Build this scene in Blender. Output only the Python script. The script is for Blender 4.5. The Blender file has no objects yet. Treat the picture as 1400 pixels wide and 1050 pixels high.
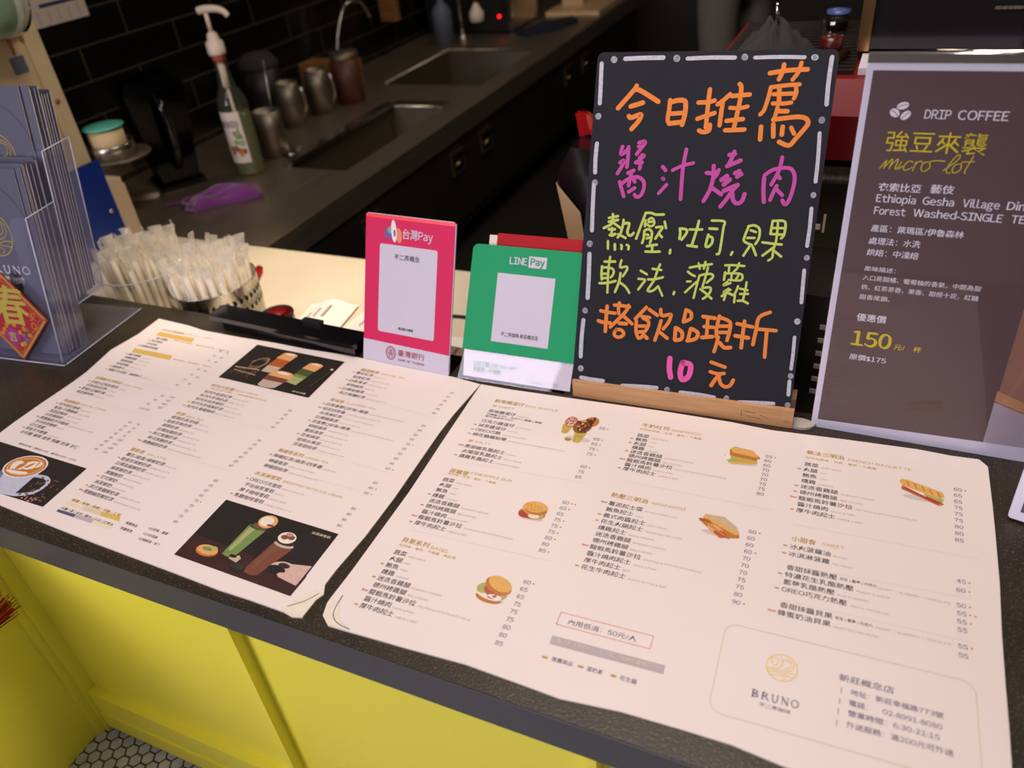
import bpy, math, random
from mathutils import Matrix, Vector
random.seed(7)
C = bpy.context.scene.collection
S = bpy.context.scene
ZC = 0.580                      # height of the front counter top above the floor
ZB = ZC - 0.08                  # height of the lower worktops behind it

# ------------------------------------------------------------------ camera, light, exposure
cam = bpy.data.cameras.new('camera')
cam.sensor_width = 36.0
cam.lens = 36.0 * 1072.5 / 1400
cam.clip_start = 0.02
cam.dof.use_dof = True
cam.dof.focus_distance = 1.12
cam.dof.aperture_fstop = 3.2
camo = bpy.data.objects.new('camera', cam)
C.objects.link(camo)
pit, rol, yaw = (math.radians(a) for a in (34.953, -6.684, -27.582))
d_ = Vector((math.sin(yaw) * math.cos(pit), math.cos(yaw) * math.cos(pit), -math.sin(pit)))
r_ = Vector((math.cos(yaw), -math.sin(yaw), 0))
u_ = r_.cross(d_)
r2 = r_ * math.cos(rol) + u_ * math.sin(rol)
u2 = u_ * math.cos(rol) - r_ * math.sin(rol)
camo.matrix_world = Matrix(((r2.x, u2.x, -d_.x, 0), (r2.y, u2.y, -d_.y, 0), (r2.z, u2.z, -d_.z, ZC + 0.75), (0, 0, 0, 1)))
S.camera = camo
S.view_settings.view_transform = 'Standard'
S.view_settings.look = 'None'
S.view_settings.exposure = 0.0
S.view_settings.gamma = 1.0
S.view_settings.use_curve_mapping = False
S.cycles.transparent_max_bounces = 32
S.cycles.diffuse_bounces = 8

w = bpy.data.worlds.new('world')
S.world = w
w.use_nodes = True
w.node_tree.nodes['Background'].inputs[0].default_value = (1.0, 0.86, 0.68, 1)
w.node_tree.nodes['Background'].inputs[1].default_value = 0.018

def lamp(name, kind, loc, target, power, color, size=1.0, size_y=None, spot=60, blend=.5):
    l = bpy.data.lights.new(name, kind)
    l.energy = power
    l.color = color
    if kind == 'AREA':
        l.shape = 'RECTANGLE' if size_y else 'DISK'
        l.size = size
        if size_y:
            l.size_y = size_y
    else:
        l.shadow_soft_size = size
    if kind == 'SPOT':
        l.spot_size = math.radians(spot)
        l.spot_blend = blend
    o = bpy.data.objects.new(name, l)
    o.location = loc
    o.rotation_euler = (Vector(target) - Vector(loc)).to_track_quat('-Z', 'Y').to_euler()
    C.objects.link(o)
    return o
lamp('hall_light', 'AREA', (-1.2, -1.2, 2.75), (-0.5, 0.8, 0.6), 17, (1.0, 0.91, 0.97), 1.2, 0.8)
lamp('shopfront_light', 'AREA', (-2.05, -1.9, 1.52), (-0.35, 0.6, 0.5), 61, (0.94, 0.86, 1.0), 1.4, 1.1)
lamp('counter_downlight', 'AREA', (-0.30, 0.88, 2.55), (-0.30, 0.84, 0.5), 28, (1.0, 0.87, 0.78), 0.8, 0.4)
lamp('bar_spotlight', 'SPOT', (-1.05, 1.35, 2.5), (-1.25, 1.22, 0.5), 108, (1.0, 0.82, 0.62), 0.05, spot=27, blend=.9)
lamp('right_fill_light', 'AREA', (1.1, -2.0, 2.3), (-0.2, 0.7, 0.5), 5, (0.92, 0.88, 1.0), 0.9, 0.6)  # added off-frame fill for the poster and yellow side, not a fixture
lamp('kitchen_light', 'AREA', (-0.95, 3.1, 2.7), (-1.3, 3.0, 0.5), 9, (1.0, 0.80, 0.58), 0.5)

# ------------------------------------------------------------------ materials
M = {}
def nodes(m):
    m.use_nodes = True
    nt = m.node_tree
    return nt, nt.nodes, nt.links, nt.nodes['Principled BSDF']
def lin(c):
    return tuple(((x / 255) / 12.92 if x / 255 <= .04045 else ((x / 255 + .055) / 1.055) ** 2.4) for x in c) + (1,)
def mat(name, rgb, rough=.5, metal=0.0, noise=0.0, scale=40.0, bump=0.0, bscale=None, spec=.5, coat=0.0, emit=0.0, trans=0.0, alpha=1.0, sheen=0.0):
    """plain procedural surface: colour broken up by noise, optional bump"""
    m = bpy.data.materials.new(name)
    nt, N, L, b = nodes(m)
    col = lin(rgb)
    b.inputs['Base Color'].default_value = col
    b.inputs['Roughness'].default_value = rough
    b.inputs['Metallic'].default_value = metal
    b.inputs['Specular IOR Level'].default_value = spec
    b.inputs['Coat Weight'].default_value = coat
    b.inputs['Coat Roughness'].default_value = .08
    b.inputs['Transmission Weight'].default_value = trans
    b.inputs['Alpha'].default_value = alpha
    b.inputs['Sheen Weight'].default_value = sheen
    if emit:
        b.inputs['Emission Color'].default_value = col
        b.inputs['Emission Strength'].default_value = emit
    if noise or bump:
        tc = N.new('ShaderNodeTexCoord')
    if noise:
        n = N.new('ShaderNodeTexNoise')
        n.inputs['Scale'].default_value = scale
        n.inputs['Detail'].default_value = 4
        L.new(tc.outputs['Object'], n.inputs['Vector'])
        r = N.new('ShaderNodeMapRange')
        r.inputs['To Min'].default_value = 1 - noise
        r.inputs['To Max'].default_value = 1 + noise
        L.new(n.outputs['Fac'], r.inputs['Value'])
        h = N.new('ShaderNodeHueSaturation')
        h.inputs['Color'].default_value = col
        L.new(r.outputs[0], h.inputs['Value'])
        L.new(h.outputs[0], b.inputs['Base Color'])
    if bump:
        n2 = N.new('ShaderNodeTexNoise')
        n2.inputs['Scale'].default_value = bscale or scale
        n2.inputs['Detail'].default_value = 3
        L.new(tc.outputs['Object'], n2.inputs['Vector'])
        bp = N.new('ShaderNodeBump')
        bp.inputs['Strength'].default_value = bump
        bp.inputs['Distance'].default_value = .002
        L.new(n2.outputs['Fac'], bp.inputs['Height'])
        L.new(bp.outputs[0], b.inputs['Normal'])
    M[name] = m
    return m
def clear(name, tint=(1, 1, 1), gloss=1.0, rough=.03, body=0.0, body_rgb=(230, 230, 235)):
    """thin clear plastic: transparent sheet with Fresnel reflection, optionally a little milky"""
    m = bpy.data.materials.new(name)
    m.use_nodes = True
    N, L = m.node_tree.nodes, m.node_tree.links
    N.remove(N['Principled BSDF'])
    out = N['Material Output']
    t = N.new('ShaderNodeBsdfTransparent')
    t.inputs[0].default_value = (*tint, 1)
    g = N.new('ShaderNodeBsdfGlossy')
    g.inputs['Roughness'].default_value = rough
    f = N.new('ShaderNodeFresnel')
    f.inputs[0].default_value = 1.45
    mx = N.new('ShaderNodeMixShader')
    mul = N.new('ShaderNodeMath'); mul.operation = 'MULTIPLY'; mul.inputs[1].default_value = gloss
    geo = N.new('ShaderNodeNewGeometry')          # reflect once, at the outer face only
    fr_ = N.new('ShaderNodeMath'); fr_.operation = 'SUBTRACT'; fr_.inputs[0].default_value = 1
    L.new(geo.outputs['Backfacing'], fr_.inputs[1])
    m3 = N.new('ShaderNodeMath'); m3.operation = 'MULTIPLY'; m3.use_clamp = True
    L.new(f.outputs[0], mul.inputs[0]); L.new(mul.outputs[0], m3.inputs[0]); L.new(fr_.outputs[0], m3.inputs[1]); L.new(m3.outputs[0], mx.inputs[0])
    base = t
    N.new('ShaderNodeBsdfTranslucent').name = 'through'
    if body:
        df = N.new('ShaderNodeBsdfDiffuse')
        df.inputs[0].default_value = lin(body_rgb)
        m2 = N.new('ShaderNodeMixShader')
        m2.inputs[0].default_value = body
        thr = N['through']; thr.inputs[0].default_value = lin(body_rgb)
        both = N.new('ShaderNodeMixShader'); both.inputs[0].default_value = .55
        L.new(df.outputs[0], both.inputs[1]); L.new(thr.outputs[0], both.inputs[2])
        L.new(t.outputs[0], m2.inputs[1]); L.new(both.outputs[0], m2.inputs[2])
        base = m2
    L.new(base.outputs[0], mx.inputs[1]); L.new(g.outputs[0], mx.inputs[2])
    L.new(mx.outputs[0], out.inputs['Surface'])
    M[name] = m
    return m
def hex_floor(name):
    """flat-topped hexagon mosaic, grey-white tiles with dark grout"""
    m = bpy.data.materials.new(name)
    nt, N, L, b = nodes(m)
    tc = N.new('ShaderNodeTexCoord')
    sx = N.new('ShaderNodeSeparateXYZ')
    L.new(tc.outputs['Object'], sx.inputs[0])
    A = 0.0135                                   # side of a hexagon
    def mth(op, a, b_=None):
        n = N.new('ShaderNodeMath'); n.operation = op
        for i, v in enumerate((a, b_)):
            if v is None: continue
            if isinstance(v, (int, float)): n.inputs[i].default_value = v
            else: L.new(v, n.inputs[i])
        return n.outputs[0]
    px, py = 3 * A, math.sqrt(3) * A
    def cell(ox, oy):
        x = mth('SUBTRACT', mth('FLOORED_MODULO', mth('ADD', sx.outputs['X'], ox + 50 * px), px), px / 2)
        y = mth('SUBTRACT', mth('FLOORED_MODULO', mth('ADD', sx.outputs['Y'], oy + 50 * py), py), py / 2)
        ax, ay = mth('ABSOLUTE', x), mth('ABSOLUTE', y)
        return mth('MAXIMUM', ay, mth('ADD', mth('MULTIPLY', ax, math.sqrt(3) / 2), mth('MULTIPLY', ay, .5)))
    d = mth('MINIMUM', cell(0, 0), cell(px / 2, py / 2))
    g = mth('GREATER_THAN', d, A * math.sqrt(3) / 2 - .0016)
    mx = N.new('ShaderNodeMixRGB')
    L.new(g, mx.inputs[0])
    ns = N.new('ShaderNodeTexNoise'); ns.inputs['Scale'].default_value = 30
    L.new(tc.outputs['Object'], ns.inputs['Vector'])
    cr = N.new('ShaderNodeValToRGB')
    cr.color_ramp.elements[0].color = lin((150, 150, 155)); cr.color_ramp.elements[1].color = lin((215, 215, 220))
    L.new(ns.outputs['Fac'], cr.inputs[0]); L.new(cr.outputs[0], mx.inputs[1])
    mx.inputs[2].default_value = lin((38, 34, 32))
    L.new(mx.outputs[0], b.inputs['Base Color'])
    b.inputs['Roughness'].default_value = .35
    M[name] = m
def wall_tile(name):
    """black running-bond wall tiles with thin warm grout; object X runs along the wall, Y up it"""
    m = bpy.data.materials.new(name)
    nt, N, L, b = nodes(m)
    tc = N.new('ShaderNodeTexCoord')
    sp = N.new('ShaderNodeSeparateXYZ'); cb = N.new('ShaderNodeCombineXYZ')
    L.new(tc.outputs['Object'], sp.inputs[0])
    L.new(sp.outputs['Y'], cb.inputs['X']); L.new(sp.outputs['Z'], cb.inputs['Y'])
    mp = N.new('ShaderNodeMapping')
    mp.inputs['Location'].default_value = (.0, -.024, 0)
    L.new(cb.outputs[0], mp.inputs['Vector'])
    br = N.new('ShaderNodeTexBrick')
    br.offset = .5
    br.inputs['Color1'].default_value = lin((12, 12, 11)); br.inputs['Color2'].default_value = lin((16, 15, 14))
    br.inputs['Mortar'].default_value = lin((74, 66, 54))
    br.inputs['Scale'].default_value = 1
    br.inputs['Mortar Size'].default_value = .0025
    br.inputs['Brick Width'].default_value = .40
    br.inputs['Row Height'].default_value = .099
    L.new(mp.outputs[0], br.inputs['Vector'])
    L.new(br.outputs['Color'], b.inputs['Base Color'])
    b.inputs['Roughness'].default_value = .22
    M[name] = m
def worktop_mat(name):
    m = bpy.data.materials.new(name)
    nt, N, L, b = nodes(m)
    tc = N.new('ShaderNodeTexCoord')
    n = N.new('ShaderNodeTexNoise'); n.inputs['Scale'].default_value = 9; n.inputs['Detail'].default_value = 8
    n3 = N.new('ShaderNodeTexNoise'); n3.inputs['Scale'].default_value = 330; n3.inputs['Detail'].default_value = 2
    L.new(tc.outputs['Object'], n.inputs['Vector']); L.new(tc.outputs['Object'], n3.inputs['Vector'])
    cr = N.new('ShaderNodeValToRGB')
    cr.color_ramp.elements[0].color = lin((30, 26, 21)); cr.color_ramp.elements[0].position = .3
    cr.color_ramp.elements[1].color = lin((56, 46, 33)); cr.color_ramp.elements[1].position = .75
    L.new(n.outputs['Fac'], cr.inputs[0])
    sp = N.new('ShaderNodeMapRange'); sp.inputs['From Min'].default_value = .58; sp.inputs['From Max'].default_value = .72
    L.new(n3.outputs['Fac'], sp.inputs['Value'])
    mxc = N.new('ShaderNodeMixRGB'); mxc.inputs[2].default_value = lin((104, 84, 56))
    L.new(sp.outputs[0], mxc.inputs[0]); L.new(cr.outputs[0], mxc.inputs[1]); L.new(mxc.outputs[0], b.inputs['Base Color'])
    bp = N.new('ShaderNodeBump'); bp.inputs['Strength'].default_value = .5; bp.inputs['Distance'].default_value = .0008
    L.new(n3.outputs['Fac'], bp.inputs['Height']); L.new(bp.outputs[0], b.inputs['Normal'])
    b.inputs['Roughness'].default_value = .42
    M[name] = m
def brushed(name, rgb, rough=.3, axis=1):
    m = bpy.data.materials.new(name)
    nt, N, L, b = nodes(m)
    tc = N.new('ShaderNodeTexCoord'); mp = N.new('ShaderNodeMapping')
    sc = [260, 260, 260]; sc[axis] = 4
    mp.inputs['Scale'].default_value = sc
    n = N.new('ShaderNodeTexNoise'); n.inputs['Scale'].default_value = 1
    L.new(tc.outputs['Object'], mp.inputs['Vector']); L.new(mp.outputs[0], n.inputs['Vector'])
    r = N.new('ShaderNodeMapRange'); r.inputs['To Min'].default_value = rough - .08; r.inputs['To Max'].default_value = rough + .12
    L.new(n.outputs['Fac'], r.inputs['Value']); L.new(r.outputs[0], b.inputs['Roughness'])
    b.inputs['Base Color'].default_value = lin(rgb); b.inputs['Metallic'].default_value = 1
    M[name] = m
def wood(name, a, c):
    m = bpy.data.materials.new(name)
    nt, N, L, b = nodes(m)
    tc = N.new('ShaderNodeTexCoord'); mp = N.new('ShaderNodeMapping')
    mp.inputs['Scale'].default_value = (6, 60, 60)
    n = N.new('ShaderNodeTexNoise'); n.inputs['Scale'].default_value = 2; n.inputs['Detail'].default_value = 5
    L.new(tc.outputs['Object'], mp.inputs['Vector']); L.new(mp.outputs[0], n.inputs['Vector'])
    cr = N.new('ShaderNodeValToRGB')
    cr.color_ramp.elements[0].color = lin(a); cr.color_ramp.elements[0].position = .3
    cr.color_ramp.elements[1].color = lin(c); cr.color_ramp.elements[1].position = .7
    L.new(n.outputs['Fac'], cr.inputs[0]); L.new(cr.outputs[0], b.inputs['Base Color'])
    b.inputs['Roughness'].default_value = .45
    M[name] = m
# ------------------------------------------------------------------ mesh helpers
_gcache = {}
def glyph(ch):
    """outline of one character as a flat mesh; plain letters and digits use the wide gothic forms"""
    if ch not in _gcache:
        c = bpy.data.curves.new('t', 'FONT')
        c.body = chr(ord(ch) + 0xFEE0) if ch.isascii() and ch.isalnum() else ch
        c.resolution_u = 3 if ch.isascii() else 1
        o = bpy.data.objects.new('t', c)
        C.objects.link(o)
        dg = bpy.context.evaluated_depsgraph_get()
        me = bpy.data.meshes.new_from_object(o.evaluated_get(dg))
        vs = [(v.co.x, v.co.y) for v in me.vertices]
        fs = []
        for p in me.polygons:           # keep every letter facing out of the sheet
            f = tuple(p.vertices)
            ar = sum(vs[f[i]][0] * vs[f[(i + 1) % len(f)]][1] - vs[f[(i + 1) % len(f)]][0] * vs[f[i]][1] for i in range(len(f)))
            fs.append(f if ar > 0 else f[::-1])
        bpy.data.objects.remove(o); bpy.data.curves.remove(c); bpy.data.meshes.remove(me)
        _gcache[ch] = (vs, fs)
    return _gcache[ch]
def text_geo(s):
    V, F, x = [], [], 0.0
    for ch in s:
        vs, fs = glyph(ch) if ch not in ' \u3000' else ([], [])
        if ch == ' ': x += .34; continue
        if ord(ch) < 0x2000 and vs:     # proportional spacing
            x0 = min(p[0] for p in vs); x1 = max(p[0] for p in vs)
            k = len(V); V += [(p[0] - x0 + x + .045, p[1]) for p in vs]; F += [tuple(k + i for i in f) for f in fs]
            x += x1 - x0 + .09
        else:
            k = len(V); V += [(p[0] + x, p[1]) for p in vs]; F += [tuple(k + i for i in f) for f in fs]
            x += 1.0
    return V, F
def smooth_path(pts, n=4):
    if len(pts) < 3: return [tuple(p) for p in pts]
    P = [pts[0]] + list(pts) + [pts[-1]]
    out = []
    for i in range(1, len(P) - 2):
        for k in range(n):
            t = k / n
            out.append(tuple(.5 * (2 * P[i][j] + (P[i + 1][j] - P[i - 1][j]) * t + (2 * P[i - 1][j] - 5 * P[i][j] + 4 * P[i + 1][j] - P[i + 2][j]) * t * t + (3 * P[i][j] - P[i - 1][j] - 3 * P[i + 1][j] + P[i + 2][j]) * t ** 3) for j in range(len(P[i]))))
    out.append(tuple(pts[-1]))
    return out
class MB:
    def __init__(s): s.v = []; s.f = []; s.m = []; s.sm = []
    def add(s, vs, fs, mi=0, smooth=False, mx=None):
        b = len(s.v)
        s.v += [tuple(mx @ Vector(p)) for p in vs] if mx else [tuple(p) for p in vs]
        s.f += [tuple(b + i for i in f) for f in fs]
        s.m += [mi] * len(fs); s.sm += [smooth] * len(fs)
        return s
    def box(s, x0, x1, y0, y1, z0, z1, mi=0, mx=None):
        return s.add([(x0, y0, z0), (x1, y0, z0), (x1, y1, z0), (x0, y1, z0), (x0, y0, z1), (x1, y0, z1), (x1, y1, z1), (x0, y1, z1)],
                     [(0, 3, 2, 1), (4, 5, 6, 7), (0, 1, 5, 4), (1, 2, 6, 5), (2, 3, 7, 6), (3, 0, 4, 7)], mi, False, mx)
    def hexa(s, lo, hi, mi=0, mx=None):
        """solid between two quads listed counter-clockwise from above"""
        return s.add(list(lo) + list(hi), [(3, 2, 1, 0), (4, 5, 6, 7), (0, 1, 5, 4), (1, 2, 6, 5), (2, 3, 7, 6), (3, 0, 4, 7)], mi, False, mx)
    def prism(s, poly, z0, z1, mi=0, mx=None):
        a = sum(poly[i][0] * poly[(i + 1) % len(poly)][1] - poly[(i + 1) % len(poly)][0] * poly[i][1] for i in range(len(poly)))
        if a < 0: poly = poly[::-1]
        n = len(poly)
        return s.add([(x, y, z0) for x, y in poly] + [(x, y, z1) for x, y in poly],
                     [tuple(range(n - 1, -1, -1)), tuple(range(n, 2 * n))] + [(i, (i + 1) % n, n + (i + 1) % n, n + i) for i in range(n)], mi, False, mx)
    def flat(s, poly, z, mi=0, mx=None):
        a = sum(poly[i][0] * poly[(i + 1) % len(poly)][1] - poly[(i + 1) % len(poly)][0] * poly[i][1] for i in range(len(poly)))
        if a < 0: poly = poly[::-1]
        return s.add([(x, y, z) for x, y in poly], [tuple(range(len(poly)))], mi, False, mx)
    def rrect(s, x0, x1, y0, y1, r, z0, z1=None, mi=0, mx=None, seg=5):
        p = rr(x0, x1, y0, y1, r, seg)
        return s.flat(p, z0, mi, mx) if z1 is None else s.prism(p, z0, z1, mi, mx)
    def lathe(s, prof, cx=0, cy=0, cz=0, seg=24, mi=0, mx=None, smooth=True):
        vs = []; fs = []
        for r, z in prof:
            for k in range(seg):
                a = 2 * math.pi * k / seg
                vs.append((cx + r * math.cos(a), cy + r * math.sin(a), cz + z))
        for i in range(len(prof) - 1):
            for k in range(seg):
                k2 = (k + 1) % seg
                fs.append((i * seg + k, i * seg + k2, (i + 1) * seg + k2, (i + 1) * seg + k))
        return s.add(vs, fs, mi, smooth, mx)
    def tube(s, path, r, seg=8, mi=0, mx=None, caps=True, smooth=True):
        path = [Vector(p) for p in path]; n = len(path)
        rs = r if isinstance(r, (list, tuple)) else [r] * n
        vs = []; fs = []; up = None
        for i, p in enumerate(path):
            t = (path[min(i + 1, n - 1)] - path[max(i - 1, 0)]).normalized()
            if up is None: up = t.orthogonal().normalized()
            else: up = (up - t * up.dot(t)).normalized()
            sd = t.cross(up)
            for k in range(seg):
                a = 2 * math.pi * k / seg
                vs.append(p + (up * math.cos(a) + sd * math.sin(a)) * rs[i])
        for i in range(n - 1):
            for k in range(seg):
                k2 = (k + 1) % seg
                fs.append((i * seg + k, i * seg + k2, (i + 1) * seg + k2, (i + 1) * seg + k))
        if caps: fs += [tuple(range(seg - 1, -1, -1)), tuple(range((n - 1) * seg, n * seg))]
        return s.add(vs, fs, mi, smooth, mx)
    def disc(s, x, y, rx, ry, z, mi=0, rot=0, seg=16, mx=None):
        c, q = math.cos(rot), math.sin(rot)
        return s.add([(x + rx * math.cos(a) * c - ry * math.sin(a) * q, y + rx * math.cos(a) * q + ry * math.sin(a) * c, z) for a in (2 * math.pi * k / seg for k in range(seg))], [tuple(range(seg))], mi, False, mx)
    def stroke(s, pts, width, z, mi=0, sm=4, taper=0.0, mx=None):
        """flat brush stroke with round ends lying at height z"""
        P = smooth_path(pts, sm)
        n = len(P)
        if n == 1 or max(abs(P[0][0] - P[-1][0]), abs(P[0][1] - P[-1][1])) < 1e-6 and n < 3:
            return s.disc(P[0][0], P[0][1], width / 2, width / 2, z, mi)
        h = width / 2
        Lp, Rp = [], []
        for i, p in enumerate(P):
            a, b = P[max(i - 1, 0)], P[min(i + 1, n - 1)]
            dx, dy = b[0] - a[0], b[1] - a[1]
            l = math.hypot(dx, dy) or 1e-9
            nx, ny = -dy / l, dx / l
            k = h * (1 - taper * (i / (n - 1)))
            Lp.append((p[0] + nx * k, p[1] + ny * k, z)); Rp.append((p[0] - nx * k, p[1] - ny * k, z))
        s.add(Lp + Rp, [(n + i, n + i + 1, i + 1, i) for i in range(n - 1)], mi, False, mx)
        s.disc(P[0][0], P[0][1], h, h, z + 1e-5, mi, 0, 10, mx)
        s.disc(P[-1][0], P[-1][1], h * (1 - taper), h * (1 - taper), z + 1e-5, mi, 0, 10, mx)
        return s
    def text(s, t, x, y, size, z=0.0, width=0, mi=0, bold=0.0, mx=None, mid=.36, slant=0.0, align='L'):
        """lettering lying on the sheet, left end at x, mid-height at y"""
        vs, fs = text_geo(t)
        if not vs: return s
        if bold:                        # heavier face: the letter printed twice, a hair apart
            n = len(vs)
            vs = [(p[0] - bold, p[1] + bold * .5) for p in vs] + [(p[0] + bold, p[1] - bold * .5) for p in vs]
            fs = fs + [tuple(i + n for i in f) for f in fs]
        x0 = min(p[0] for p in vs); x1 = max(p[0] for p in vs)
        k = width / ((x1 - x0) * size) if width else 1
        off = {'L': x0, 'C': (x0 + x1) / 2, 'R': x1}[align]
        return s.add([(x + (p[0] - off) * size * k + slant * (p[1] - mid) * size, y + (p[1] - mid) * size, z + (1e-5 if bold and i >= len(vs) // 2 else 0)) for i, p in enumerate(vs)], fs, mi, False, mx)
    def build(s, name, mats, parent=None, world=False, auto=False):
        me = bpy.data.meshes.new(name)
        vs = s.v
        if world and parent is not None:
            inv = parent.matrix_world.inverted()
            vs = [tuple(inv @ Vector(p)) for p in vs]
        me.from_pydata(vs, [], s.f)
        for m in (mats if isinstance(mats, (list, tuple)) else [mats]):
            me.materials.append(M[m])
        me.polygons.foreach_set('material_index', s.m)
        me.polygons.foreach_set('use_smooth', s.sm)
        me.update()
        o = bpy.data.objects.new(name, me)
        C.objects.link(o)
        if parent is not None: o.parent = parent
        return o
def rr(x0, x1, y0, y1, r, seg=5):
    p = []
    for cx, cy, a0 in ((x1 - r, y1 - r, 0), (x0 + r, y1 - r, 90), (x0 + r, y0 + r, 180), (x1 - r, y0 + r, 270)):
        for k in range(seg + 1):
            a = math.radians(a0 + 90 * k / seg)
            p.append((cx + r * math.cos(a), cy + r * math.sin(a)))
    return p
def tag(o, label=None, cat=None, group=None, kind=None):
    if label: o['label'] = label
    if cat: o['category'] = cat
    if group: o['group'] = group
    if kind: o['kind'] = kind
    return o
def thing(name, label, cat, loc=(0, 0, 0), rotz=0.0, group=None, matrix=None):
    o = bpy.data.objects.new(name, None)
    o.empty_display_size = .05
    C.objects.link(o)
    if matrix is not None: o.matrix_world = matrix
    else: o.matrix_world = Matrix.Translation(loc) @ Matrix.Rotation(rotz, 4, 'Z')
    return tag(o, label, cat, group)
def panel(x, y, yaw_deg, lean_deg, z=0.0):
    """frame of a leaning sign: x along it, y up it, z towards the customer"""
    a, l = math.radians(yaw_deg), math.radians(lean_deg)
    u = Vector((math.cos(a), math.sin(a), 0)); n0 = Vector((math.sin(a), -math.cos(a), 0))
    wv = Vector((0, 0, 1)) * math.cos(l) - n0 * math.sin(l)
    n = u.cross(wv)
    return Matrix(((u.x, wv.x, n.x, x), (u.y, wv.y, n.y, y), (u.z, wv.z, n.z, ZC + z), (0, 0, 0, 1)))
def dup(root, matrix, label=None, group=None):
    r = root.copy(); C.objects.link(r); r.matrix_world = matrix
    if label: r['label'] = label
    if group: r['group'] = group
    for ch in list(root.children):
        c = ch.copy(); C.objects.link(c); c.parent = r
        for g in list(ch.children):
            e = g.copy(); C.objects.link(e); e.parent = c
    return r
def emblem(mb, x, y, r, z, mi, wd, mx=None):
    """round coffee-bean emblem drawn with thin lines"""
    mb.stroke([(x + r * .95 * math.cos(a), y + r * math.sin(a)) for a in (2 * math.pi * k / 24 for k in range(25))], wd, z, mi, 1, 0, mx)
    for p in ([(-.72, .2), (-.6, .62), (-.3, .62), (-.28, .2), (-.5, .05), (-.62, .3)], [(-.15, .93), (-.02, .5), (-.05, .1), (-.35, -.15), (-.85, -.2)],
              [(-.02, .45), (.3, .72), (.68, .45), (.62, 0), (.25, -.2), (-.4, -.3), (-.85, -.38)], [(.2, .6), (.5, .5), (.45, .1), (.1, -.05)],
              [(-.8, -.52), (-.3, -.42), (.3, -.5), (.75, -.55)], [(-.6, -.72), (-.1, -.58), (.3, -.7), (.1, -.9)], [(.85, -.3), (.4, -.3), (.1, -.42)]):
        mb.stroke([(x + q[0] * r, y + q[1] * r) for q in p], wd * .8, z, mi, 3, 0, mx)
# ------------------------------------------------------------------ palette
hex_floor('hex_mosaic'); wall_tile('black_tile'); worktop_mat('dark_laminate')
mat('edge_laminate', (72, 73, 79), .4, noise=.06, scale=30)
mat('dark_floor', (30, 26, 22), .5, noise=.2, scale=8)
mat('dark_wall', (40, 33, 22), .7, noise=.15, scale=5)
mat('ceiling_black', (28, 26, 24), .8, noise=.1, scale=4)
mat('hall_wall', (150, 146, 146), .8, noise=.05, scale=3)
mat('yellow_paint', (250, 240, 78), .38, noise=.03, scale=6, bump=.04, bscale=160)
mat('groove_black', (24, 20, 12), .8, noise=.1)
mat('cream_worktop', (240, 226, 198), .22, noise=.03, scale=12)
brushed('steel_top', (176, 162, 144), .46, 1)
brushed('steel', (190, 184, 176), .26, 2); brushed('old_steel', (140, 130, 116), .5, 2)
brushed('dark_steel', (130, 120, 104), .55, 1)
mat('chrome', (225, 222, 215), .1, 1.0, noise=.02)
mat('gold_metal', (200, 160, 105), .25, 1.0, noise=.05)
mat('cabinet_dark', (34, 29, 22), .45, noise=.15, scale=14)
mat('paper', (241, 228, 222), .5, noise=.018, scale=14, bump=.05, bscale=9)
mat('paper_edge', (222, 214, 196), .7, noise=.08, scale=90)
mat('torn_paper', (236, 226, 204), .8, noise=.08, scale=120)
mat('ink_dark', (84, 73, 78), .6, noise=.05)
mat('ink_grey', (188, 175, 171), .6, noise=.05)
mat('ink_gold', (186, 146, 46), .55, noise=.05)
mat('ink_goldlight', (204, 170, 92), .55, noise=.05)
mat('ink_red', (206, 70, 66), .6, noise=.05)
mat('ink_redlight', (226, 160, 156), .6, noise=.05)
mat('ink_line', (228, 214, 209), .6, noise=.03)
mat('ink_violet', (92, 84, 120), .6, noise=.05)
mat('ink_bar', (190, 178, 184), .6, noise=.05)
mat('ink_bar_gold', (222, 184, 92), .6, noise=.06, scale=60)
mat('ink_cream', (238, 222, 186), .6, noise=.05)
mat('ink_tan', (224, 204, 176), .6, noise=.05)
mat('ink_emblem', (236, 206, 100), .6, noise=.05)
mat('photo_black', (44, 38, 35), .42, noise=.25, scale=60)
mat('photo_brown', (66, 42, 38), .42, noise=.3, scale=50)
mat('photo_mid', (58, 54, 50), .42, noise=.2, scale=50)
for n_, c_ in dict(foam=(232, 168, 108), amber=(184, 92, 44), milkglass=(200, 176, 160), green=(122, 146, 80), palegreen=(168, 176, 118), darkgreen=(76, 88, 48), choco=(126, 72, 58), beige=(206, 180, 150), cream=(238, 226, 206), skin=(214, 178, 166), crust=(196, 122, 54), crustlight=(228, 176, 92), waffle=(150, 84, 48), waffledark=(84, 46, 30), leaf=(176, 178, 98), meat=(190, 92, 70), tomato=(178, 62, 48), cupyellow=(200, 172, 74), white=(238, 234, 236), mug=(196, 196, 214), mugshade=(120, 118, 150), bean=(122, 84, 62), pink=(206, 140, 140), shadow=(214, 200, 198)).items():
    mat('pic_' + n_, c_, .5, noise=.18, scale=260)
mat('hot_pink', (206, 18, 84), .55, noise=.03, scale=8, spec=.3)
mat('edge_red', (240, 40, 50), .35, noise=.05)
mat('sign_white', (202, 196, 212), .6, noise=.02, spec=.3)
mat('sign_green', (14, 150, 96), .6, noise=.03, scale=8, spec=.3)
mat('sign_green_ink', (20, 142, 98), .5, noise=.04)
mat('ink_maroon', (150, 30, 56), .6, noise=.05)
mat('ink_black', (36, 34, 40), .6, noise=.05)
mat('logo_violet', (96, 60, 140), .4, noise=.1); mat('logo_orange', (222, 120, 60), .4, noise=.1); mat('logo_green', (110, 150, 110), .4, noise=.1); mat('logo_pearl', (226, 214, 220), .35, noise=.06)
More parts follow.
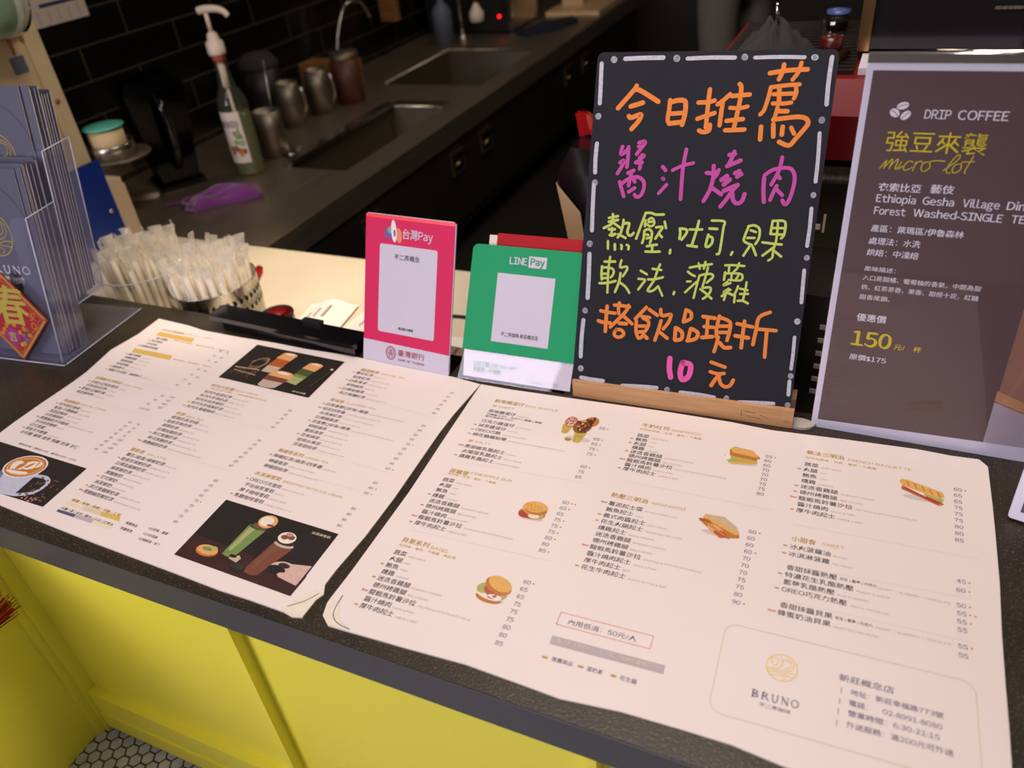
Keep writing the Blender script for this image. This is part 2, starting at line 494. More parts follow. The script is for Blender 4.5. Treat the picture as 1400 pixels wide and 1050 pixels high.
mat('red_card', (172, 16, 30), .6, noise=.05, spec=.25); mat('card_white', (226, 214, 204), .6, noise=.05)
mat('chalkboard', (34, 36, 43), .85, spec=.25, noise=.14, scale=14, bump=.03, bscale=300)
for n_, c_ in dict(chalk_orange=(222, 128, 56), chalk_magenta=(184, 72, 154), chalk_green=(182, 200, 96), chalk_pink=(226, 88, 164), chalk_white=(182, 182, 194)).items():
    mat(n_, c_, .9, noise=.34 if n_ == 'chalk_white' else .22, scale=260 if n_ == 'chalk_white' else 420)
wood('beech', (186, 138, 92), (206, 160, 112)); wood('pale_wood', (205, 170, 120), (226, 196, 150)); wood('brown_wood', (120, 80, 40), (150, 104, 56))
mat('poster_brown', (96, 74, 76), .4, noise=.03, scale=6)
mat('poster_white', (226, 222, 240), .4, noise=.02)
mat('poster_ink', (240, 236, 248), .5, noise=.03); mat('poster_yellow', (222, 202, 40), .5, noise=.03)
mat('poster_photo', (150, 108, 92), .4, noise=.12, scale=20); mat('poster_rim', (186, 138, 96), .4, noise=.1, scale=30); mat('poster_table', (172, 160, 172), .4, noise=.05)
clear('acrylic'); clear('acrylic_milky', (.95, .95, .98), 1.0, .06, .10, (205, 205, 230)); clear('film', (.99, .98, .96), 2.2, .07, .50, (255, 252, 246)); clear('acrylic_dark', (.55, .5, .45), 1.0, .05)
mat('acrylic_edge', (205, 205, 222), .2, noise=.02, alpha=.75)
mat('brochure_blue', (84, 86, 104), .45, noise=.05, scale=20); mat('brochure_page', (206, 196, 204), .6, noise=.05, scale=200); mat('brochure_inner', (120, 104, 98), .6, noise=.1, scale=200)
mat('brochure_gold', (176, 152, 66), .4, noise=.05); mat('brochure_text', (226, 222, 232), .5, noise=.03)
mat('charm_red', (158, 6, 24), .55, noise=.08, scale=90); mat('charm_gold', (204, 164, 62), .4, noise=.25, scale=500); mat('charm_olive', (176, 160, 62), .45, noise=.3, scale=700)
mat('charm_orange', (206, 110, 36), .5, noise=.1); mat('charm_purple', (150, 44, 128), .5, noise=.15, scale=300); mat('charm_blue', (70, 84, 160), .5, noise=.1); mat('charm_green', (80, 110, 50), .5, noise=.1)
mat('tassel_red', (150, 30, 20), .7, noise=.3, scale=90)
mat('straw_white', (244, 236, 222), .35, noise=.03); 
mat('gloss_black', (16, 15, 19), .16, noise=.05, coat=.4); mat('matt_black', (20, 19, 18), .5, noise=.1)
mat('dark_hole', (6, 6, 6), .8, noise=.1)
mat('machine_cream', (206, 184, 148), .4, noise=.05, scale=10); mat('machine_blue', (14, 46, 128), .35, noise=.05); mat('rust', (140, 92, 44), .8, noise=.3, scale=120); mat('sticker_grey', (96, 104, 118), .6, noise=.05)
mat('teal_film', (92, 190, 168), .3, noise=.18, scale=30); mat('roll_cream', (214, 186, 140), .6, noise=.06, scale=30); mat('green_film', (128, 158, 130), .35, noise=.3, scale=22)
mat('note_paper', (205, 190, 178), .7, noise=.12, scale=50); mat('note_blue', (44, 54, 96), .6, noise=.05)
mat('towel_purple', (106, 36, 108), .95, noise=.25, scale=90, bump=.8, bscale=420, sheen=.4)
mat('towel_navy', (26, 34, 48), .95, noise=.25, scale=90, bump=.8, bscale=300)
mat('towel_grey', (50, 47, 45), .95, noise=.2, scale=60, bump=.8, bscale=300)
clear('bottle_glass', (.95, .96, .92), 1.0, .04, .12, (170, 175, 150)); clear('syrup', (.84, .86, .70), .6, .1, .72, (150, 154, 108)); mat('pump_white', (232, 214, 192), .4, noise=.03); mat('pump_red', (178, 70, 66), .5, noise=.03)
mat('label_cream', (222, 208, 194), .6, noise=.03)
clear('jug_smoke', (.14, .13, .12), .6, .12, .08, (30, 27, 22))
mat('red_enamel', (118, 8, 16), .45, noise=.06, scale=12, spec=.25); mat('red_enamel_dark', (92, 6, 10), .25, noise=.06, coat=.5)
mat('kraft', (190, 158, 116), .8, noise=.1, scale=60); mat('snack_red', (206, 26, 30), .25, noise=.1, coat=.5)
mat('receipt', (250, 246, 236), .6, noise=.02)
mat('led_red', (255, 20, 12), .4, emit=4.0)
mat('coffee_dark', (84, 10, 12), .3, noise=.05); clear('glass', (.97, .97, .97), 1.0, .03); mat('lid_blue', (72, 92, 150), .3, noise=.05)
mat('cloth_dark', (46, 43, 40), .9, noise=.15, scale=40); mat('cloth_grey', (92, 86, 76), .9, noise=.15, scale=30, bump=.4, bscale=60); mat('skin', (196, 150, 122), .55, noise=.05); mat('hair', (22, 18, 16), .6, noise=.2)
mat('rubber_foam', (176, 170, 160), .8, noise=.3, scale=160)
# ------------------------------------------------------------------ menu print (mm from the sheet's centre: text, x, y, size, width, ink)
# ------------------------------------------------------------------ the setting
def struct(name, mb, mats, parent=None):
    o = mb.build(name, mats, parent)
    if parent is None: o['kind'] = 'structure'
    return o
XW, YB = -2.30, 5.2             # tiled wall on the left of the bar, wall at its far end
CX, CY = -1.168, 0.418           # inner corner of the yellow panelling
struct('floor', MB().box(-2.5, 3.0, -2.6, 1.10, -.05, 0), 'hex_mosaic')
struct('floor_bar', MB().box(-2.5, 3.0, 1.10, 5.4, -.05, 0), 'dark_floor')
struct('wall_left', MB().box(XW - .12, XW, 1.0, YB, 0, 2.9), 'black_tile')
struct('wall_back', MB().box(-2.5, 3.0, YB, YB + .12, 0, 2.9), 'dark_wall')
struct('wall_right', MB().box(2.6, 2.72, -2.6, YB, 0, 2.9), 'dark_wall')
struct('wall_front', MB().box(-2.5, 2.72, -2.72, -2.6, 0, 2.9), 'hall_wall')
struct('wall_side', MB().box(-2.5, -2.38, -2.6, 1.0, 0, 2.9), 'hall_wall')
struct('ceiling', MB().box(-2.5, 2.72, -2.72, YB + .12, 2.9, 2.98), 'ceiling_black')

# yellow panelled front of the bar, and the yellow side that meets it at the corner
XR = 1.5
fr = thing('front_panelling', 'bright yellow panelled front below the dark counter top, facing the customer', 'counter front', (0, CY, 0))
Y0, YP = 0.0, .0175
m = MB(); m.box(CX + .0003, XR, YP, YP + .02, .0, ZC - .0555); m.build('panel', 'yellow_paint', fr)
for a, b in ((-.6885, -.6785), (-.181, -.171), (.335, .345), (.85, .86)):
    MB().box(a, b, Y0, YP, .062, ZC - .056).build('stile', 'yellow_paint', fr)
    MB().box(a - .0012, a, YP - .002, YP, .118, ZC - .056).build('shadow_gap', 'groove_black', fr)
m = MB(); m.box(CX + .0004, XR, Y0, YP, .062, .118); m.build('bottom_rail', 'yellow_paint', fr)
m = MB(); m.box(CX + .0004, XR, Y0 - .002, YP, .012, .056); m.box(CX + .0004, XR, Y0 + .002, YP, .056, .062); m.build('plinth', 'yellow_paint', fr)
m = MB(); m.box(CX + .0004, XR, Y0 + .004, YP, 0.0003, .012); m.build('floor_gap', 'groove_black', fr)
sd = thing('side_panelling', 'ochre yellow panelled side standing at left, at right angles to the yellow front', 'counter side', (CX, 0, 0))
m = MB(); m.box(-.04, -.0175, -1.6, CY - .001, 0, ZC - .0555); m.build('panel', 'yellow_paint', sd)
m = MB(); m.box(-.0175, 0, CY - .005, CY + .0185, .0, ZC - .0556); m.build('frame', 'yellow_paint', sd)
m = MB(); m.box(-.0174, -.009, CY - .018, CY - .0052, .0, ZC - .056); m.build('bead', 'yellow_paint', sd)

# dark laminate counter top (customer side), turning the corner at the left
YF, YBK = .4145, 1.0045
ct = thing('countertop', 'dark brown laminate counter top with a blue-grey front edge, carrying the menus', 'counter top', (0, YF, ZC))
outline = [(-1.75, YBK - YF), (1.5, YBK - YF), (1.5, 0), (CX + .0, 0), (CX + .0, -2.0), (-1.75, -2.0)]
m = MB(); m.prism(outline, -.054, 0.0); m.build('worktop', 'dark_laminate', ct)
m = MB(); m.box(CX + .001, 1.5, -.0012, 0, -.054, -.0012); m.build('front_edging', 'edge_laminate', ct)
cb = thing('carcass_cabinet', 'unlit carcass under the rear edge of the dark counter top', 'cabinet', (0, .62, 0))
MB().box(CX - .4, XR, .0, .36, .0, ZC - .06).build('body', 'cabinet_dark', cb)

# lower cream worktop behind it
YC = 1.443
wb = thing('work_surface', 'cream low worktop behind the counter, lit warm by the spotlight', 'worktop', (0, YBK, ZB))
MB().box(-2.29, 1.5, .003, YC - YBK, -.035, 0).build('surface', 'cream_worktop', wb)
MB().box(-1.40, 1.5, .03, YC - YBK - .02, -ZB, -.035).build('base_cabinet', 'cabinet_dark', wb)

# stainless bar running away along the tiled wall, with two sinks
XE = -1.432
st = thing('steel_worktop', 'long stainless steel bar top with two sinks running back along the tiled wall', 'worktop', (0, 0, ZB))
SA, SB_ = (-1.772, -1.541, 1.985, 2.645), (-1.98, -1.525, 2.95, 3.53)
m = MB()
x0, x1 = XW + .005, XE
yb = [YC + .002, SA[2], SA[3], SB_[2], SB_[3], 4.9]
def slab(a, b, c, d): m.box(a, b, c, d, -.05, 0)
slab(x0, x1, yb[0], yb[1])
slab(x0, SA[0], yb[1], yb[2]); slab(SA[1], x1, yb[1], yb[2])
slab(x0, x1, yb[2], yb[3])
slab(x0, SB_[0], yb[3], yb[4]); slab(SB_[1], x1, yb[3], yb[4])
slab(x0, x1, yb[4], yb[5])
m.box(x1, x1 + .004, yb[0], yb[5], -.074, .002)
m.build('top', 'steel_top', st)
for nm, (a, b, c, d), dep in (('sink', SA, .16), ('sink', SB_, .22)):
    m = MB(); t = .004
    m.box(a - .0, a + t, c, d, -dep, -.002); m.box(b - t, b, c, d, -dep, -.002); m.box(a, b, c, c + t, -dep, -.002); m.box(a, b, d - t, d, -dep, -.002); m.box(a, b, c, d, -dep - t, -dep)
    o = m.build(nm, 'dark_steel', st)
    r = MB(); r.tube([(a, c, .002), (a, d, .002), (b, d, .002)], .006, 6); r.build('rim', 'steel', o)
r = MB(); r.box(SA[0] - .02, SA[0] + .02, SA[2], SA[3], .003, .018); r.build('drip_rail', 'steel', st)
r = MB()
for k in range(14): r.box(SA[1] - .24 + k * .017, SA[1] - .232 + k * .017, 2.68, 2.73, .0005, .002)
r.build('drain_slots', 'dark_hole', st)
ub = thing('under_bar_cabinet', 'dark row of drawers and doors under the steel bar top, with brass inset pulls', 'cabinet', (0, 0, 0))
MB().box(XW + .01, XE - .016, YC + .03, 4.9, .08, ZB - .23).build('body', 'cabinet_dark', ub)
yd = 1.50
for i in range(8):
    f = MB(); f.box(XE - .016, XE - .004, yd + .004, yd + .41, .12, ZB - .082).build('door', 'cabinet_dark', ub)
    yh = (1.87, None, 2.47, 2.72, None, 3.66, 3.91, None)[i]
    if yh is None: yd += .42; continue
    h = MB(); zz = ZB - .145
    h.box(XE - .004, XE + .001, yh, yh + .10, zz - .055, zz + .03, 0)
    h.box(XE + .001, XE + .0022, yh + .012, yh + .088, zz - .043, zz + .012, 1)
    h.box(XE + .0, XE + .014, yh, yh + .10, zz + .022, zz + .03, 2)
    h.tube([(XE + .004, yh + .02, zz - .02), (XE + .012, yh + .05, zz - .005), (XE + .004, yh + .08, zz - .02)], .004, 6, 2)
    h.build('pull', ['dark_steel', 'dark_hole', 'gold_metal'], ub)
    yd += .42
# ------------------------------------------------------------------ menus
INK = dict(item='ink_dark', english='ink_grey', gold='ink_gold', goldlight='ink_goldlight', red='ink_red', price='ink_violet', white='ink_cream', bruno='ink_violet')
TH = .0022
def menu(name, label, centre, rot, texts, shapes, outl):
    t = thing(name, label, 'menu', (centre[0], centre[1], ZC + .0003), math.radians(rot), 'poster-size menus on the counter')
    m = MB(); m.prism([(x / 1000, y / 1000) for x, y in outl], 0, TH, 1)
    m.flat([(x / 1000, y / 1000) for x, y in outl], TH + 1e-4, 0)
    m.build('sheet', ['paper', 'paper_edge'], t)
    z = TH + 3e-4
    groups = {}
    for s, x, y, size, wd, k in texts:
        mb = groups.setdefault(k, MB())
        x, y, sz, wd = x / 1000, y / 1000, size / 1000, wd / 1000
        if s == '<crown>':
            a = sz * .75
            mb.flat([(x - a, y - a * .6), (x + a, y - a * .6), (x + a * 1.1, y + a * .6), (x + a * .4, y), (x, y + a * .8), (x - a * .4, y), (x - a * 1.1, y + a * .6)], z)
        elif s == '<dot>':
            mb.disc(x, y, sz * .55, sz * .55, z)
        elif k == 'bruno':
            serif_word(mb, x, y, sz, wd, z)
        else:
            b = {'item': .009, 'gold': .014, 'goldlight': .004, 'red': .03}.get(k, .004)
            mb.text(s, x, y, sz, z, wd, 0, b, None, .36, .0 if k != 'red' else .2)
    nm = dict(item='item_text', english='english_text', gold='heading_text', goldlight='subheading_text', red='new_mark', price='price_text', white='reversed_text', bruno='brand_text')
    for k, mb in groups.items():
        if k == 'white':
            for i in range(len(mb.v)): mb.v[i] = (mb.v[i][0], mb.v[i][1], mb.v[i][2] + 9e-4)
        o = mb.build(nm[k], INK[k], t)
    rule = MB(); bars = MB()
    for k, p in shapes:
        q = [(a / 1000, b / 1000) for a, b in p]
        if k == 'line': rule.stroke(q, .0006, z, 0, 1)
        elif k == 'redbox':
            x0, y0, x1, y1 = q[0][0], q[3][1], q[1][0], q[0][1]
            for a, b in (((x0, y0), (x1, y0)), ((x1, y0), (x1, y1)), ((x1, y1), (x0, y1)), ((x0, y1), (x0, y0))): bars.stroke([a, b], .0011, z, 2, 1)
        elif k == 'graybar': bars.flat(q, z, 0)
        elif k == 'goldbar': bars.flat(q, z, 1)
        elif k == 'goldramp' or k == 'grayramp':
            n = 6
            for i in range(n):
                f0, f1 = i / n, (i + 1) / n
                L = lambda a, b, f: (a[0] + (b[0] - a[0]) * f, a[1] + (b[1] - a[1]) * f)
                pick = ([4, 4, 3, 3, 1, 1] if k == 'goldramp' else [5, 5, 0, 0, 4, 4])[i]
                bars.flat([L(q[0], q[1], f0), L(q[0], q[1], f1), L(q[3], q[2], f1), L(q[3], q[2], f0)], z, pick)
    rule.build('rules', 'ink_line', t)
    bars.build('bars', ['ink_bar', 'ink_bar_gold', 'ink_redlight', 'ink_tan', 'ink_cream', 'ink_violet'], t)
    return t, z
def serif_word(mb, x, y, size, width, z):
    """BRUNO in wide-set roman capitals: stems plus bracket serifs"""
    h = size * .70; pitch = width / 5; s = h * .16; t = h * .06
    def bar(a, b, w_): mb.stroke([a, b], w_, z, 0, 1)
    for i, ch in enumerate('BRUNO'):
        X = x + i * pitch; Y0 = y - h / 2; Y1 = y + h / 2; W_ = pitch * .70
        if ch in 'BR':
            bar((X + .15 * W_, Y0), (X + .15 * W_, Y1), s)
            mb.stroke([(X + .15 * W_, Y1 - t), (X + .7 * W_, Y1 - .1 * h), (X + .7 * W_, y + .12 * h), (X + .15 * W_, y)], s * .8, z, 0, 5)
            if ch == 'B': mb.stroke([(X + .15 * W_, y), (X + .82 * W_, y - .12 * h), (X + .82 * W_, Y0 + .12 * h), (X + .15 * W_, Y0 + t)], s * .8, z, 0, 5)
            else: mb.stroke([(X + .4 * W_, y), (X + .7 * W_, y - .2 * h), (X + 1.0 * W_, Y0)], s * .9, z, 0, 4)
            bar((X, Y0), (X + .35 * W_, Y0), t); bar((X, Y1), (X + .35 * W_, Y1), t)
        elif ch == 'U':
            mb.stroke([(X + .15 * W_, Y1), (X + .15 * W_, y - .1 * h), (X + .35 * W_, Y0), (X + .65 * W_, Y0), (X + .85 * W_, y - .1 * h), (X + .85 * W_, Y1)], s * .8, z, 0, 4)
            bar((X, Y1), (X + .3 * W_, Y1), t); bar((X + .7 * W_, Y1), (X + W_, Y1), t)
        elif ch == 'N':
            bar((X + .12 * W_, Y0), (X + .12 * W_, Y1), t * 1.3); bar((X + .9 * W_, Y0), (X + .9 * W_, Y1), t * 1.3); bar((X + .1 * W_, Y1), (X + .9 * W_, Y0), s)
            bar((X, Y0), (X + .26 * W_, Y0), t); bar((X, Y1), (X + .14 * W_, Y1), t); bar((X + .75 * W_, Y1), (X + 1.04 * W_, Y1), t)
        else:
            mb.stroke([(X + W_ * (.5 + .5 * math.cos(a)), y + h * .5 * math.sin(a)) for a in (2 * math.pi * k / 16 for k in range(17))], s * .75, z, 0, 1)
T_R = [
  ('創意雞蛋仔', -326.1, 218.2, 9.6, 51.5, 'gold'),
  ('EGG WAFFLE', -272.2, 217.4, 6.6, 54.2, 'goldlight'),
  ('甜 SWEET', -324.8, 204.4, 6.6, 38.2, 'goldlight'),
  ('原味雞蛋仔', -325.6, 190.6, 8.8, 46.7, 'item'),
  ('ORIGINAL', -275.6, 188.4, 3.9, 0, 'english'),
  ('加價購+10元\u3000巧克力 | 糖霜 | 黑糖', -325.1, 182.2, 4.8, 92.8, 'item'),
  ('製冰淇淋球+15元', -325.1, 176.6, 4.6, 48.1, 'item'),
  ('巧克力雞蛋仔', -326.4, 164.1, 8.8, 56.2, 'item'),
  ('CHOCOLATE', -266.9, 161.9, 3.9, 0, 'english'),
  ('抹茶雞蛋仔', -326.3, 152.7, 8.8, 46.7, 'item'),
  ('MATCHA', -276.3, 150.5, 3.9, 0, 'english'),
  ('<crown>', -331.8, 152.7, 3, 0, 'gold'),
  ('OREO巧酥', -326.3, 141.3, 8.8, 41.8, 'item'),
  ('CHOCOLATE & OREO', -281.2, 139.1, 3.9, 0, 'english'),
  ('<crown>', -331.8, 141.3, 3, 0, 'gold'),
  ('棉花糖繽紛樂', -326.2, 129.9, 8.8, 56.2, 'item'),
  ('MARSHMALLOW & STRAWBERRY/CHOCOLATE', -266.7, 127.7, 3.9, 0, 'english'),
  ('<crown>', -331.7, 129.9, 3, 0, 'gold'),
  ('鹹 SALTY', -325.4, 113.8, 6.6, 35.8, 'goldlight'),
  ('黑胡椒乳酪起士', -326.0, 100.9, 8.8, 65.7, 'item'),
  ('CHEESE', -257.0, 98.7, 3.9, 0, 'english'),
  ('New!', -336.5, 101.2, 4.6, 8.5, 'red'),
  ('太陽蛋乳酪起士', -325.5, 89.4, 8.8, 65.7, 'item'),
  ('EGG & CHEESE', -256.5, 87.2, 3.9, 0, 'english'),
  ('燻雞乳酪起士', -325.0, 77.9, 8.8, 56.2, 'item'),
  ('CHICKEN & CHEESE', -265.5, 75.7, 3.9, 0, 'english'),
  ('<crown>', -330.5, 77.9, 3, 0, 'gold'),
  ('55', -143.6, 193.7, 8, 0, 'price'),
  ('<dot>', -130.3, 193.7, 2.2, 0, 'gold'),
  ('65', -144.0, 166.7, 8, 0, 'price'),
  ('<dot>', -130.8, 166.7, 2.2, 0, 'gold'),
  ('65', -144.1, 155.1, 8, 0, 'price'),
  ('<dot>', -130.8, 155.1, 2.2, 0, 'gold'),
  ('75', -144.1, 143.4, 8, 0, 'price'),
  ('<dot>', -130.9, 143.4, 2.2, 0, 'gold'),
  ('75', -144.2, 131.8, 8, 0, 'price'),
  ('<dot>', -130.9, 131.8, 2.2, 0, 'gold'),
  ('60', -144.1, 103.1, 8, 0, 'price'),
  ('<dot>', -130.9, 103.1, 2.2, 0, 'gold'),
  ('75', -144.5, 91.8, 8, 0, 'price'),
  ('85', -144.8, 80.5, 8, 0, 'price'),
  ('菠蘿堡', -324.3, 43.7, 9.6, 30.8, 'gold'),
  ('PINEAPPLE BUN', -291.5, 46.7, 7, 63.5, 'goldlight'),
  ('起司條・生菜・番茄・千島醬', -323.5, 36.4, 4.6, 75.3, 'goldlight'),
  ('蔬菜', -325.5, 23.5, 8.8, 18.2, 'item'),
  ('VEGETABLES', -304.0, 21.3, 3.9, 0, 'english'),
  ('火腿', -325.4, 12.4, 8.8, 18.2, 'item'),
  ('HAM', -303.9, 10.2, 3.9, 0, 'english'),
  ('鮪魚', -325.3, 1.2, 8.8, 18.2, 'item'),
  ('TUNA', -303.8, -1.0, 3.9, 0, 'english'),
  ('燻雞', -325.2, -10.0, 8.8, 18.2, 'item'),
  ('CHICKEN', -303.7, -12.2, 3.9, 0, 'english'),
  ('<crown>', -330.7, -10.0, 3, 0, 'gold'),
  ('迷迭香雞腿', -325.1, -21.1, 8.8, 46.7, 'item'),
  ('ROSEMARY CHICKEN', -275.1, -23.3, 3.9, 0, 'english'),
  ('德州烤雞腿', -325.0, -32.3, 8.8, 46.7, 'item'),
  ('BBQ CHICKEN', -275.0, -34.5, 3.9, 0, 'english'),
  ('<crown>', -330.5, -32.3, 3, 0, 'gold'),
  ('醬汁燒肉', -324.9, -43.5, 8.8, 37.2, 'item'),
  ('SAUCE & PORK', -284.4, -45.7, 3.9, 0, 'english'),
  ('龍蝦馬鈴薯沙拉', -324.8, -54.6, 8.8, 65.7, 'item'),
  ('CRAYFISH & POTATO WITH SALAD', -255.8, -56.8, 3.9, 0, 'english'),
  ('New!', -335.3, -54.3, 4.6, 8.5, 'red'),
  ('厚牛肉起士', -324.7, -65.8, 8.8, 46.7, 'item'),
  ('CHEESE & BEEF', -274.7, -68.0, 3.9, 0, 'english'),
  ('<crown>', -330.2, -65.8, 3, 0, 'gold'),
  ('60', -145.3, 26.8, 8, 0, 'price'),
  ('<dot>', -132.1, 26.8, 2.2, 0, 'gold'),
  ('<dot>', -127.1, 26.8, 2.2, 0, 'gold'),
  ('65', -145.4, 15.5, 8, 0, 'price'),
  ('<dot>', -132.2, 15.5, 2.2, 0, 'gold'),
  ('65', -145.5, 4.2, 8, 0, 'price'),
  ('75', -145.7, -7.1, 8, 0, 'price'),
  ('<dot>', -132.4, -7.1, 2.2, 0, 'gold'),
  ('75', -145.8, -18.4, 8, 0, 'price'),
  ('<dot>', -132.5, -18.4, 2.2, 0, 'gold'),
  ('75', -145.9, -29.7, 8, 0, 'price'),
  ('<dot>', -132.6, -29.7, 2.2, 0, 'gold'),
  ('80', -146.0, -41.0, 8, 0, 'price'),
  ('<dot>', -132.7, -41.0, 2.2, 0, 'gold'),
  ('80', -146.1, -52.4, 8, 0, 'price'),
  ('85', -146.2, -63.7, 8, 0, 'price'),
  ('<dot>', -133.0, -63.7, 2.2, 0, 'gold'),
  ('貝果系列', -326.2, -98.7, 9.6, 40.0, 'gold'),
  ('BAGEL', -282.4, -100.5, 7, 25.8, 'goldlight'),
  ('起司條・番茄・千島醬・美生菜', -325.3, -108.2, 4.6, 82.3, 'goldlight'),
  ('蔬菜', -325.9, -121.3, 8.8, 18.2, 'item'),
  ('VEGETABLES', -304.4, -123.5, 3.9, 0, 'english'),
  ('火腿', -325.7, -132.5, 8.8, 18.2, 'item'),
  ('HAM', -304.2, -134.7, 3.9, 0, 'english'),
  ('鮪魚', -325.4, -143.7, 8.8, 18.2, 'item'),
  ('TUNA', -303.9, -145.9, 3.9, 0, 'english'),
  ('<crown>', -330.9, -143.7, 3, 0, 'gold'),
  ('燻雞', -325.2, -154.9, 8.8, 18.2, 'item'),
  ('CHICKEN', -303.7, -157.1, 3.9, 0, 'english'),
  ('迷迭香雞腿', -325.0, -166.0, 8.8, 46.7, 'item'),
  ('ROSEMARY CHICKEN', -275.0, -168.2, 3.9, 0, 'english'),
  ('<crown>', -330.5, -166.0, 3, 0, 'gold'),
  ('德州烤雞腿', -324.7, -177.2, 8.8, 46.7, 'item'),
  ('BBQ CHICKEN', -274.7, -179.4, 3.9, 0, 'english'),
  ('龍蝦馬鈴薯沙拉', -324.5, -188.4, 8.8, 65.7, 'item'),
  ('CRAYFISH & POTATO WITH SALAD', -255.5, -190.6, 3.9, 0, 'english'),
  ('New!', -335.0, -188.1, 4.6, 8.5, 'red'),
  ('醬汁燒肉', -324.3, -199.6, 8.8, 37.2, 'item'),
  ('SAUCE & PORK', -283.8, -201.8, 3.9, 0, 'english'),
  ('厚牛肉起士', -324.1, -210.7, 8.8, 46.7, 'item'),
  ('CHEESE & BEEF', -274.1, -212.9, 3.9, 0, 'english'),
  ('<crown>', -329.6, -210.7, 3, 0, 'gold'),
  ('60', -146.3, -117.6, 8, 0, 'price'),
  ('<dot>', -133.1, -117.6, 2.2, 0, 'gold'),
  ('65', -146.2, -129.1, 8, 0, 'price'),
  ('65', -146.1, -140.6, 8, 0, 'price'),
  ('75', -145.9, -152.0, 8, 0, 'price'),
  ('75', -145.8, -163.5, 8, 0, 'price'),
  ('75', -145.7, -175.0, 8, 0, 'price'),
  ('80', -145.6, -186.5, 8, 0, 'price'),
  ('80', -145.4, -197.9, 8, 0, 'price'),
  ('85', -145.3, -209.4, 8, 0, 'price'),
  ('牛奶吐司', -83.3, 217.5, 9.6, 41.2, 'gold'),
  ('SANDWICH', -39.1, 216.5, 7, 42.9, 'goldlight'),
  ('起司生菜條・生菜・番茄・千島醬', -84.3, 207.0, 4.6, 92.0, 'goldlight'),
  ('蔬菜', -84.4, 192.2, 8.8, 18.2, 'item'),
  ('VEGETABLES', -62.9, 190.0, 3.9, 0, 'english'),
  ('鮪魚', -84.4, 182.5, 8.8, 18.2, 'item'),
  ('TUNA', -62.9, 180.3, 3.9, 0, 'english'),
  ('<crown>', -89.9, 182.5, 3, 0, 'gold'),
  ('火腿', -84.5, 172.8, 8.8, 18.2, 'item'),
  ('HAM', -63.0, 170.6, 3.9, 0, 'english'),
  ('<crown>', -90.0, 172.8, 3, 0, 'gold'),
  ('燻雞', -84.6, 163.2, 8.8, 18.2, 'item'),
  ('CHICKEN', -63.1, 161.0, 3.9, 0, 'english'),
  ('迷迭香雞腿', -84.6, 153.5, 8.8, 46.7, 'item'),
  ('ROSEMARY CHICKEN', -34.6, 151.3, 3.9, 0, 'english'),
  ('<crown>', -90.1, 153.5, 3, 0, 'gold'),
  ('德州烤雞腿', -84.7, 143.8, 8.8, 46.7, 'item'),
  ('BBQ CHICKEN', -34.7, 141.6, 3.9, 0, 'english'),
  ('龍蝦馬鈴薯沙拉', -84.8, 134.1, 8.8, 65.7, 'item'),
  ('CRAYFISH & POTATO WITH SALAD', -15.8, 131.9, 3.9, 0, 'english'),
  ('New!', -95.3, 134.4, 4.6, 8.5, 'red'),
  ('醬汁燒肉', -84.9, 124.4, 8.8, 37.2, 'item'),
  ('SAUCE & PORK', -44.4, 122.2, 3.9, 0, 'english'),
  ('厚牛肉起士', -84.9, 114.8, 8.8, 46.7, 'item'),
  ('CHEESE & BEEF', -34.9, 112.6, 3.9, 0, 'english'),
  ('<crown>', -90.4, 114.8, 3, 0, 'gold'),
  ('55', 98.9, 192.9, 8, 0, 'price'),
  ('<dot>', 112.2, 192.9, 2.2, 0, 'gold'),
  ('60', 98.7, 183.1, 8, 0, 'price'),
  ('60', 98.5, 173.3, 8, 0, 'price'),
  ('70', 98.4, 163.5, 8, 0, 'price'),
  ('70', 98.2, 153.7, 8, 0, 'price'),
  ('70', 98.0, 143.9, 8, 0, 'price'),
  ('75', 97.9, 134.1, 8, 0, 'price'),
  ('75', 97.7, 124.3, 8, 0, 'price'),
  ('80', 97.5, 114.5, 8, 0, 'price'),
  ('熱壓三明治', -86.0, 58.9, 9.6, 51.2, 'gold'),
  ('WRAPANINI', -30.5, 58.1, 7, 45.9, 'goldlight'),
  ('薯泥起士蛋', -85.1, 42.3, 8.8, 46.7, 'item'),
  ('POTATO CHEESE EGG', -35.1, 40.1, 3.9, 0, 'english'),
  ('New!', -95.6, 42.6, 4.6, 8.5, 'red'),
  ('鮪魚起士', -85.2, 30.7, 8.8, 37.2, 'item'),
  ('TUNA', -44.7, 28.5, 3.9, 0, 'english'),
  ('義式肉醬起士', -85.3, 19.0, 8.8, 56.2, 'item'),
  ('MEAT SAUCE', -25.8, 16.8, 3.9, 0, 'english'),
  ('<crown>', -90.8, 19.0, 3, 0, 'gold'),
  ('花生火腿起士', -85.5, 7.4, 8.8, 56.2, 'item'),
  ('PEANUT BUTTER & HAM', -26.0, 5.2, 3.9, 0, 'english'),
  ('<crown>', -91.0, 7.4, 3, 0, 'gold'),
  ('燻雞起士', -85.6, -4.3, 8.8, 37.2, 'item'),
  ('SMOKE CHICKEN', -45.1, -6.5, 3.9, 0, 'english'),
  ('迷迭香雞腿', -85.7, -15.9, 8.8, 46.7, 'item'),
  ('ROSEMARY CHICKEN', -35.7, -18.1, 3.9, 0, 'english'),
  ('德州烤雞腿', -85.9, -27.6, 8.8, 46.7, 'item'),
  ('BBQ CHICKEN', -35.9, -29.8, 3.9, 0, 'english'),
  ('龍蝦馬鈴薯沙拉', -86.0, -39.2, 8.8, 65.7, 'item'),
  ('CRAYFISH & POTATO WITH SALAD', -17.0, -41.4, 3.9, 0, 'english'),
  ('New!', -96.5, -38.9, 4.6, 8.5, 'red'),
  ('醬汁燒肉起士', -86.1, -50.9, 8.8, 56.2, 'item'),
  ('SAUCE & PORK', -26.6, -53.1, 3.9, 0, 'english'),
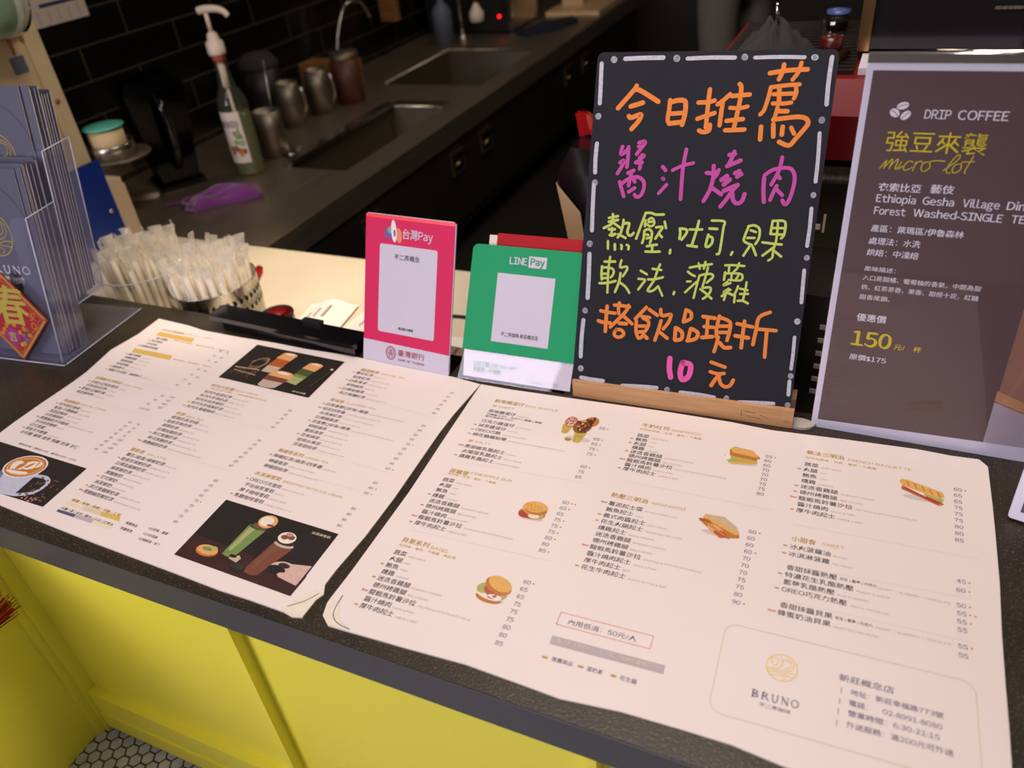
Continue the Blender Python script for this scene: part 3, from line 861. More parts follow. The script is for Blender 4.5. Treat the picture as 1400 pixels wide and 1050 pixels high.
  ('厚牛肉起士', -86.3, -62.5, 8.8, 46.7, 'item'),
  ('BEEF', -36.3, -64.7, 3.9, 0, 'english'),
  ('花生牛肉起士', -86.4, -74.2, 8.8, 56.2, 'item'),
  ('PEANUT BUTTER & BEEF', -26.9, -76.4, 3.9, 0, 'english'),
  ('<crown>', -91.9, -74.2, 3, 0, 'gold'),
  ('60', 97.7, 42.4, 8, 0, 'price'),
  ('<dot>', 111.0, 42.4, 2.2, 0, 'gold'),
  ('60', 97.5, 30.8, 8, 0, 'price'),
  ('60', 97.3, 19.3, 8, 0, 'price'),
  ('60', 97.1, 7.7, 8, 0, 'price'),
  ('<dot>', 110.4, 7.7, 2.2, 0, 'gold'),
  ('70', 96.9, -3.9, 8, 0, 'price'),
  ('70', 96.7, -15.5, 8, 0, 'price'),
  ('70', 96.5, -27.1, 8, 0, 'price'),
  ('75', 96.3, -38.6, 8, 0, 'price'),
  ('75', 96.1, -50.2, 8, 0, 'price'),
  ('80', 95.9, -61.8, 8, 0, 'price'),
  ('90', 95.7, -73.4, 8, 0, 'price'),
  ('<dot>', 109.0, -73.4, 2.2, 0, 'gold'),
  ('軟法三明治', 151.9, 216.5, 9.6, 49.2, 'gold'),
  ('FRENCH BAGUETTE', 205.9, 214.4, 7, 78.5, 'goldlight'),
  ('起司生菜條・生菜・番茄・千島醬', 151.6, 204.9, 4.6, 90.1, 'goldlight'),
  ('蔬菜', 151.0, 190.5, 8.8, 18.2, 'item'),
  ('VEGETABLES', 172.5, 188.3, 3.9, 0, 'english'),
  ('火腿', 150.8, 178.9, 8.8, 18.2, 'item'),
  ('HAM', 172.3, 176.7, 3.9, 0, 'english'),
  ('<crown>', 145.3, 178.9, 3, 0, 'gold'),
  ('鮪魚', 150.6, 167.2, 8.8, 18.2, 'item'),
  ('TUNA', 172.1, 165.0, 3.9, 0, 'english'),
  ('燻雞', 150.4, 155.5, 8.8, 18.2, 'item'),
  ('CHICKEN', 171.9, 153.3, 3.9, 0, 'english'),
  ('迷迭香雞腿', 150.2, 143.8, 8.8, 46.7, 'item'),
  ('ROSEMARY CHICKEN', 200.2, 141.6, 3.9, 0, 'english'),
  ('<crown>', 144.7, 143.8, 3, 0, 'gold'),
  ('德州烤雞腿', 150.1, 132.1, 8.8, 46.7, 'item'),
  ('BBQ CHICKEN', 200.1, 129.9, 3.9, 0, 'english'),
  ('<crown>', 144.6, 132.1, 3, 0, 'gold'),
  ('龍蝦馬鈴薯沙拉', 149.9, 120.4, 8.8, 65.7, 'item'),
  ('CRAYFISH & POTATO WITH SALAD', 218.9, 118.2, 3.9, 0, 'english'),
  ('New!', 139.4, 120.7, 4.6, 8.5, 'red'),
  ('醬汁燒肉', 149.7, 108.7, 8.8, 37.2, 'item'),
  ('SAUCE & PORK', 190.2, 106.5, 3.9, 0, 'english'),
  ('厚牛肉起士', 149.5, 97.1, 8.8, 46.7, 'item'),
  ('CHEESE & BEEF', 199.5, 94.9, 3.9, 0, 'english'),
  ('<crown>', 144.0, 97.1, 3, 0, 'gold'),
  ('60', 334.0, 190.4, 8, 0, 'price'),
  ('<dot>', 347.3, 190.4, 2.2, 0, 'gold'),
  ('65', 333.7, 178.8, 8, 0, 'price'),
  ('65', 333.4, 167.2, 8, 0, 'price'),
  ('75', 333.1, 155.6, 8, 0, 'price'),
  ('75', 332.9, 144.0, 8, 0, 'price'),
  ('75', 332.6, 132.4, 8, 0, 'price'),
  ('80', 332.3, 120.8, 8, 0, 'price'),
  ('80', 332.0, 109.2, 8, 0, 'price'),
  ('85', 331.7, 97.6, 8, 0, 'price'),
  ('小甜食', 148.9, 45.2, 9.6, 28.8, 'gold'),
  ('SWEET', 184.2, 46.1, 7, 25.9, 'goldlight'),
  ('冰火菠蘿油', 148.5, 31.3, 8.8, 46.7, 'item'),
  ('BUTTER', 198.5, 29.1, 3.9, 0, 'english'),
  ('<crown>', 143.0, 31.3, 3, 0, 'gold'),
  ('冰淇淋菠蘿', 148.2, 18.7, 8.8, 46.7, 'item'),
  ('ICE CREAM', 198.2, 16.5, 3.9, 0, 'english'),
  ('<crown>', 142.7, 18.7, 3, 0, 'gold'),
  ('香甜抹醬熱壓', 148.2, -3.6, 8.8, 56.2, 'item'),
  ('特濃花生乳酪熱壓', 147.6, -15.3, 8.8, 75.2, 'item'),
  ('PEANUT & CHEESE', 226.1, -17.5, 3.9, 0, 'english'),
  ('<crown>', 142.1, -15.3, 3, 0, 'gold'),
  ('藍莓乳酪熱壓', 147.1, -27.0, 8.8, 56.2, 'item'),
  ('BLUE BLUEBERRY', 206.6, -29.2, 3.9, 0, 'english'),
  ('OREO巧克力熱壓', 146.5, -38.7, 8.8, 70.3, 'item'),
  ('OREO & CHOCOLATE', 220.0, -40.9, 3.9, 0, 'english'),
  ('<crown>', 141.0, -38.7, 3, 0, 'gold'),
  ('香甜抹醬貝果', 147.2, -62.0, 8.8, 56.2, 'item'),
  ('蜂蜜奶油貝果', 146.0, -73.5, 8.8, 56.2, 'item'),
  ('HONEY BUTTER CREAM', 205.5, -75.7, 3.9, 0, 'english'),
  ('New!', 135.5, -73.2, 4.6, 8.5, 'red'),
  ('花生 | 藍莓 | 巧克力', 207.6, -3.9, 4.8, 39.6, 'item'),
  ('PEANUT  |  BLUEBERRY  |  CHOCOLATE', 249.1, -5.9, 3.9, 74.0, 'english'),
  ('花生 | 藍莓 | 巧克力', 206.2, -62.5, 4.8, 38.3, 'item'),
  ('PEANUT  |  BLUEBERRY  |  CHOCOLATE', 247.5, -63.2, 3.9, 74.1, 'english'),
  ('45', 330.4, 30.8, 8, 0, 'price'),
  ('<dot>', 343.6, 30.8, 2.2, 0, 'gold'),
  ('60', 329.5, 17.3, 8, 0, 'price'),
  ('<dot>', 342.8, 17.3, 2.2, 0, 'gold'),
  ('50', 328.7, -5.5, 8, 0, 'price'),
  ('<dot>', 342.0, -5.5, 2.2, 0, 'gold'),
  ('55', 328.6, -17.0, 8, 0, 'price'),
  ('<dot>', 341.8, -17.0, 2.2, 0, 'gold'),
  ('<dot>', 346.8, -17.0, 2.2, 0, 'gold'),
  ('55', 328.4, -28.5, 8, 0, 'price'),
  ('<dot>', 341.7, -28.5, 2.2, 0, 'gold'),
  ('55', 328.3, -40.0, 8, 0, 'price'),
  ('55', 327.7, -62.0, 8, 0, 'price'),
  ('<dot>', 340.9, -62.0, 2.2, 0, 'gold'),
  ('55', 327.5, -73.9, 8, 0, 'price'),
  ('BRUNO', 133.4, -184.4, 12, 48.4, 'bruno'),
  ('不二弄咖啡', 142.1, -195.4, 5.2, 30.1, 'price'),
  ('新莊概念店', 214.8, -138.7, 9.2, 51.9, 'price'),
  ('|\u3000地址：新莊幸福路773號', 217.3, -153.1, 7.6, 93.8, 'price'),
  ('|\u3000電話：\u300002-8991-8080', 216.5, -166.0, 7.6, 93.2, 'price'),
  ('|\u3000營業時間：6:30-21:15', 215.9, -178.0, 7.6, 91.4, 'price'),
  ('|\u3000外送服務：滿200元可外送', 215.2, -191.2, 7.6, 103.4, 'price'),
  ('內用低消：50元/人', -75.1, -157.6, 8.4, 79.9, 'price'),
  ('蛋・起士加10元\u3000｜\u3000起・加熱乳酪加15元', -78.9, -186.4, 5.6, 115.4, 'white'),
  ('推薦商品', -77.0, -210.0, 6.5, 24.1, 'price'),
  ('蛋奶素', -36.5, -209.8, 6.5, 17.3, 'price'),
  ('花生醬', 0.1, -209.6, 6.5, 18.4, 'price'),
  ('<crown>', -85.1, -210.4, 4, 0, 'gold'),
  ('<crown>', -43.8, -209.5, 4, 0, 'gold'),
  ('<crown>', -6.9, -209.4, 4, 0, 'gold'),
]
S_R = [
   ('redbox', [(-87.6, -147.4), (21.7, -147.4), (21.9, -164.4), (-87.0, -165.0)]),
   ('graybar', [(-86.8, -180.8), (42.2, -180.3), (42.9, -191.5), (-86.3, -192.6)]),
   ('line', [(-323.8, 65.4), (-124.8, 70.4)]),
   ('line', [(-324.2, -80.1), (-126.2, -76.9)]),
   ('line', [(-75.4, 90.4), (118.9, 87.7)]),
   ('line', [(149.2, 70.1), (353.4, 71.8)]),
   ('line', [(148.3, -0.3), (343.8, 7.8)]),
   ('line', [(147.7, -55.0), (344.8, -53.7)]),
   ('probe', [(99.7, -105.7), (94.3, -206.4)]),
   ('probe', [(100.3, -105.8), (339.8, -104.5), (342.2, -195.9)]),
   ('probe', [(118.1, -217.1), (276.3, -218.4)]),
   ('probe', [(155.8, -123.7), (140.9, -151.0), (160.7, -167.5), (175.4, -140.3)]),
   ('food_waffle', [(-173.7, 187.0)]),
   ('food_bun', [(-177.7, -0.2)]),
   ('food_bagel', [(-177.2, -139.6)]),
   ('food_toast', [(68.7, 183.5)]),
   ('food_wrap', [(62.7, 42.5)]),
   ('food_baguette', [(295.8, 176.4)]),
   ('outline', [(-367.0, 255.0), (-310.6, 253.3), (-252.0, 254.6), (-185.3, 255.4), (-68.3, 258.4), (42.1, 257.7), (100.3, 253.5), (194.7, 258.3), (291.6, 261.6), (333.9, 258.9), (367.3, 260.3), (376.8, 247.7), (376.8, 175.7), (376.1, 123.0), (374.4, 39.9), (370.7, -34.0), (368.8, -99.1), (367.8, -149.1), (366.2, -195.0)]),
   ('outline', [(172.9, -253.7), (122.9, -247.5), (76.3, -247.0), (12.4, -247.3), (-52.5, -253.1), (-91.7, -250.5), (-165.9, -246.1), (-236.4, -247.8), (-279.7, -248.2), (-314.4, -248.7), (-346.0, -248.9), (-360.5, -237.9), (-365.7, -220.0), (-365.9, -213.1), (-364.3, -184.9), (-363.4, -163.4), (-362.3, -95.3), (-360.9, -13.7), (-363.9, 87.0), (-366.5, 200.5)]),
]
T_L = [
  ('精選鮮茶', 163.5, 226.4, 9, 38.7, 'gold'),
  ('SPECIAL TEA', 206.0, 225.6, 6, 48.9, 'goldlight'),
  ('寶石紅茶', 161.0, 216.2, 8.3, 35.6, 'item'),
  ('BLACK TEA', 199.9, 214.0, 3.9, 0, 'english'),
  ('<crown>', 155.5, 216.2, 3, 0, 'gold'),
  ('鉑金紅茶', 161.9, 204.2, 8.3, 35.6, 'item'),
  ('ASSAM BLACK TEA', 200.8, 202.0, 3.9, 0, 'english'),
  ('四季青茶', 162.8, 192.1, 8.3, 35.6, 'item'),
  ('FOUR SEASONS TEA', 201.7, 189.9, 3.9, 0, 'english'),
  ('<crown>', 157.3, 192.1, 3, 0, 'gold'),
  ('茉莉綠茶', 163.7, 180.1, 8.3, 35.6, 'item'),
  ('GREEN TEA', 202.6, 177.9, 3.9, 0, 'english'),
  ('日禪烏龍茶', 164.7, 168.1, 8.3, 44.7, 'item'),
  ('OOLONG TEA', 212.7, 165.9, 3.9, 0, 'english'),
  ('<crown>', 159.2, 168.1, 3, 0, 'gold'),
  ('英式果釀紅茶', 165.6, 156.0, 8.3, 53.8, 'item'),
  ('ENGLISH BLACK TEA', 222.7, 153.8, 3.9, 0, 'english'),
  ('35', 350.3, 212.0, 6.4, 0, 'price'),
  ('35', 350.0, 200.5, 6.4, 0, 'price'),
  ('35', 349.8, 188.9, 6.4, 0, 'price'),
  ('35', 349.6, 177.4, 6.4, 0, 'price'),
  ('35', 349.4, 165.8, 6.4, 0, 'price'),
  ('40', 349.2, 154.3, 6.4, 0, 'price'),
  ('風味茶', 163.3, 134.1, 9, 28.3, 'gold'),
  ('FLAVORED TEA', 196.5, 133.9, 6, 57.4, 'goldlight'),
  ('四季春雙Q珍珠+椰果', 164.7, 121.1, 8.3, 83.3, 'item'),
  ('FOUR SEASONS TEA WITH PEARL', 251.3, 118.9, 3.9, 0, 'english'),
  ('<crown>', 159.2, 121.1, 3, 0, 'gold'),
  ('桂花四季春', 166.0, 109.5, 8.3, 44.7, 'item'),
  ('OSMANTHUS FOUR SEASONS TEA', 214.0, 107.3, 3.9, 0, 'english'),
  ('New!', 155.5, 109.8, 4.6, 8.5, 'red'),
  ('冰淇淋紅茶', 167.3, 98.0, 8.3, 44.7, 'item'),
  ('BLACK TEA WITH ICE CREAM', 215.3, 95.8, 3.9, 0, 'english'),
  ('日禪蘋果茶', 168.6, 86.4, 8.3, 44.7, 'item'),
  ('APPLE OOLONG TEA', 216.6, 84.2, 3.9, 0, 'english'),
  ('百香雙Q珍珠+椰果', 169.9, 74.8, 8.3, 74.2, 'item'),
  ('PASSION FRUIT WITH COCONUT JELLY', 247.4, 72.6, 3.9, 0, 'english'),
  ('<crown>', 164.4, 74.8, 3, 0, 'gold'),
  ('柳橙綠茶', 171.2, 63.2, 8.3, 35.6, 'item'),
  ('ORANGE GREEN TEA', 210.1, 61.0, 3.9, 0, 'english'),
  ('鳳梨青茶', 172.5, 51.7, 8.3, 35.6, 'item'),
  ('PINEAPPLE GREEN TEA', 211.4, 49.5, 3.9, 0, 'english'),
  ('百香綠茶', 173.8, 40.1, 8.3, 35.6, 'item'),
  ('PASSION GREEN TEA', 212.7, 37.9, 3.9, 0, 'english'),
  ('<crown>', 168.3, 40.1, 3, 0, 'gold'),
  ('經典水果茶', 175.0, 28.5, 8.3, 44.7, 'item'),
  ('FRUIT BLACK TEA', 223.0, 26.3, 3.9, 0, 'english'),
  ('百香甜桔茶', 176.3, 17.0, 8.3, 44.7, 'item'),
  ('PASSION KUMQUAT TEA', 224.3, 14.8, 3.9, 0, 'english'),
  ('45', 349.2, 119.9, 6.4, 0, 'price'),
  ('45', 349.2, 108.1, 6.4, 0, 'price'),
  ('50', 349.3, 96.3, 6.4, 0, 'price'),
  ('55', 349.3, 84.6, 6.4, 0, 'price'),
  ('55', 349.4, 72.8, 6.4, 0, 'price'),
  ('<dot>', 361.9, 72.8, 2.2, 0, 'gold'),
  ('55', 349.5, 61.0, 6.4, 0, 'price'),
  ('55', 349.5, 49.2, 6.4, 0, 'price'),
  ('60', 349.6, 37.5, 6.4, 0, 'price'),
  ('60', 349.6, 25.7, 6.4, 0, 'price'),
  ('60', 349.7, 13.9, 6.4, 0, 'price'),
  ('<dot>', 362.2, 13.9, 2.2, 0, 'gold'),
  ('檸檬茶系列', 162.9, -3.7, 9, 47.9, 'gold'),
  ('LEMON TEA', 216.0, -4.7, 6, 43.0, 'goldlight'),
  ('檸檬紅茶/綠茶/四季春', 163.8, -16.4, 8.3, 92.4, 'item'),
  ('LEMON TEA', 259.5, -18.6, 3.9, 0, 'english'),
  ('<crown>', 158.3, -16.4, 3, 0, 'gold'),
  ('檸檬蜜茶', 164.4, -28.6, 8.3, 35.6, 'item'),
  ('LEMON TEA WITH HONEY', 203.3, -30.8, 3.9, 0, 'english'),
  ('檸檬甜桔茶', 164.9, -40.7, 8.3, 44.7, 'item'),
  ('LEMON WITH ORANGE TEA', 212.9, -42.9, 3.9, 0, 'english'),
  ('60', 349.1, -19.0, 6.4, 0, 'price'),
  ('60', 348.9, -30.4, 6.4, 0, 'price'),
  ('<dot>', 361.5, -30.4, 2.2, 0, 'gold'),
  ('65', 348.8, -41.7, 6.4, 0, 'price'),
  ('<dot>', 361.3, -41.7, 2.2, 0, 'gold'),
  ('冰淇淋雪莉', 162.6, -59.4, 9, 49.5, 'gold'),
  ('SMOOTHIE WITH ICE CREAM', 216.3, -61.0, 6, 107.6, 'goldlight'),
  ('OREO巧克雪莉', 165.1, -73.2, 8.3, 58.2, 'item'),
  ('OREO & CHOCOLATE', 226.6, -75.4, 3.9, 0, 'english'),
  ('<crown>', 159.6, -73.2, 3, 0, 'gold'),
  ('宇治抹茶雪莉', 165.1, -84.8, 8.3, 53.8, 'item'),
  ('MATCHA', 222.2, -87.0, 3.9, 0, 'english'),
  ('摩卡咖啡雪莉', 165.1, -96.4, 8.3, 53.8, 'item'),
  ('MOCHA COFFEE', 222.2, -98.6, 3.9, 0, 'english'),
  ('焦糖咖啡雪莉', 165.0, -108.0, 8.3, 53.8, 'item'),
  ('CARAMEL COFFEE LATTE', 222.1, -110.2, 3.9, 0, 'english'),
  ('<crown>', 159.5, -108.0, 3, 0, 'gold'),
  ('80', 348.8, -74.6, 6.4, 0, 'price'),
  ('80', 348.8, -86.1, 6.4, 0, 'price'),
  ('90', 348.7, -97.5, 6.4, 0, 'price'),
  ('90', 348.7, -109.0, 6.4, 0, 'price'),
  ('布列大奶蓋', -75.0, 104.6, 9, 52.2, 'gold'),
  ('BREVE CREAM', -22.2, 104.6, 6, 52.4, 'goldlight'),
  ('布列奶霜・特調鮮奶油', -71.1, 96.2, 4.4, 127.2, 'goldlight'),
  ('布列大鉑金紅茶', -73.4, 85.4, 8.3, 62.9, 'item'),
  ('BREVE BLACK TEA', -7.2, 83.2, 3.9, 0, 'english'),
  ('布列大珍珠奶茶', -73.2, 74.3, 8.3, 62.9, 'item'),
  ('BUBBLE MILK TEA', -7.0, 72.1, 3.9, 0, 'english'),
  ('布列大抹茶鮮奶', -73.1, 63.3, 8.3, 62.9, 'item'),
  ('MATCHA LATTE', -6.9, 61.1, 3.9, 0, 'english'),
  ('布列大珍珠鮮奶茶', -72.9, 52.2, 8.3, 72.0, 'item'),
  ('BUBBLE TEA LATTE', 2.4, 50.0, 3.9, 0, 'english'),
  ('<crown>', -78.4, 52.2, 3, 0, 'gold'),
  ('布列大拿鐵咖啡', -72.8, 41.2, 8.3, 62.9, 'item'),
  ('BREVE COFFEE LATTE', -6.6, 39.0, 3.9, 0, 'english'),
  ('<crown>', -78.3, 41.2, 3, 0, 'gold'),
  ('55', 111.5, 85.7, 6.4, 0, 'price'),
  ('65', 111.8, 74.3, 6.4, 0, 'price'),
  ('75', 112.2, 62.9, 6.4, 0, 'price'),
  ('75', 112.5, 51.6, 6.4, 0, 'price'),
  ('85', 112.8, 40.2, 6.4, 0, 'price'),
  ('奶茶', -75.3, 19.4, 9, 20.1, 'gold'),
  ('MILK TEA', -51.6, 17.6, 6, 38.9, 'goldlight'),
  ('經典奶茶/奶綠', -74.5, 8.5, 8.3, 59.4, 'item'),
  ('MILK TEA', -11.7, 6.3, 3.9, 0, 'english'),
  ('鉑金珍珠奶茶', -74.2, -2.6, 8.3, 53.8, 'item'),
  ('BUBBLE MILK TEA', -17.1, -4.8, 3.9, 0, 'english'),
  ('<crown>', -79.7, -2.6, 3, 0, 'gold'),
  ('綠翠奶茶', -74.0, -13.7, 8.3, 35.6, 'item'),
  ('GREEN MILK TEA', -35.1, -15.9, 3.9, 0, 'english'),
  ('日禪烏龍奶茶', -73.8, -24.9, 8.3, 53.8, 'item'),
  ('OOLONG MILK TEA', -16.7, -27.1, 3.9, 0, 'english'),
  ('英式焦糖奶茶', -73.5, -36.0, 8.3, 53.8, 'item'),
  ('CARAMEL MILK TEA', -16.4, -38.2, 3.9, 0, 'english'),
  ('<crown>', -79.0, -36.0, 3, 0, 'gold'),
  ('英式黑糖奶茶', -73.3, -47.2, 8.3, 53.8, 'item'),
  ('BROWN SUGAR MILK TEA', -16.2, -49.4, 3.9, 0, 'english'),
  ('黑糖鍋煎奶茶', -73.0, -58.3, 8.3, 53.8, 'item'),
  ('BROWN SUGAR PUDDING MILK TEA', -15.9, -60.5, 3.9, 0, 'english'),
  ('New!', -83.5, -58.0, 4.6, 8.5, 'red'),
  ('50', 113.2, 5.1, 6.4, 0, 'price'),
  ('55', 112.9, -5.6, 6.4, 0, 'price'),
  ('55', 112.7, -16.3, 6.4, 0, 'price'),
  ('55', 112.4, -26.9, 6.4, 0, 'price'),
  ('60', 112.2, -37.6, 6.4, 0, 'price'),
  ('65', 111.9, -48.3, 6.4, 0, 'price'),
  ('65', 111.7, -59.0, 6.4, 0, 'price'),
  ('鮮奶茶', -75.9, -80.4, 9, 29.9, 'gold'),
  ('TEA LATTE', -40.8, -81.3, 6, 42.3, 'goldlight'),
  ('寶石/鉑金/綠鮮奶茶', -73.2, -92.0, 8.3, 83.3, 'item'),
  ('TEA LATTE', 13.4, -94.2, 3.9, 0, 'english'),
  ('鉑金珍珠鮮奶茶', -72.6, -103.0, 8.3, 62.9, 'item'),
  ('BUBBLE TEA LATTE', -6.4, -105.2, 3.9, 0, 'english'),
  ('<crown>', -78.1, -103.0, 3, 0, 'gold'),
  ('日禪烏龍鮮奶茶', -72.0, -114.0, 8.3, 62.9, 'item'),
  ('OOLONG TEA LATTE', -5.8, -116.2, 3.9, 0, 'english'),
  ('綠翠鮮奶茶', -71.4, -125.1, 8.3, 44.7, 'item'),
  ('GREEN TEA LATTE', -23.4, -127.3, 3.9, 0, 'english'),
  ('黑糖鮮奶', -70.8, -136.1, 8.3, 35.6, 'item'),
  ('BROWN SUGAR MILK', -31.9, -138.3, 3.9, 0, 'english'),
  ('可可鮮奶', -70.2, -147.1, 8.3, 35.6, 'item'),
  ('CHOCOLATE MILK', -31.3, -149.3, 3.9, 0, 'english'),
  ('<crown>', -75.7, -147.1, 3, 0, 'gold'),
  ('抹茶鮮奶', -69.7, -158.1, 8.3, 35.6, 'item'),
  ('MATCHA MILK', -30.8, -160.3, 3.9, 0, 'english'),
  ('英式焦糖鮮奶茶', -69.1, -169.1, 8.3, 62.9, 'item'),
  ('CARAMEL TEA LATTE', -2.9, -171.3, 3.9, 0, 'english'),
  ('<crown>', -74.6, -169.1, 3, 0, 'gold'),
  ('黑糖鍋煎鮮奶茶', -68.5, -180.1, 8.3, 62.9, 'item'),
  ('BROWN SUGAR TEA LATTE', -2.3, -182.3, 3.9, 0, 'english'),
  ('New!', -79.0, -179.8, 4.6, 8.5, 'red'),
  ('60', 112.7, -94.4, 6.4, 0, 'price'),
  ('65', 113.3, -105.4, 6.4, 0, 'price'),
  ('65', 113.9, -116.3, 6.4, 0, 'price'),
  ('65', 114.5, -127.3, 6.4, 0, 'price'),
  ('70', 115.1, -138.2, 6.4, 0, 'price'),
  ('<dot>', 127.6, -138.2, 2.2, 0, 'gold'),
  ('70', 115.7, -149.2, 6.4, 0, 'price'),
  ('70', 116.3, -160.2, 6.4, 0, 'price'),
  ('75', 116.9, -171.1, 6.4, 0, 'price'),
  ('80', 117.5, -182.1, 6.4, 0, 'price'),
  ('BRUNO精選咖啡', -319.3, 229.4, 6.5, 59.1, 'gold'),
  ('SPECIAL COFFEE', -257.2, 230.6, 4.4, 70.6, 'goldlight'),
  ('義式濃縮', -306.9, 200.4, 7, 29.6, 'item'),
  ('美式咖啡', -310.2, 189.9, 7, 29.6, 'item'),
  ('<crown>', -315.7, 189.9, 3, 0, 'gold'),
  ('卡布奇諾', -313.5, 179.4, 7, 29.6, 'item'),
  ('經典咖啡拿鐵', -316.9, 169.0, 7, 44.8, 'item'),
  ('<crown>', -322.4, 169.0, 3, 0, 'gold'),
  ('60', -142.6, 199.3, 6, 0, 'price'),
  ('65', -142.3, 182.7, 6, 0, 'price'),
  ('70', -142.0, 166.2, 6, 0, 'price'),
  ('75', -124.5, 197.3, 6, 0, 'price'),
  ('80', -124.0, 181.8, 6, 0, 'price'),
  ('85', -123.6, 166.2, 6, 0, 'price'),
  ('精品咖啡豆・單品咖啡豆・配方豆', -263.6, 203.7, 4, 143.6, 'goldlight'),
  ('精品咖啡・濾掛咖啡・配方豆', -213.1, 150.2, 4, 96.0, 'goldlight'),
  ('義式拿鐵', -315.7, 137.8, 7.4, 30.8, 'item'),
  ('CAFFE LATTE', -281.6, 135.6, 3.9, 0, 'english'),
  ('<crown>', -321.2, 137.8, 3, 0, 'gold'),
  ('焦糖拿鐵', -315.2, 127.2, 7.4, 30.8, 'item'),
  ('CARAMEL LATTE', -281.1, 125.0, 3.9, 0, 'english'),
  ('榛果拿鐵', -314.7, 116.6, 7.4, 30.8, 'item'),
  ('HAZELNUT LATTE', -280.6, 114.4, 3.9, 0, 'english'),
  ('香草拿鐵', -314.1, 106.0, 7.4, 30.8, 'item'),
  ('VANILLA LATTE', -280.0, 103.8, 3.9, 0, 'english'),
  ('經典摩卡', -313.6, 95.4, 7.4, 30.8, 'item'),
  ('MOCHA', -279.5, 93.2, 3.9, 0, 'english'),
  ('<crown>', -319.1, 95.4, 3, 0, 'gold'),
  ('海鹽卡布奇諾・薄荷摩卡', -313.1, 84.8, 7.4, 86.1, 'item'),
  ('MINT MOCHA', -223.7, 82.6, 3.9, 0, 'english'),
  ('<crown>', -318.6, 84.8, 3, 0, 'gold'),
  ('65', -139.4, 136.9, 6, 0, 'price'),
  ('70', -140.0, 119.5, 6, 0, 'price'),
  ('75', -140.7, 102.1, 6, 0, 'price'),
  ('80', -141.3, 84.7, 6, 0, 'price'),
  ('80', -123.0, 136.5, 6, 0, 'price'),
  ('85', -122.3, 115.6, 6, 0, 'price'),
  ('95', -121.5, 94.8, 6, 0, 'price'),
  ('莊園級手沖單品', -314.0, 56.7, 8.4, 67.3, 'gold'),
  ('DRIP COFFEE', -242.6, 55.1, 5.4, 49.0, 'goldlight'),
  ('衣索比亞耶加雪菲', -311.1, 44.1, 8.2, 68.0, 'item'),
  ('ETHIOPIA', -239.8, 41.9, 3.9, 0, 'english'),
  ('<crown>', -316.6, 44.1, 3, 0, 'gold'),
  ('瓜地馬拉花神', -311.5, 33.5, 8.2, 50.8, 'item'),
  ('GUATEMALA', -257.4, 31.3, 3.9, 0, 'english'),
  ('哥倫比亞娜玲瓏', -311.9, 22.9, 8.2, 59.4, 'item'),
  ('COLOMBIA', -249.2, 20.7, 3.9, 0, 'english'),
  ('<crown>', -317.4, 22.9, 3, 0, 'gold'),
  ('黃金曼特寧', -312.3, 12.2, 8.2, 42.2, 'item'),
  ('MANDHELING', -266.8, 10.0, 3.9, 0, 'english'),
  ('80', -142.2, 50.3, 6, 0, 'price'),
  ('80', -145.9, 36.9, 6, 0, 'price'),
  ('90', -149.6, 23.5, 6, 0, 'price'),
  ('110-150', -153.3, 10.1, 6, 0, 'price'),
  ('100', -123.7, 52.5, 6, 0, 'price'),
  ('420', -122.9, 42.3, 6, 0, 'price'),
  ('420', -122.0, 32.2, 6, 0, 'price'),
  ('420', -121.2, 22.0, 6, 0, 'price'),
  ('特調咖啡', -311.7, -16.4, 8.6, 39.4, 'gold'),
  ('SPECIAL COFFEE', -269.7, -16.1, 5.8, 63.7, 'goldlight'),
  ('布列塔尼咖啡', -311.0, -27.1, 8.2, 52.0, 'item'),
  ('BREVE COFFEE', -255.7, -29.3, 3.9, 0, 'english'),
  ('<crown>', -316.5, -27.1, 3, 0, 'gold'),
  ('蜜香/子彈咖啡', -310.6, -37.2, 8.2, 57.5, 'item'),
  ('HONEY COFFEE', -249.8, -39.4, 3.9, 0, 'english'),
  ('西西里咖啡', -310.2, -47.3, 8.2, 43.2, 'item'),
  ('SICILIAN COFFEE', -263.7, -49.5, 3.9, 0, 'english'),
  ('冰淇淋咖啡', -309.9, -57.3, 8.2, 43.2, 'item'),
  ('ICE CREAM COFFEE', -263.4, -59.5, 3.9, 0, 'english'),
  ('黑糖鍋煎手沖咖啡', -309.5, -67.4, 8.2, 69.6, 'item'),
  ('BROWN SUGAR BRICK COFFEE', -236.6, -69.6, 3.9, 0, 'english'),
  ('New!', -320.0, -67.1, 4.6, 8.5, 'red'),
  ('手沖抹茶咖啡', -309.1, -77.5, 8.2, 52.0, 'item'),
  ('MATCHA', -253.8, -79.7, 3.9, 0, 'english'),
  ('日式拿鐵', -308.7, -87.6, 8.2, 34.4, 'item'),
  ('LATTE', -271.0, -89.8, 3.9, 0, 'english'),
  ('風味手沖拿鐵', -308.4, -97.6, 8.2, 52.0, 'item'),
  ('FLAVOR LATTE', -253.1, -99.8, 3.9, 0, 'english'),
  ('<crown>', -313.9, -97.6, 3, 0, 'gold'),
  ('太妃糖 榛果 香草 焦糖 玫瑰 杏仁', -308.0, -107.7, 8.2, 140.9, 'item'),
  ('60', -139.1, -27.1, 6, 0, 'price'),
  ('60', -138.8, -37.5, 6, 0, 'price'),
  ('65', -138.5, -47.9, 6, 0, 'price'),
  ('65', -138.3, -58.3, 6, 0, 'price'),
  ('80', -138.0, -68.7, 6, 0, 'price'),
  ('80', -137.8, -79.1, 6, 0, 'price'),
  ('80', -137.5, -89.5, 6, 0, 'price'),
  ('80', -137.3, -99.9, 6, 0, 'price'),
  ('75', -120.1, -27.4, 6, 0, 'price'),
  ('75', -119.8, -37.8, 6, 0, 'price'),
  ('75', -119.6, -48.3, 6, 0, 'price'),
  ('75', -119.3, -58.7, 6, 0, 'price'),
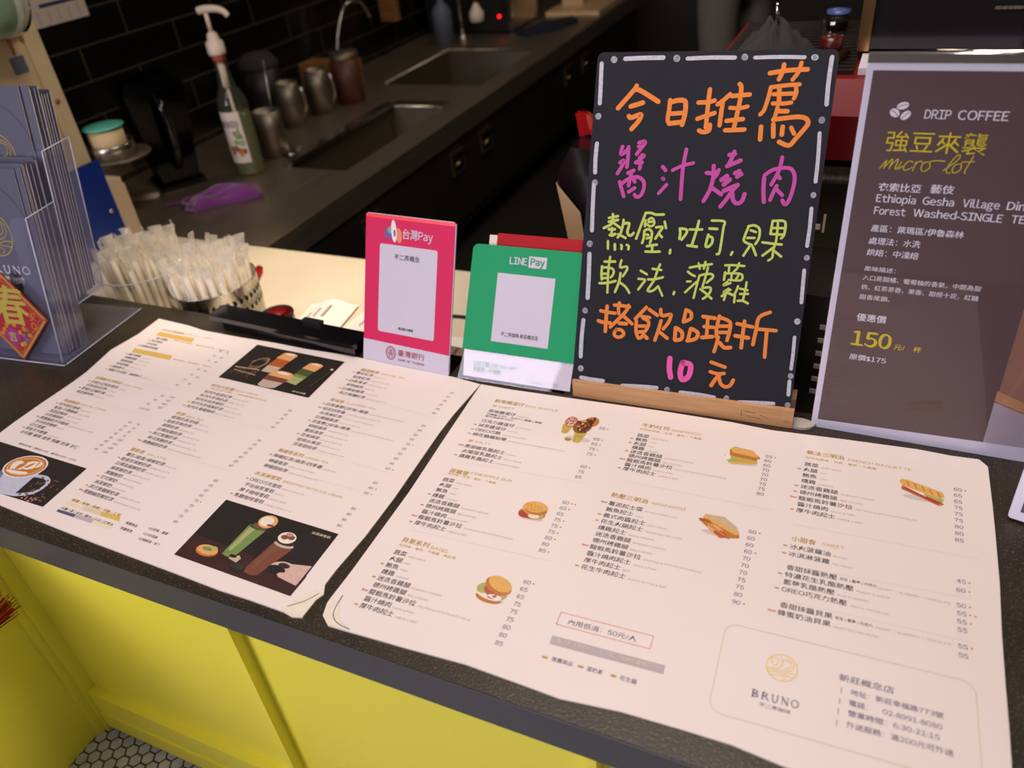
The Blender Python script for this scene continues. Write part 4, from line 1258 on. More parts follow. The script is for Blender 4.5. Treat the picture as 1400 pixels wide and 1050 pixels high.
  ('100', -119.0, -69.2, 6, 0, 'price'),
  ('100', -118.8, -79.7, 6, 0, 'price'),
  ('100', -118.5, -90.1, 6, 0, 'price'),
  ('100', -118.2, -100.6, 6, 0, 'price'),
  ('咖啡豆升級・淺焙豆+15元\u3000義式豆+20元・+25元', -280.0, -132.5, 4.6, 137.4, 'item'),
  ('糖量 | 無糖 | 微糖 | 半糖 | 正常', -69.7, -200.8, 5.6, 101.3, 'gold'),
  ('冰量 | 溫 | 去冰 | 微冰 | 少冰 | 正常冰', -70.9, -219.0, 5.6, 107.8, 'item'),
  ('推薦商品', 51.4, -208.5, 5.4, 22.5, 'item'),
  ('限量販售', 52.4, -219.1, 5.4, 22.4, 'item'),
  ('+10珍珠・椰果', 92.2, -205.1, 5.4, 37.1, 'item'),
  ('+15冰淇淋', 92.9, -215.7, 5.4, 27.1, 'item'),
  ('+20咖啡凍・布丁', 93.5, -225.2, 5.4, 40.2, 'item'),
  ('布列大奶蓋', 83.6, 132.9, 4.4, 28.6, 'white'),
  ('冰淇淋雪莉', 324.6, -133.4, 5, 30.5, 'white'),
]
S_L = [
   ('goldbar', [(-320.3, 220.4), (-226.1, 221.8), (-221.0, 207.9), (-315.7, 208.2)]),
   ('goldbar', [(-321.8, 157.6), (-222.6, 159.2), (-216.9, 145.3), (-315.1, 144.5)]),
   ('line', [(210.1, 152.4), (358.9, 144.8)]),
   ('line', [(212.7, 10.4), (357.6, 6.1)]),
   ('line', [(-22.5, 29.6), (117.4, 33.1)]),
   ('line', [(-74.7, -66.5), (122.3, -70.2)]),
   ('line', [(-311.4, 68.4), (-128.4, 69.8)]),
   ('line', [(-312.4, 0.1), (-110.9, -4.3)]),
   ('line', [(257.4, -41.1), (344.0, -40.9)]),
   ('goldramp', [(-77.4, -206.7), (33.8, -202.7), (39.6, -210.4), (-72.1, -212.2)]),
   ('grayramp', [(-72.9, -223.3), (36.6, -219.8), (38.3, -227.3), (-71.0, -227.9)]),
   ('photo_drinks', [(-83.1, 239.7), (119.9, 238.9), (123.2, 125.9), (-80.0, 128.4)]),
   ('photo_coffee', [(-320.3, -140.4), (-108.4, -140.8), (-100.5, -228.0), (-278.0, -232.1)]),
   ('photo_smoothie', [(161.1, -121.6), (361.1, -122.8), (365.1, -232.9), (166.7, -231.1)]),
   ('outline', [(-363.4, 262.4), (-273.5, 257.7), (-232.7, 251.8), (-143.5, 251.9), (-46.8, 255.2), (23.0, 254.4), (110.6, 259.7), (245.9, 255.9), (334.4, 254.8), (389.3, 249.2), (385.4, 160.0), (386.4, 109.9), (396.3, -35.8), (398.3, -113.7), (395.2, -175.4), (395.8, -201.8), (403.8, -216.0), (399.7, -227.2), (399.8, -254.1), (387.1, -257.7), (371.7, -255.3), (316.4, -255.5), (269.4, -256.9), (192.3, -255.6), (138.5, -255.0), (23.9, -253.7), (-70.9, -251.1), (-172.7, -248.3), (-282.2, -245.3)]),
   ('outline', [(-363.4, 262.4), (-358.2, 201.8), (-366.2, 138.0), (-348.9, 64.7), (-346.4, 30.8), (-346.6, -32.7), (-344.8, -93.9), (-341.9, -124.5)]),
]
oR = [p for k, p in S_R if k == 'outline']; oL = [p for k, p in S_L if k == 'outline']
outR = oR[0] + [(365.5, -250.0)] + oR[1]
outL = oL[0][:-2] + [(-175, -247.5), (-338, -246.5)] + oL[1][:0:-1]
mR, zp = menu('menu_sheet', 'large laminated food menu lying at right, with sandwich pictures and the framed shop address', (-.17, .69), 1.9, T_R, S_R, outR)
mL, zp = menu('menu_sheet', 'large laminated drinks menu lying at left, with three dark drink photos', (-.94, .69), -1.0, T_L, S_L, outL)
def P(fr, k): return [p for q, p in (S_R if fr == 'R' else S_L) if q == k]
# framed address box with the round emblem
fb = MB()
x0, x1, y0, y1, r = .0945, .3415, -.2185, -.1050, .014
fb.stroke(rr(x0, x1, y0, y1, r) + [(x1, y1 - r)], .0010, zp, 0, 1); fb.build('address_frame', 'ink_tan', mR)
eb = MB(); emblem(eb, .1585, -.1455, .0165, zp, 0, .0011)
eb.stroke([(.133, -.1855), (.1385, -.1855)], .0004, zp, 0, 1); eb.stroke([(.173, -.1855), (.1785, -.1855)], .0004, zp, 0, 1)
eb.build('emblem', 'ink_emblem', mR)
class Art:
    """small printed picture: layers of flat ink shapes on the sheet"""
    def __init__(s, cx, cy): s.b = MB(); s.mats = []; s.z = zp; s.cx = cx / 1000; s.cy = cy / 1000
    def k(s, n):
        n = 'pic_' + n if 'pic_' + n in M else n
        if n not in s.mats: s.mats.append(n)
        return s.mats.index(n)
    def e(s, n, x, y, rx, ry, rot=0, seg=20):
        s.z += 1.2e-5; s.b.disc(s.cx + x / 1000, s.cy + y / 1000, rx / 1000, ry / 1000, s.z, s.k(n), math.radians(rot), seg); return s
    def p(s, n, pts):
        s.z += 1.2e-5; s.b.flat([(s.cx + x / 1000, s.cy + y / 1000) for x, y in pts], s.z, s.k(n)); return s
    def l(s, n, pts, wd):
        s.z += 1.2e-5; s.b.stroke([(s.cx + x / 1000, s.cy + y / 1000) for x, y in pts], wd / 1000, s.z, s.k(n)); return s
    def done(s, name, parent): return s.b.build(name, s.mats, parent)
rnd = random.Random(3)
# waffle cones in yellow cups
a = Art(-173.7, 187.0)
a.e('shadow', 6, -27, 20, 5).p('cupyellow', [(-26, 2), (-9, 1), (-13, -18), (-22, -18)]).p('cupyellow', [(-3, -10), (16, -10), (12, -34), (1, -34)]).e('cupyellow', 6.5, -34, 5.6, 1.6).e('cupyellow', -17.5, -18, 4.6, 1.4)
a.e('crust', -15, 10, 10, 13).e('pink', -15, 10, 8, 11).e('crust', 15, 17, 11, 13, -20).e('waffle', 5, 3, 14, 17, -15)
for i in range(26): a.e('tomato' if i % 2 else 'cream', -15 + rnd.uniform(-6, 6), 10 + rnd.uniform(-9, 9), 1.3, 1.6)
for i in range(30): a.e('waffledark' if i % 3 else 'crustlight', 5 + rnd.uniform(-10, 10), 3 + rnd.uniform(-13, 13), 2.0, 2.3)
for i in range(14): a.e('waffledark', 15 + rnd.uniform(-7, 7), 18 + rnd.uniform(-9, 9), 1.8, 2.2)
a.e('crust', -7, -32, 5, 3).l('ink_gold', [(2, -20), (12, -20)], .7)
a.done('waffle_picture', mR)
def bun(nm, cx, cy, top, tw, th, kind):
    a = Art(cx, cy)
    a.e('shadow', 1, -th * .75, tw * .95, th * .25)
    if kind == 'bun':
        a.e('crust', 0, -5, 19, 10).e('tomato', -7, -8, 11, 7).e('meat', 2, -5, 14, 6, -12).e('leaf', 8, -6, 9, 6).e('cream', 4, -9, 8, 4).e('white', -2, -3, 12, 2.6, -18)
        a.e('crustlight', 1, 6, 18, 13).e('crust', 3, 2, 16, 8).e('crustlight', 0, 8, 16, 10)
        for i in range(5): a.l('crust', [(-12 + 5 * i, 15 - abs(i - 2) * 2), (-8 + 5 * i, 1)], .5)
        for i in range(3): a.l('crust', [(-14, 12 - 4 * i), (14, 8 - 4 * i)], .4)
    elif kind == 'bagel':
        a.e('crust', -1, -16, 17, 7, -5).e('cream', -2, -11, 18, 7, -8).e('leaf', -12, -3, 9, 8, 20).e('leaf', 13, -8, 7, 6).e('meat', 0, -5, 13, 7, -20).e('tomato', 2, -14, 5, 2).e('white', 6, -12, 9, 3).e('crust', 4, 5, 19, 12, -22).e('crustlight', 5, 8, 17, 10, -22)
        for i in range(10): a.e('meat', rnd.uniform(-10, 10), rnd.uniform(-13, -4), 1.4, 1)
    elif kind == 'toast':
        a.p('leaf', [(-24, -2), (-16, -18), (22, -10), (20, -1), (-10, 3)]).p('crustlight', [(-12, -20), (20, -12), (22, -9), (-15, -15)]).p('cupyellow', [(-18, -8), (18, -11), (21, -6), (-14, -2)]).p('meat', [(-17, -1), (20, -4), (20, -1), (-14, 3)]).e('white', -19, -6, 4, 6)
        a.p('crust', [(-19, 10), (-17, 1), (12, -2), (23, 0), (24, 4), (14, 12), (-14, 16)]).p('crustlight', [(-18, 13), (-14, 6), (14, 3), (22, 4), (13, 16), (-14, 19)])
        a.l('crust', [(-14, 18), (12, 15)], .6)
    elif kind == 'wrap':
        a.p('crust', [(-28, 4), (-22, -2), (2, -22), (26, -16), (24, -8), (-8, 14)]).e('foam', -4, -10, 13, 7, -35).e('amber', 2, -14, 9, 5, -20).e('crustlight', -6, -6, 8, 4, -30)
        for i in range(16): a.l('amber' if i % 2 else 'foam', [(-18 + i * 1.7, 2 - i * 1.2), (-12 + i * 1.7, -5 - i)], 1.6)
        a.p('crustlight', [(-22, 15), (-4, 15), (22, -2), (25, -10), (20, -12), (-24, 8)]).p('beige', [(-21, 15), (2, 16), (20, 2), (21, -6), (0, 4), (-20, 11)])
        a.p('amber', [(-28, 6), (-16, 6), (-10, 1), (-27, 1)])
    else:
        a.p('crust', [(-24, -3), (20, -24), (26, -20), (22, -14), (-22, 6)]).p('tomato', [(-22, -1), (18, -21), (23, -18), (-18, 4)]).p('white', [(-20, 3), (4, -10), (12, -9), (-16, 8)]).p('leaf', [(2, -8), (24, -17), (26, -10), (8, -2)])
        a.p('crustlight', [(-26, 12), (-22, 4), (18, -10), (27, -6), (25, 3), (-16, 17), (-23, 17)])
        for i in range(5): a.l('crust', [(-17 + i * 9, 14 - i * 3), (-14 + i * 9, 5 - i * 3)], 1.5)
    return a.done(nm, mR)
bun('pineapple_bun_picture', -177.7, -1, 0, 19, 17, 'bun'); bun('bagel_picture', -177.2, -138, 0, 19, 22, 'bagel'); bun('toast_picture', 68.7, 183.5, 0, 22, 18, 'toast'); bun('panini_picture', 62.7, 42.5, 0, 24, 20, 'wrap'); bun('baguette_picture', 295.8, 176.4, 0, 24, 20, 'baguette')
# photo blocks of the drinks menu
def block(k, nm, base):
    q = P('L', 'photo_' + k)[0]
    cx = sum(p[0] for p in q) / 4; cy = sum(p[1] for p in q) / 4
    a = Art(cx, cy)
    return a, [(x - cx, y - cy) for x, y in q]
a, q = block('drinks', '', ''); a.p('photo_black', q)
for i in range(60): a.e('bean', rnd.uniform(-92, -38), rnd.uniform(-38, -14) , rnd.uniform(1.2, 2.4), 1.2, rnd.uniform(0, 180), 8)
a.l('beige', [(-92, -18), (-40, -14)], 2.2); a.l('beige', [(-88, -26), (-36, -30)], 1.4)
a.p('bean', [(-72, 4), (-44, 24), (-40, 8), (-52, -14), (-66, -16)]).e('photo_black', -56, 4, 13, 9, 40).l('beige', [(-71, 5), (-60, 18), (-46, 22), (-40, 6), (-50, -14)], 1.2)
a.p('milkglass', [(-34, -16), (-6, -16), (-2, 10), (-34, 12)]).p('beige', [(-32, -14), (-8, -14), (-4, 4), (-32, 4)]).p('amber', [(-34, 4), (-4, 4), (0, 28), (-32, 32)]).p('foam', [(-34, 28), (-1, 26), (2, 42), (-30, 44)]).e('foam', -14, 44, 16.5, 5.5).e('cream', -14, 45, 12, 3)
a.p('palegreen', [(34, -30), (58, -34), (62, -10), (34, -8)]).p('darkgreen', [(34, -10), (62, -12), (66, 14), (36, 18)]).p('green', [(35, -12), (62, -14), (62, -6), (35, -4)]).p('foam', [(36, 14), (66, 11), (70, 28), (40, 30)]).e('foam', 55, 30, 15.5, 5).e('cream', 55, 31, 11, 2.8)
a.p('milkglass', [(-12, -52), (26, -52), (34, -30), (-12, -28)]).e('milkglass', 7, -51, 19, 5).p('choco', [(-14, -36), (32, -36), (36, -20), (-12, -16)]).p('foam', [(-14, -22), (36, -24), (38, -13), (-8, -10)]).e('foam', 13, -11, 23, 6.5).e('cream', 13, -10, 15, 3.5)
a.l('photo_mid', [(86, -30), (94, 14)], 5).e('cream', 93, 26, 3, 2.2)
a.text = None
a.done('drinks_photo', mL)
a, q = block('coffee', '', ''); q[3] = (q[3][0] + 0, q[3][1]); a.p('photo_black', q)
clipx = q[0][0]
a.p('mug', [(-50, 14), (26, 14), (26, -4), (31, -42), (2, -45.5), (-30, -46)]).p('mugshade', [(-50, 14), (-40, 2), (-12, -45.5), (-32, -46.5)])
a.l('mug', [(26, 4), (48, 6), (62, -4), (57, -26), (32, -39)], 6.5)
a.e('white', -12, 14, 39, 26, 10).e('crust', -12, 14, 36.5, 24, 10).e('foam', -12, 14, 33, 20.5, 10)
a.e('crust', -12, 14, 30, 18, 10).e('cream', -26, 10, 15, 11, -30).e('cream', -6, 19, 13, 10, 20).e('crust', -21, 13, 5, 9, -20).e('cream', 4, 24, 9, 7).e('crust', -7, 18, 3, 8, -30).e('crust', 4, 25, 1.4, 6, 10).e('cream', -14, 0, 22, 4.5, 8).e('crust', -14, 4, 18, 1.6, 8)
for i in range(34): a.e('bean', rnd.uniform(34, 92), rnd.uniform(-40, 8), 2.2, 1.6, rnd.uniform(0, 180), 8)
for i in range(10): a.e('pink', rnd.uniform(34, 78), rnd.uniform(-42, -33), 1.8, 1.4, rnd.uniform(0, 180), 8)
a.done('latte_photo', mL)
a, q = block('smoothie', '', ''); a.p('photo_black', q).p('photo_brown', [(q[3][0], q[3][1]), (q[2][0], q[2][1]), (q[2][0], q[2][1] + 34), (q[3][0], q[3][1] + 40)])
a.e('crust', -58, -33, 18, 9).e('foam', -58, -31, 17, 8).e('leaf', -56, -28, 11, 4.5, 15).e('green', -60, -30, 8, 3)
a.p('green', [(-34, -26), (-14, -30), (-4, 24), (-34, 28)]).e('green', -24, -28, 10, 3.5).p('palegreen', [(-31, -20), (-26, -22), (-20, 24), (-30, 26)]).e('darkgreen', -19, 26, 15, 4).e('bean', -16, 30, 13, 5).e('foam', -12, 40, 15, 12).e('cream', -14, 40, 11, 9).e('bean', -4, 35, 6, 2)
a.p('milkglass', [(-20, -33), (-4, -36), (-2, -28), (-8, -24)]).e('photo_black', -16, -28, 6, 2.5)
a.p('choco', [(14, -40), (38, -44), (54, 8), (22, 14)]).e('choco', 26, -42, 12, 4).p('pic_bean', [(20, -34), (26, -36), (36, 8), (26, 10)]).e('milkglass', 38, 12, 16, 5).e('photo_brown', 37, 16, 15, 5).e('cream', 34, 24, 14, 10).e('bean', 30, 24, 6, 4).e('bean', 40, 26, 5, 4).e('pink', 34, 30, 6, 3)
a.e('photo_black', 4, -42, 12, 7).e('photo_mid', 3, -40, 11, 5.5)
a.p('skin', [(62, -14), (98, -6), (98, -40), (66, -36)]).e('skin', 60, -20, 16, 8, 10).e('photo_mid', 62, -18, 9, 4).e('photo_black', 56, -27, 14, 7).e('skin', 76, -32, 14, 5)
a.done('smoothie_photo', mL)
# worn corners: plies split open, with a stray pen line
for par, pts, ln, lb in ((mL, [(388, -214), (403, -216), (400, -227), (399.7, -253), (380, -256), (366, -252)], [(372, -247), (388, -232), (397, -217)], 'frayed corner with a violet pen line'), (mR, [(-365, -214), (-359, -238), (-345, -248), (-318, -247), (-340, -236), (-352, -214)], [(-353, -205), (-350, -230), (-338, -242), (-318, -246)], 'frayed corner with a violet pen line')):
    b = MB(); b.flat([(x / 1000, y / 1000) for x, y in pts], zp + 2e-4, 0)
    b.stroke([(x / 1000, y / 1000) for x, y in ln], .0011, zp + 3e-4, 1)
    tag(b.build('torn_corner', ['torn_paper', 'ink_violet'], par), lb)
STROKES = [
  (0, 6.82, [(61.8, 443.6), (58.6, 438.0), (37.0, 412.5)]),
  (0, 6.82, [(61.7, 439.0), (70.6, 436.0), (95.4, 422.2)]),
  (0, 6.85, [(55.9, 415.2), (73.2, 420.5)]),
  (0, 6.82, [(54.4, 401.5), (57.9, 399.5), (71.0, 404.2), (71.9, 400.7), (68.2, 393.5), (59.9, 383.6)]),
  (0, 6.2, [(112.3, 424.3), (112.4, 411.3), (111.5, 397.3), (115.4, 392.3)]),
  (0, 6.82, [(113.4, 421.3), (122.6, 423.9), (131.9, 423.9), (135.0, 419.5), (135.4, 405.6), (132.8, 391.1)]),
  (0, 6.23, [(116.1, 405.8), (130.6, 407.0)]),
  (0, 6.82, [(114.3, 392.3), (122.6, 393.4), (132.9, 394.6)]),
  (0, 6.14, [(166.8, 439.2), (166.4, 419.6), (166.6, 402.1), (166.7, 387.9)]),
  (0, 6.14, [(152.8, 421.3), (166.5, 422.1), (174.9, 424.3)]),
  (0, 6.14, [(153.7, 399.4), (164.9, 403.5), (176.8, 407.5)]),
  (0, 6.14, [(172.1, 391.6), (171.5, 383.8), (163.7, 381.5), (157.6, 383.5)]),
  (0, 6.14, [(195.1, 432.7), (187.7, 425.4), (179.8, 419.1)]),
  (0, 6.14, [(186.3, 421.9), (185.7, 405.9), (185.5, 391.1)]),
  (0, 6.14, [(206.5, 446.2), (209.1, 442.1), (209.5, 426.9), (208.0, 409.6), (205.5, 388.7)]),
  (0, 6.14, [(197.8, 430.3), (208.3, 431.4), (221.5, 432.5)]),
  (0, 5.53, [(197.2, 414.7), (210.3, 414.5), (220.6, 416.7)]),
  (0, 6.14, [(194.2, 397.2), (205.1, 398.8), (216.2, 400.0)]),
  (0, 6.14, [(193.8, 384.6), (206.7, 385.2), (220.0, 386.1)]),
  (0, 6.17, [(244.9, 460.3), (268.3, 463.8), (292.8, 464.9)]),
  (0, 6.17, [(261.9, 471.1), (261.2, 462.1), (257.6, 452.4)]),
  (0, 5.55, [(283.9, 473.3), (281.8, 462.0), (275.3, 451.8)]),
  (0, 5.55, [(248.5, 442.1), (268.3, 444.6), (285.1, 445.8)]),
  (0, 5.55, [(248.5, 442.1), (246.2, 425.6), (242.9, 412.0), (238.6, 406.4)]),
  (0, 5.55, [(252.7, 433.0), (280.6, 434.3)]),
  (0, 5.55, [(280.6, 443.4), (282.2, 435.5), (280.2, 427.7)]),
  (0, 6.17, [(259.7, 440.3), (261.5, 421.4)]),
  (0, 5.55, [(253.6, 421.0), (267.7, 421.1), (277.3, 422.4)]),
  (0, 5.55, [(260.4, 415.9), (258.7, 404.8), (256.9, 399.2)]),
  (0, 6.17, [(262.8, 411.0), (273.8, 411.1)]),
  (0, 6.2, [(256.8, 399.8), (270.1, 401.9), (289.4, 404.0), (299.3, 401.7), (302.5, 395.7), (297.6, 387.0), (289.4, 375.8), (281.4, 366.3), (267.9, 370.9)]),
  (0, 6.17, [(241.8, 390.3), (242.6, 373.4)]),
  (0, 6.17, [(257.6, 393.7), (259.6, 377.6)]),
  (0, 6.17, [(270.3, 390.8), (270.4, 380.3)]),
  (0, 5.55, [(281.5, 389.8), (286.2, 381.9)]),
  (1, 5.45, [(49.0, 358.6), (47.5, 352.6), (48.5, 347.2), (57.2, 354.9)]),
  (1, 5.45, [(58.0, 358.4), (58.4, 342.0), (58.0, 329.6)]),
  (1, 5.45, [(46.9, 335.7), (53.0, 338.9), (50.5, 330.8), (44.6, 320.1)]),
  (1, 5.45, [(73.0, 364.7), (81.0, 366.8), (81.4, 363.4), (77.7, 358.4), (70.9, 348.4)]),
  (1, 4.98, [(72.5, 359.2), (79.6, 359.9)]),
  (1, 4.95, [(78.8, 347.6), (82.5, 346.3), (70.5, 336.5)]),
  (1, 5.45, [(70.5, 336.5), (80.3, 337.3)]),
  (1, 5.45, [(76.0, 343.6), (77.7, 336.7), (77.4, 327.8)]),
  (1, 5.45, [(60.4, 321.2), (68.9, 325.3)]),
  (1, 5.45, [(65.6, 321.4), (63.1, 303.2)]),
  (1, 5.47, [(48.9, 308.1), (53.1, 297.7), (57.2, 287.3)]),
  (1, 5.45, [(50.4, 303.7), (61.2, 312.2), (74.5, 316.2), (84.4, 311.1), (86.4, 301.2), (83.2, 291.1), (77.3, 287.3), (73.3, 290.6)]),
  (1, 5.45, [(68.4, 314.5), (72.0, 309.1)]),
  (1, 5.45, [(64.0, 294.2), (72.4, 300.1)]),
  (1, 5.45, [(111.1, 332.0), (115.7, 327.2)]),
  (1, 5.45, [(112.8, 315.5), (114.1, 314.8)]),
  (1, 4.95, [(119.3, 307.2), (108.8, 294.3)]),
  (1, 4.95, [(125.8, 327.6), (139.2, 334.4), (154.6, 338.8)]),
  (1, 5.45, [(142.7, 357.3), (140.5, 331.1), (140.9, 308.6), (141.6, 287.4)]),
  (1, 5.79, [(183.5, 335.9), (184.7, 319.7), (181.7, 302.1), (174.6, 286.4)]),
  (1, 5.79, [(174.7, 325.8), (190.1, 325.3)]),
  (1, 5.79, [(191.2, 330.2), (187.3, 320.9)]),
  (1, 5.81, [(184.7, 305.5), (198.3, 296.9)]),
  (1, 5.79, [(209.9, 356.0), (207.3, 346.3), (203.9, 338.2)]),
  (1, 5.81, [(203.4, 351.5), (211.3, 352.9)]),
  (1, 5.79, [(202.0, 336.0), (213.2, 341.2), (219.8, 344.6)]),
  (1, 6.36, [(196.5, 316.9), (203.5, 322.6)]),
  (1, 6.36, [(200.5, 310.6), (207.9, 317.9)]),
  (1, 5.81, [(202.4, 322.5), (202.1, 316.1)]),
  (1, 5.79, [(213.9, 326.8), (219.9, 330.2)]),
  (1, 5.79, [(217.6, 322.1), (223.1, 326.0)]),
  (1, 6.39, [(201.5, 301.9), (210.8, 306.7), (219.5, 310.9)]),
  (1, 5.79, [(219.0, 310.3), (212.5, 301.4), (206.2, 290.2), (199.1, 280.0)]),
  (1, 5.81, [(213.8, 299.2), (216.0, 289.6), (221.9, 285.5), (228.0, 289.1), (230.6, 299.0)]),
  (1, 5.79, [(254.3, 322.5), (255.4, 305.5), (257.9, 289.5)]),
  (1, 5.21, [(254.5, 325.7), (265.0, 333.5), (280.2, 336.7), (289.7, 334.4), (294.6, 324.1), (294.1, 308.3), (290.9, 293.3), (286.5, 287.3), (282.1, 292.9)]),
  (1, 5.21, [(274.8, 350.6), (274.3, 342.2), (271.7, 329.5), (264.9, 313.4)]),
  (1, 5.21, [(271.0, 327.4), (275.3, 322.3)]),
  (1, 5.21, [(272.4, 312.1), (268.8, 302.9), (265.9, 292.6)]),
  (1, 5.24, [(272.5, 307.3), (281.2, 299.8)]),
  (2, 4.13, [(43.1, 260.5), (43.6, 249.5), (40.2, 244.6), (30.9, 239.4)]),
  (2, 3.77, [(37.4, 254.7), (51.1, 258.2)]),
  (2, 4.13, [(37.8, 249.1), (51.6, 252.7)]),
  (2, 3.79, [(45.3, 247.7), (56.5, 241.0)]),
  (2, 3.77, [(43.5, 240.2), (43.5, 229.9)]),
  (2, 4.13, [(38.8, 238.0), (48.0, 238.6)]),
  (2, 4.13, [(41.0, 229.7), (45.0, 229.1), (49.1, 231.7)]),
  (2, 3.79, [(60.2, 253.2), (59.9, 245.8), (57.3, 232.7), (53.5, 226.8)]),
  (2, 4.13, [(59.8, 246.7), (66.4, 249.0), (69.4, 247.3), (67.6, 236.1), (70.9, 230.8), (74.7, 231.9), (77.2, 234.9)]),
  (2, 3.79, [(53.5, 231.5), (58.5, 229.9), (65.6, 226.7)]),
  (2, 3.79, [(39.0, 220.2), (39.9, 209.0)]),
  (2, 4.13, [(50.0, 216.3), (50.8, 208.4)]),
  (2, 3.79, [(59.8, 216.0), (60.9, 214.2), (60.8, 210.0)]),
  (2, 3.79, [(68.4, 216.6), (71.5, 215.0), (71.4, 210.3)]),
  (2, 3.79, [(92.4, 264.2), (88.9, 252.2), (81.8, 226.9)]),
  (2, 3.79, [(92.3, 265.1), (100.7, 265.6), (107.5, 263.7), (119.5, 264.4)]),
  (2, 3.77, [(93.4, 254.3), (93.3, 246.0)]),
  (2, 3.43, [(97.1, 255.4), (102.4, 258.4), (106.6, 253.2), (105.3, 247.7), (99.8, 246.4), (96.7, 249.0)]),
  (2, 3.77, [(98.3, 252.3), (102.9, 253.0)]),
  (2, 3.77, [(93.0, 238.7), (93.1, 228.5), (91.4, 221.0)]),
  (2, 3.79, [(94.7, 240.6), (100.3, 241.9), (104.5, 237.6), (104.4, 228.4), (103.2, 221.8)]),
  (2, 3.79, [(96.3, 233.8), (99.2, 233.5)]),
  (2, 3.79, [(97.8, 228.4), (101.5, 229.6)]),
  (2, 3.79, [(110.2, 245.2), (119.5, 246.3), (115.6, 238.3), (110.5, 228.8)]),
  (2, 3.79, [(114.9, 236.4), (120.0, 231.7)]),
  (2, 3.79, [(121.9, 254.1), (124.7, 245.2)]),
  (2, 3.79, [(98.9, 216.9), (113.7, 220.3)]),
  (2, 3.79, [(107.3, 218.4), (107.2, 210.1)]),
  (2, 3.79, [(97.8, 209.0), (108.2, 209.3), (118.9, 210.5)]),
  (2, 3.79, [(134.4, 213.9), (134.0, 208.9)]),
  (2, 3.87, [(145.1, 245.1), (146.4, 238.7), (145.9, 231.0)]),
  (2, 3.89, [(145.0, 245.7), (154.2, 245.0), (155.4, 240.0), (149.3, 230.0)]),
  (2, 3.89, [(171.3, 258.1), (169.5, 245.3), (164.9, 223.3)]),
  (2, 3.54, [(159.3, 245.3), (177.1, 246.4)]),
  (2, 3.89, [(158.5, 222.2), (172.2, 221.3)]),
  (2, 3.54, [(189.5, 259.8), (207.1, 259.6), (206.9, 250.2), (206.0, 224.9), (204.8, 214.1), (201.7, 212.9)]),
  (2, 3.87, [(187.6, 248.4), (198.3, 248.4)]),
  (2, 3.87, [(186.7, 239.5), (184.6, 224.7)]),
  (2, 3.87, [(186.9, 237.6), (192.9, 235.4), (193.1, 227.8), (188.6, 222.4), (184.8, 222.8)]),
  (2, 3.54, [(223.4, 217.3), (221.8, 213.4)]),
  (2, 3.54, [(241.6, 254.2), (237.7, 240.9), (238.0, 233.5), (248.9, 229.2)]),
  (2, 3.54, [(240.9, 254.8), (249.2, 256.6), (256.5, 252.1), (257.4, 239.7), (253.6, 230.8)]),
  (2, 3.54, [(245.2, 249.5), (252.2, 247.5)]),
  (2, 3.54, [(241.6, 238.7), (251.3, 239.3)]),
  (2, 3.54, [(246.1, 227.1), (239.1, 213.4)]),
  (2, 3.54, [(250.4, 226.8), (256.1, 215.3)]),
  (2, 3.52, [(273.0, 264.2), (272.2, 246.9)]),
  (2, 3.52, [(273.0, 264.2), (287.8, 265.0), (291.0, 257.9), (290.2, 245.6), (287.2, 241.1)]),
  (2, 3.17, [(280.3, 263.4), (281.0, 238.9), (278.7, 223.9), (278.7, 213.9), (273.8, 209.2)]),
  (2, 3.52, [(274.8, 254.5), (290.2, 255.4)]),
  (2, 3.54, [(272.2, 246.3), (289.0, 246.2)]),
  (2, 3.54, [(262.9, 233.9), (276.3, 233.0), (288.9, 232.6)]),
  (2, 3.54, [(278.2, 227.5), (265.2, 215.4)]),
  (2, 3.52, [(280.6, 222.8), (290.4, 216.0)]),
  (3, 3.6, [(44.6, 197.1), (43.5, 176.1), (45.0, 142.7)]),
  (3, 3.92, [(36.4, 189.3), (53.0, 190.6)]),
  (3, 3.92, [(33.1, 181.9), (33.2, 170.5), (34.4, 162.0)]),
  (3, 3.6, [(33.8, 180.1), (42.6, 180.8), (50.7, 178.6), (51.8, 172.0), (47.9, 166.0)]),
  (3, 3.91, [(35.1, 170.7), (43.5, 171.3)]),
  (3, 3.6, [(36.2, 164.0), (43.0, 165.1)]),
  (3, 3.96, [(31.4, 155.9), (43.7, 157.5), (56.2, 161.5)]),
  (3, 3.58, [(62.5, 193.3), (61.2, 187.0), (62.1, 182.4), (70.6, 184.5), (72.4, 180.4), (66.7, 169.5)]),
  (3, 3.92, [(62.8, 173.9), (61.6, 160.5), (56.7, 144.8)]),
  (3, 3.6, [(63.2, 159.7), (72.5, 153.8), (79.1, 145.4)]),
  (3, 3.6, [(93.2, 180.2), (103.2, 175.4)]),
  (3, 3.6, [(91.0, 167.8), (101.1, 167.2), (97.9, 160.8), (92.1, 151.8)]),
  (3, 3.58, [(121.4, 191.8), (118.5, 183.2), (115.2, 168.9), (111.2, 161.0), (106.5, 151.2), (114.1, 151.9), (121.9, 159.2)]),
  (3, 3.6, [(110.8, 184.4), (124.1, 183.6)]),
  (3, 3.6, [(105.8, 168.1), (116.1, 169.4), (127.5, 173.2)]),
  (3, 3.27, [(121.9, 159.2), (125.3, 152.9), (129.3, 145.8)]),
  (3, 3.6, [(146.4, 153.0), (145.8, 149.6)]),
  (3, 3.6, [(165.4, 190.5), (176.9, 193.7), (196.3, 198.0)]),
  (3, 3.27, [(177.4, 197.8), (180.1, 189.9)]),
  (3, 3.6, [(187.0, 200.4), (185.8, 190.8)]),
  (3, 3.6, [(163.3, 184.4), (168.3, 181.1), (174.0, 178.8)]),
  (3, 3.27, [(163.5, 170.1), (168.9, 170.6)]),
  (3, 3.27, [(177.6, 170.9), (170.2, 162.8), (162.4, 153.8)]),
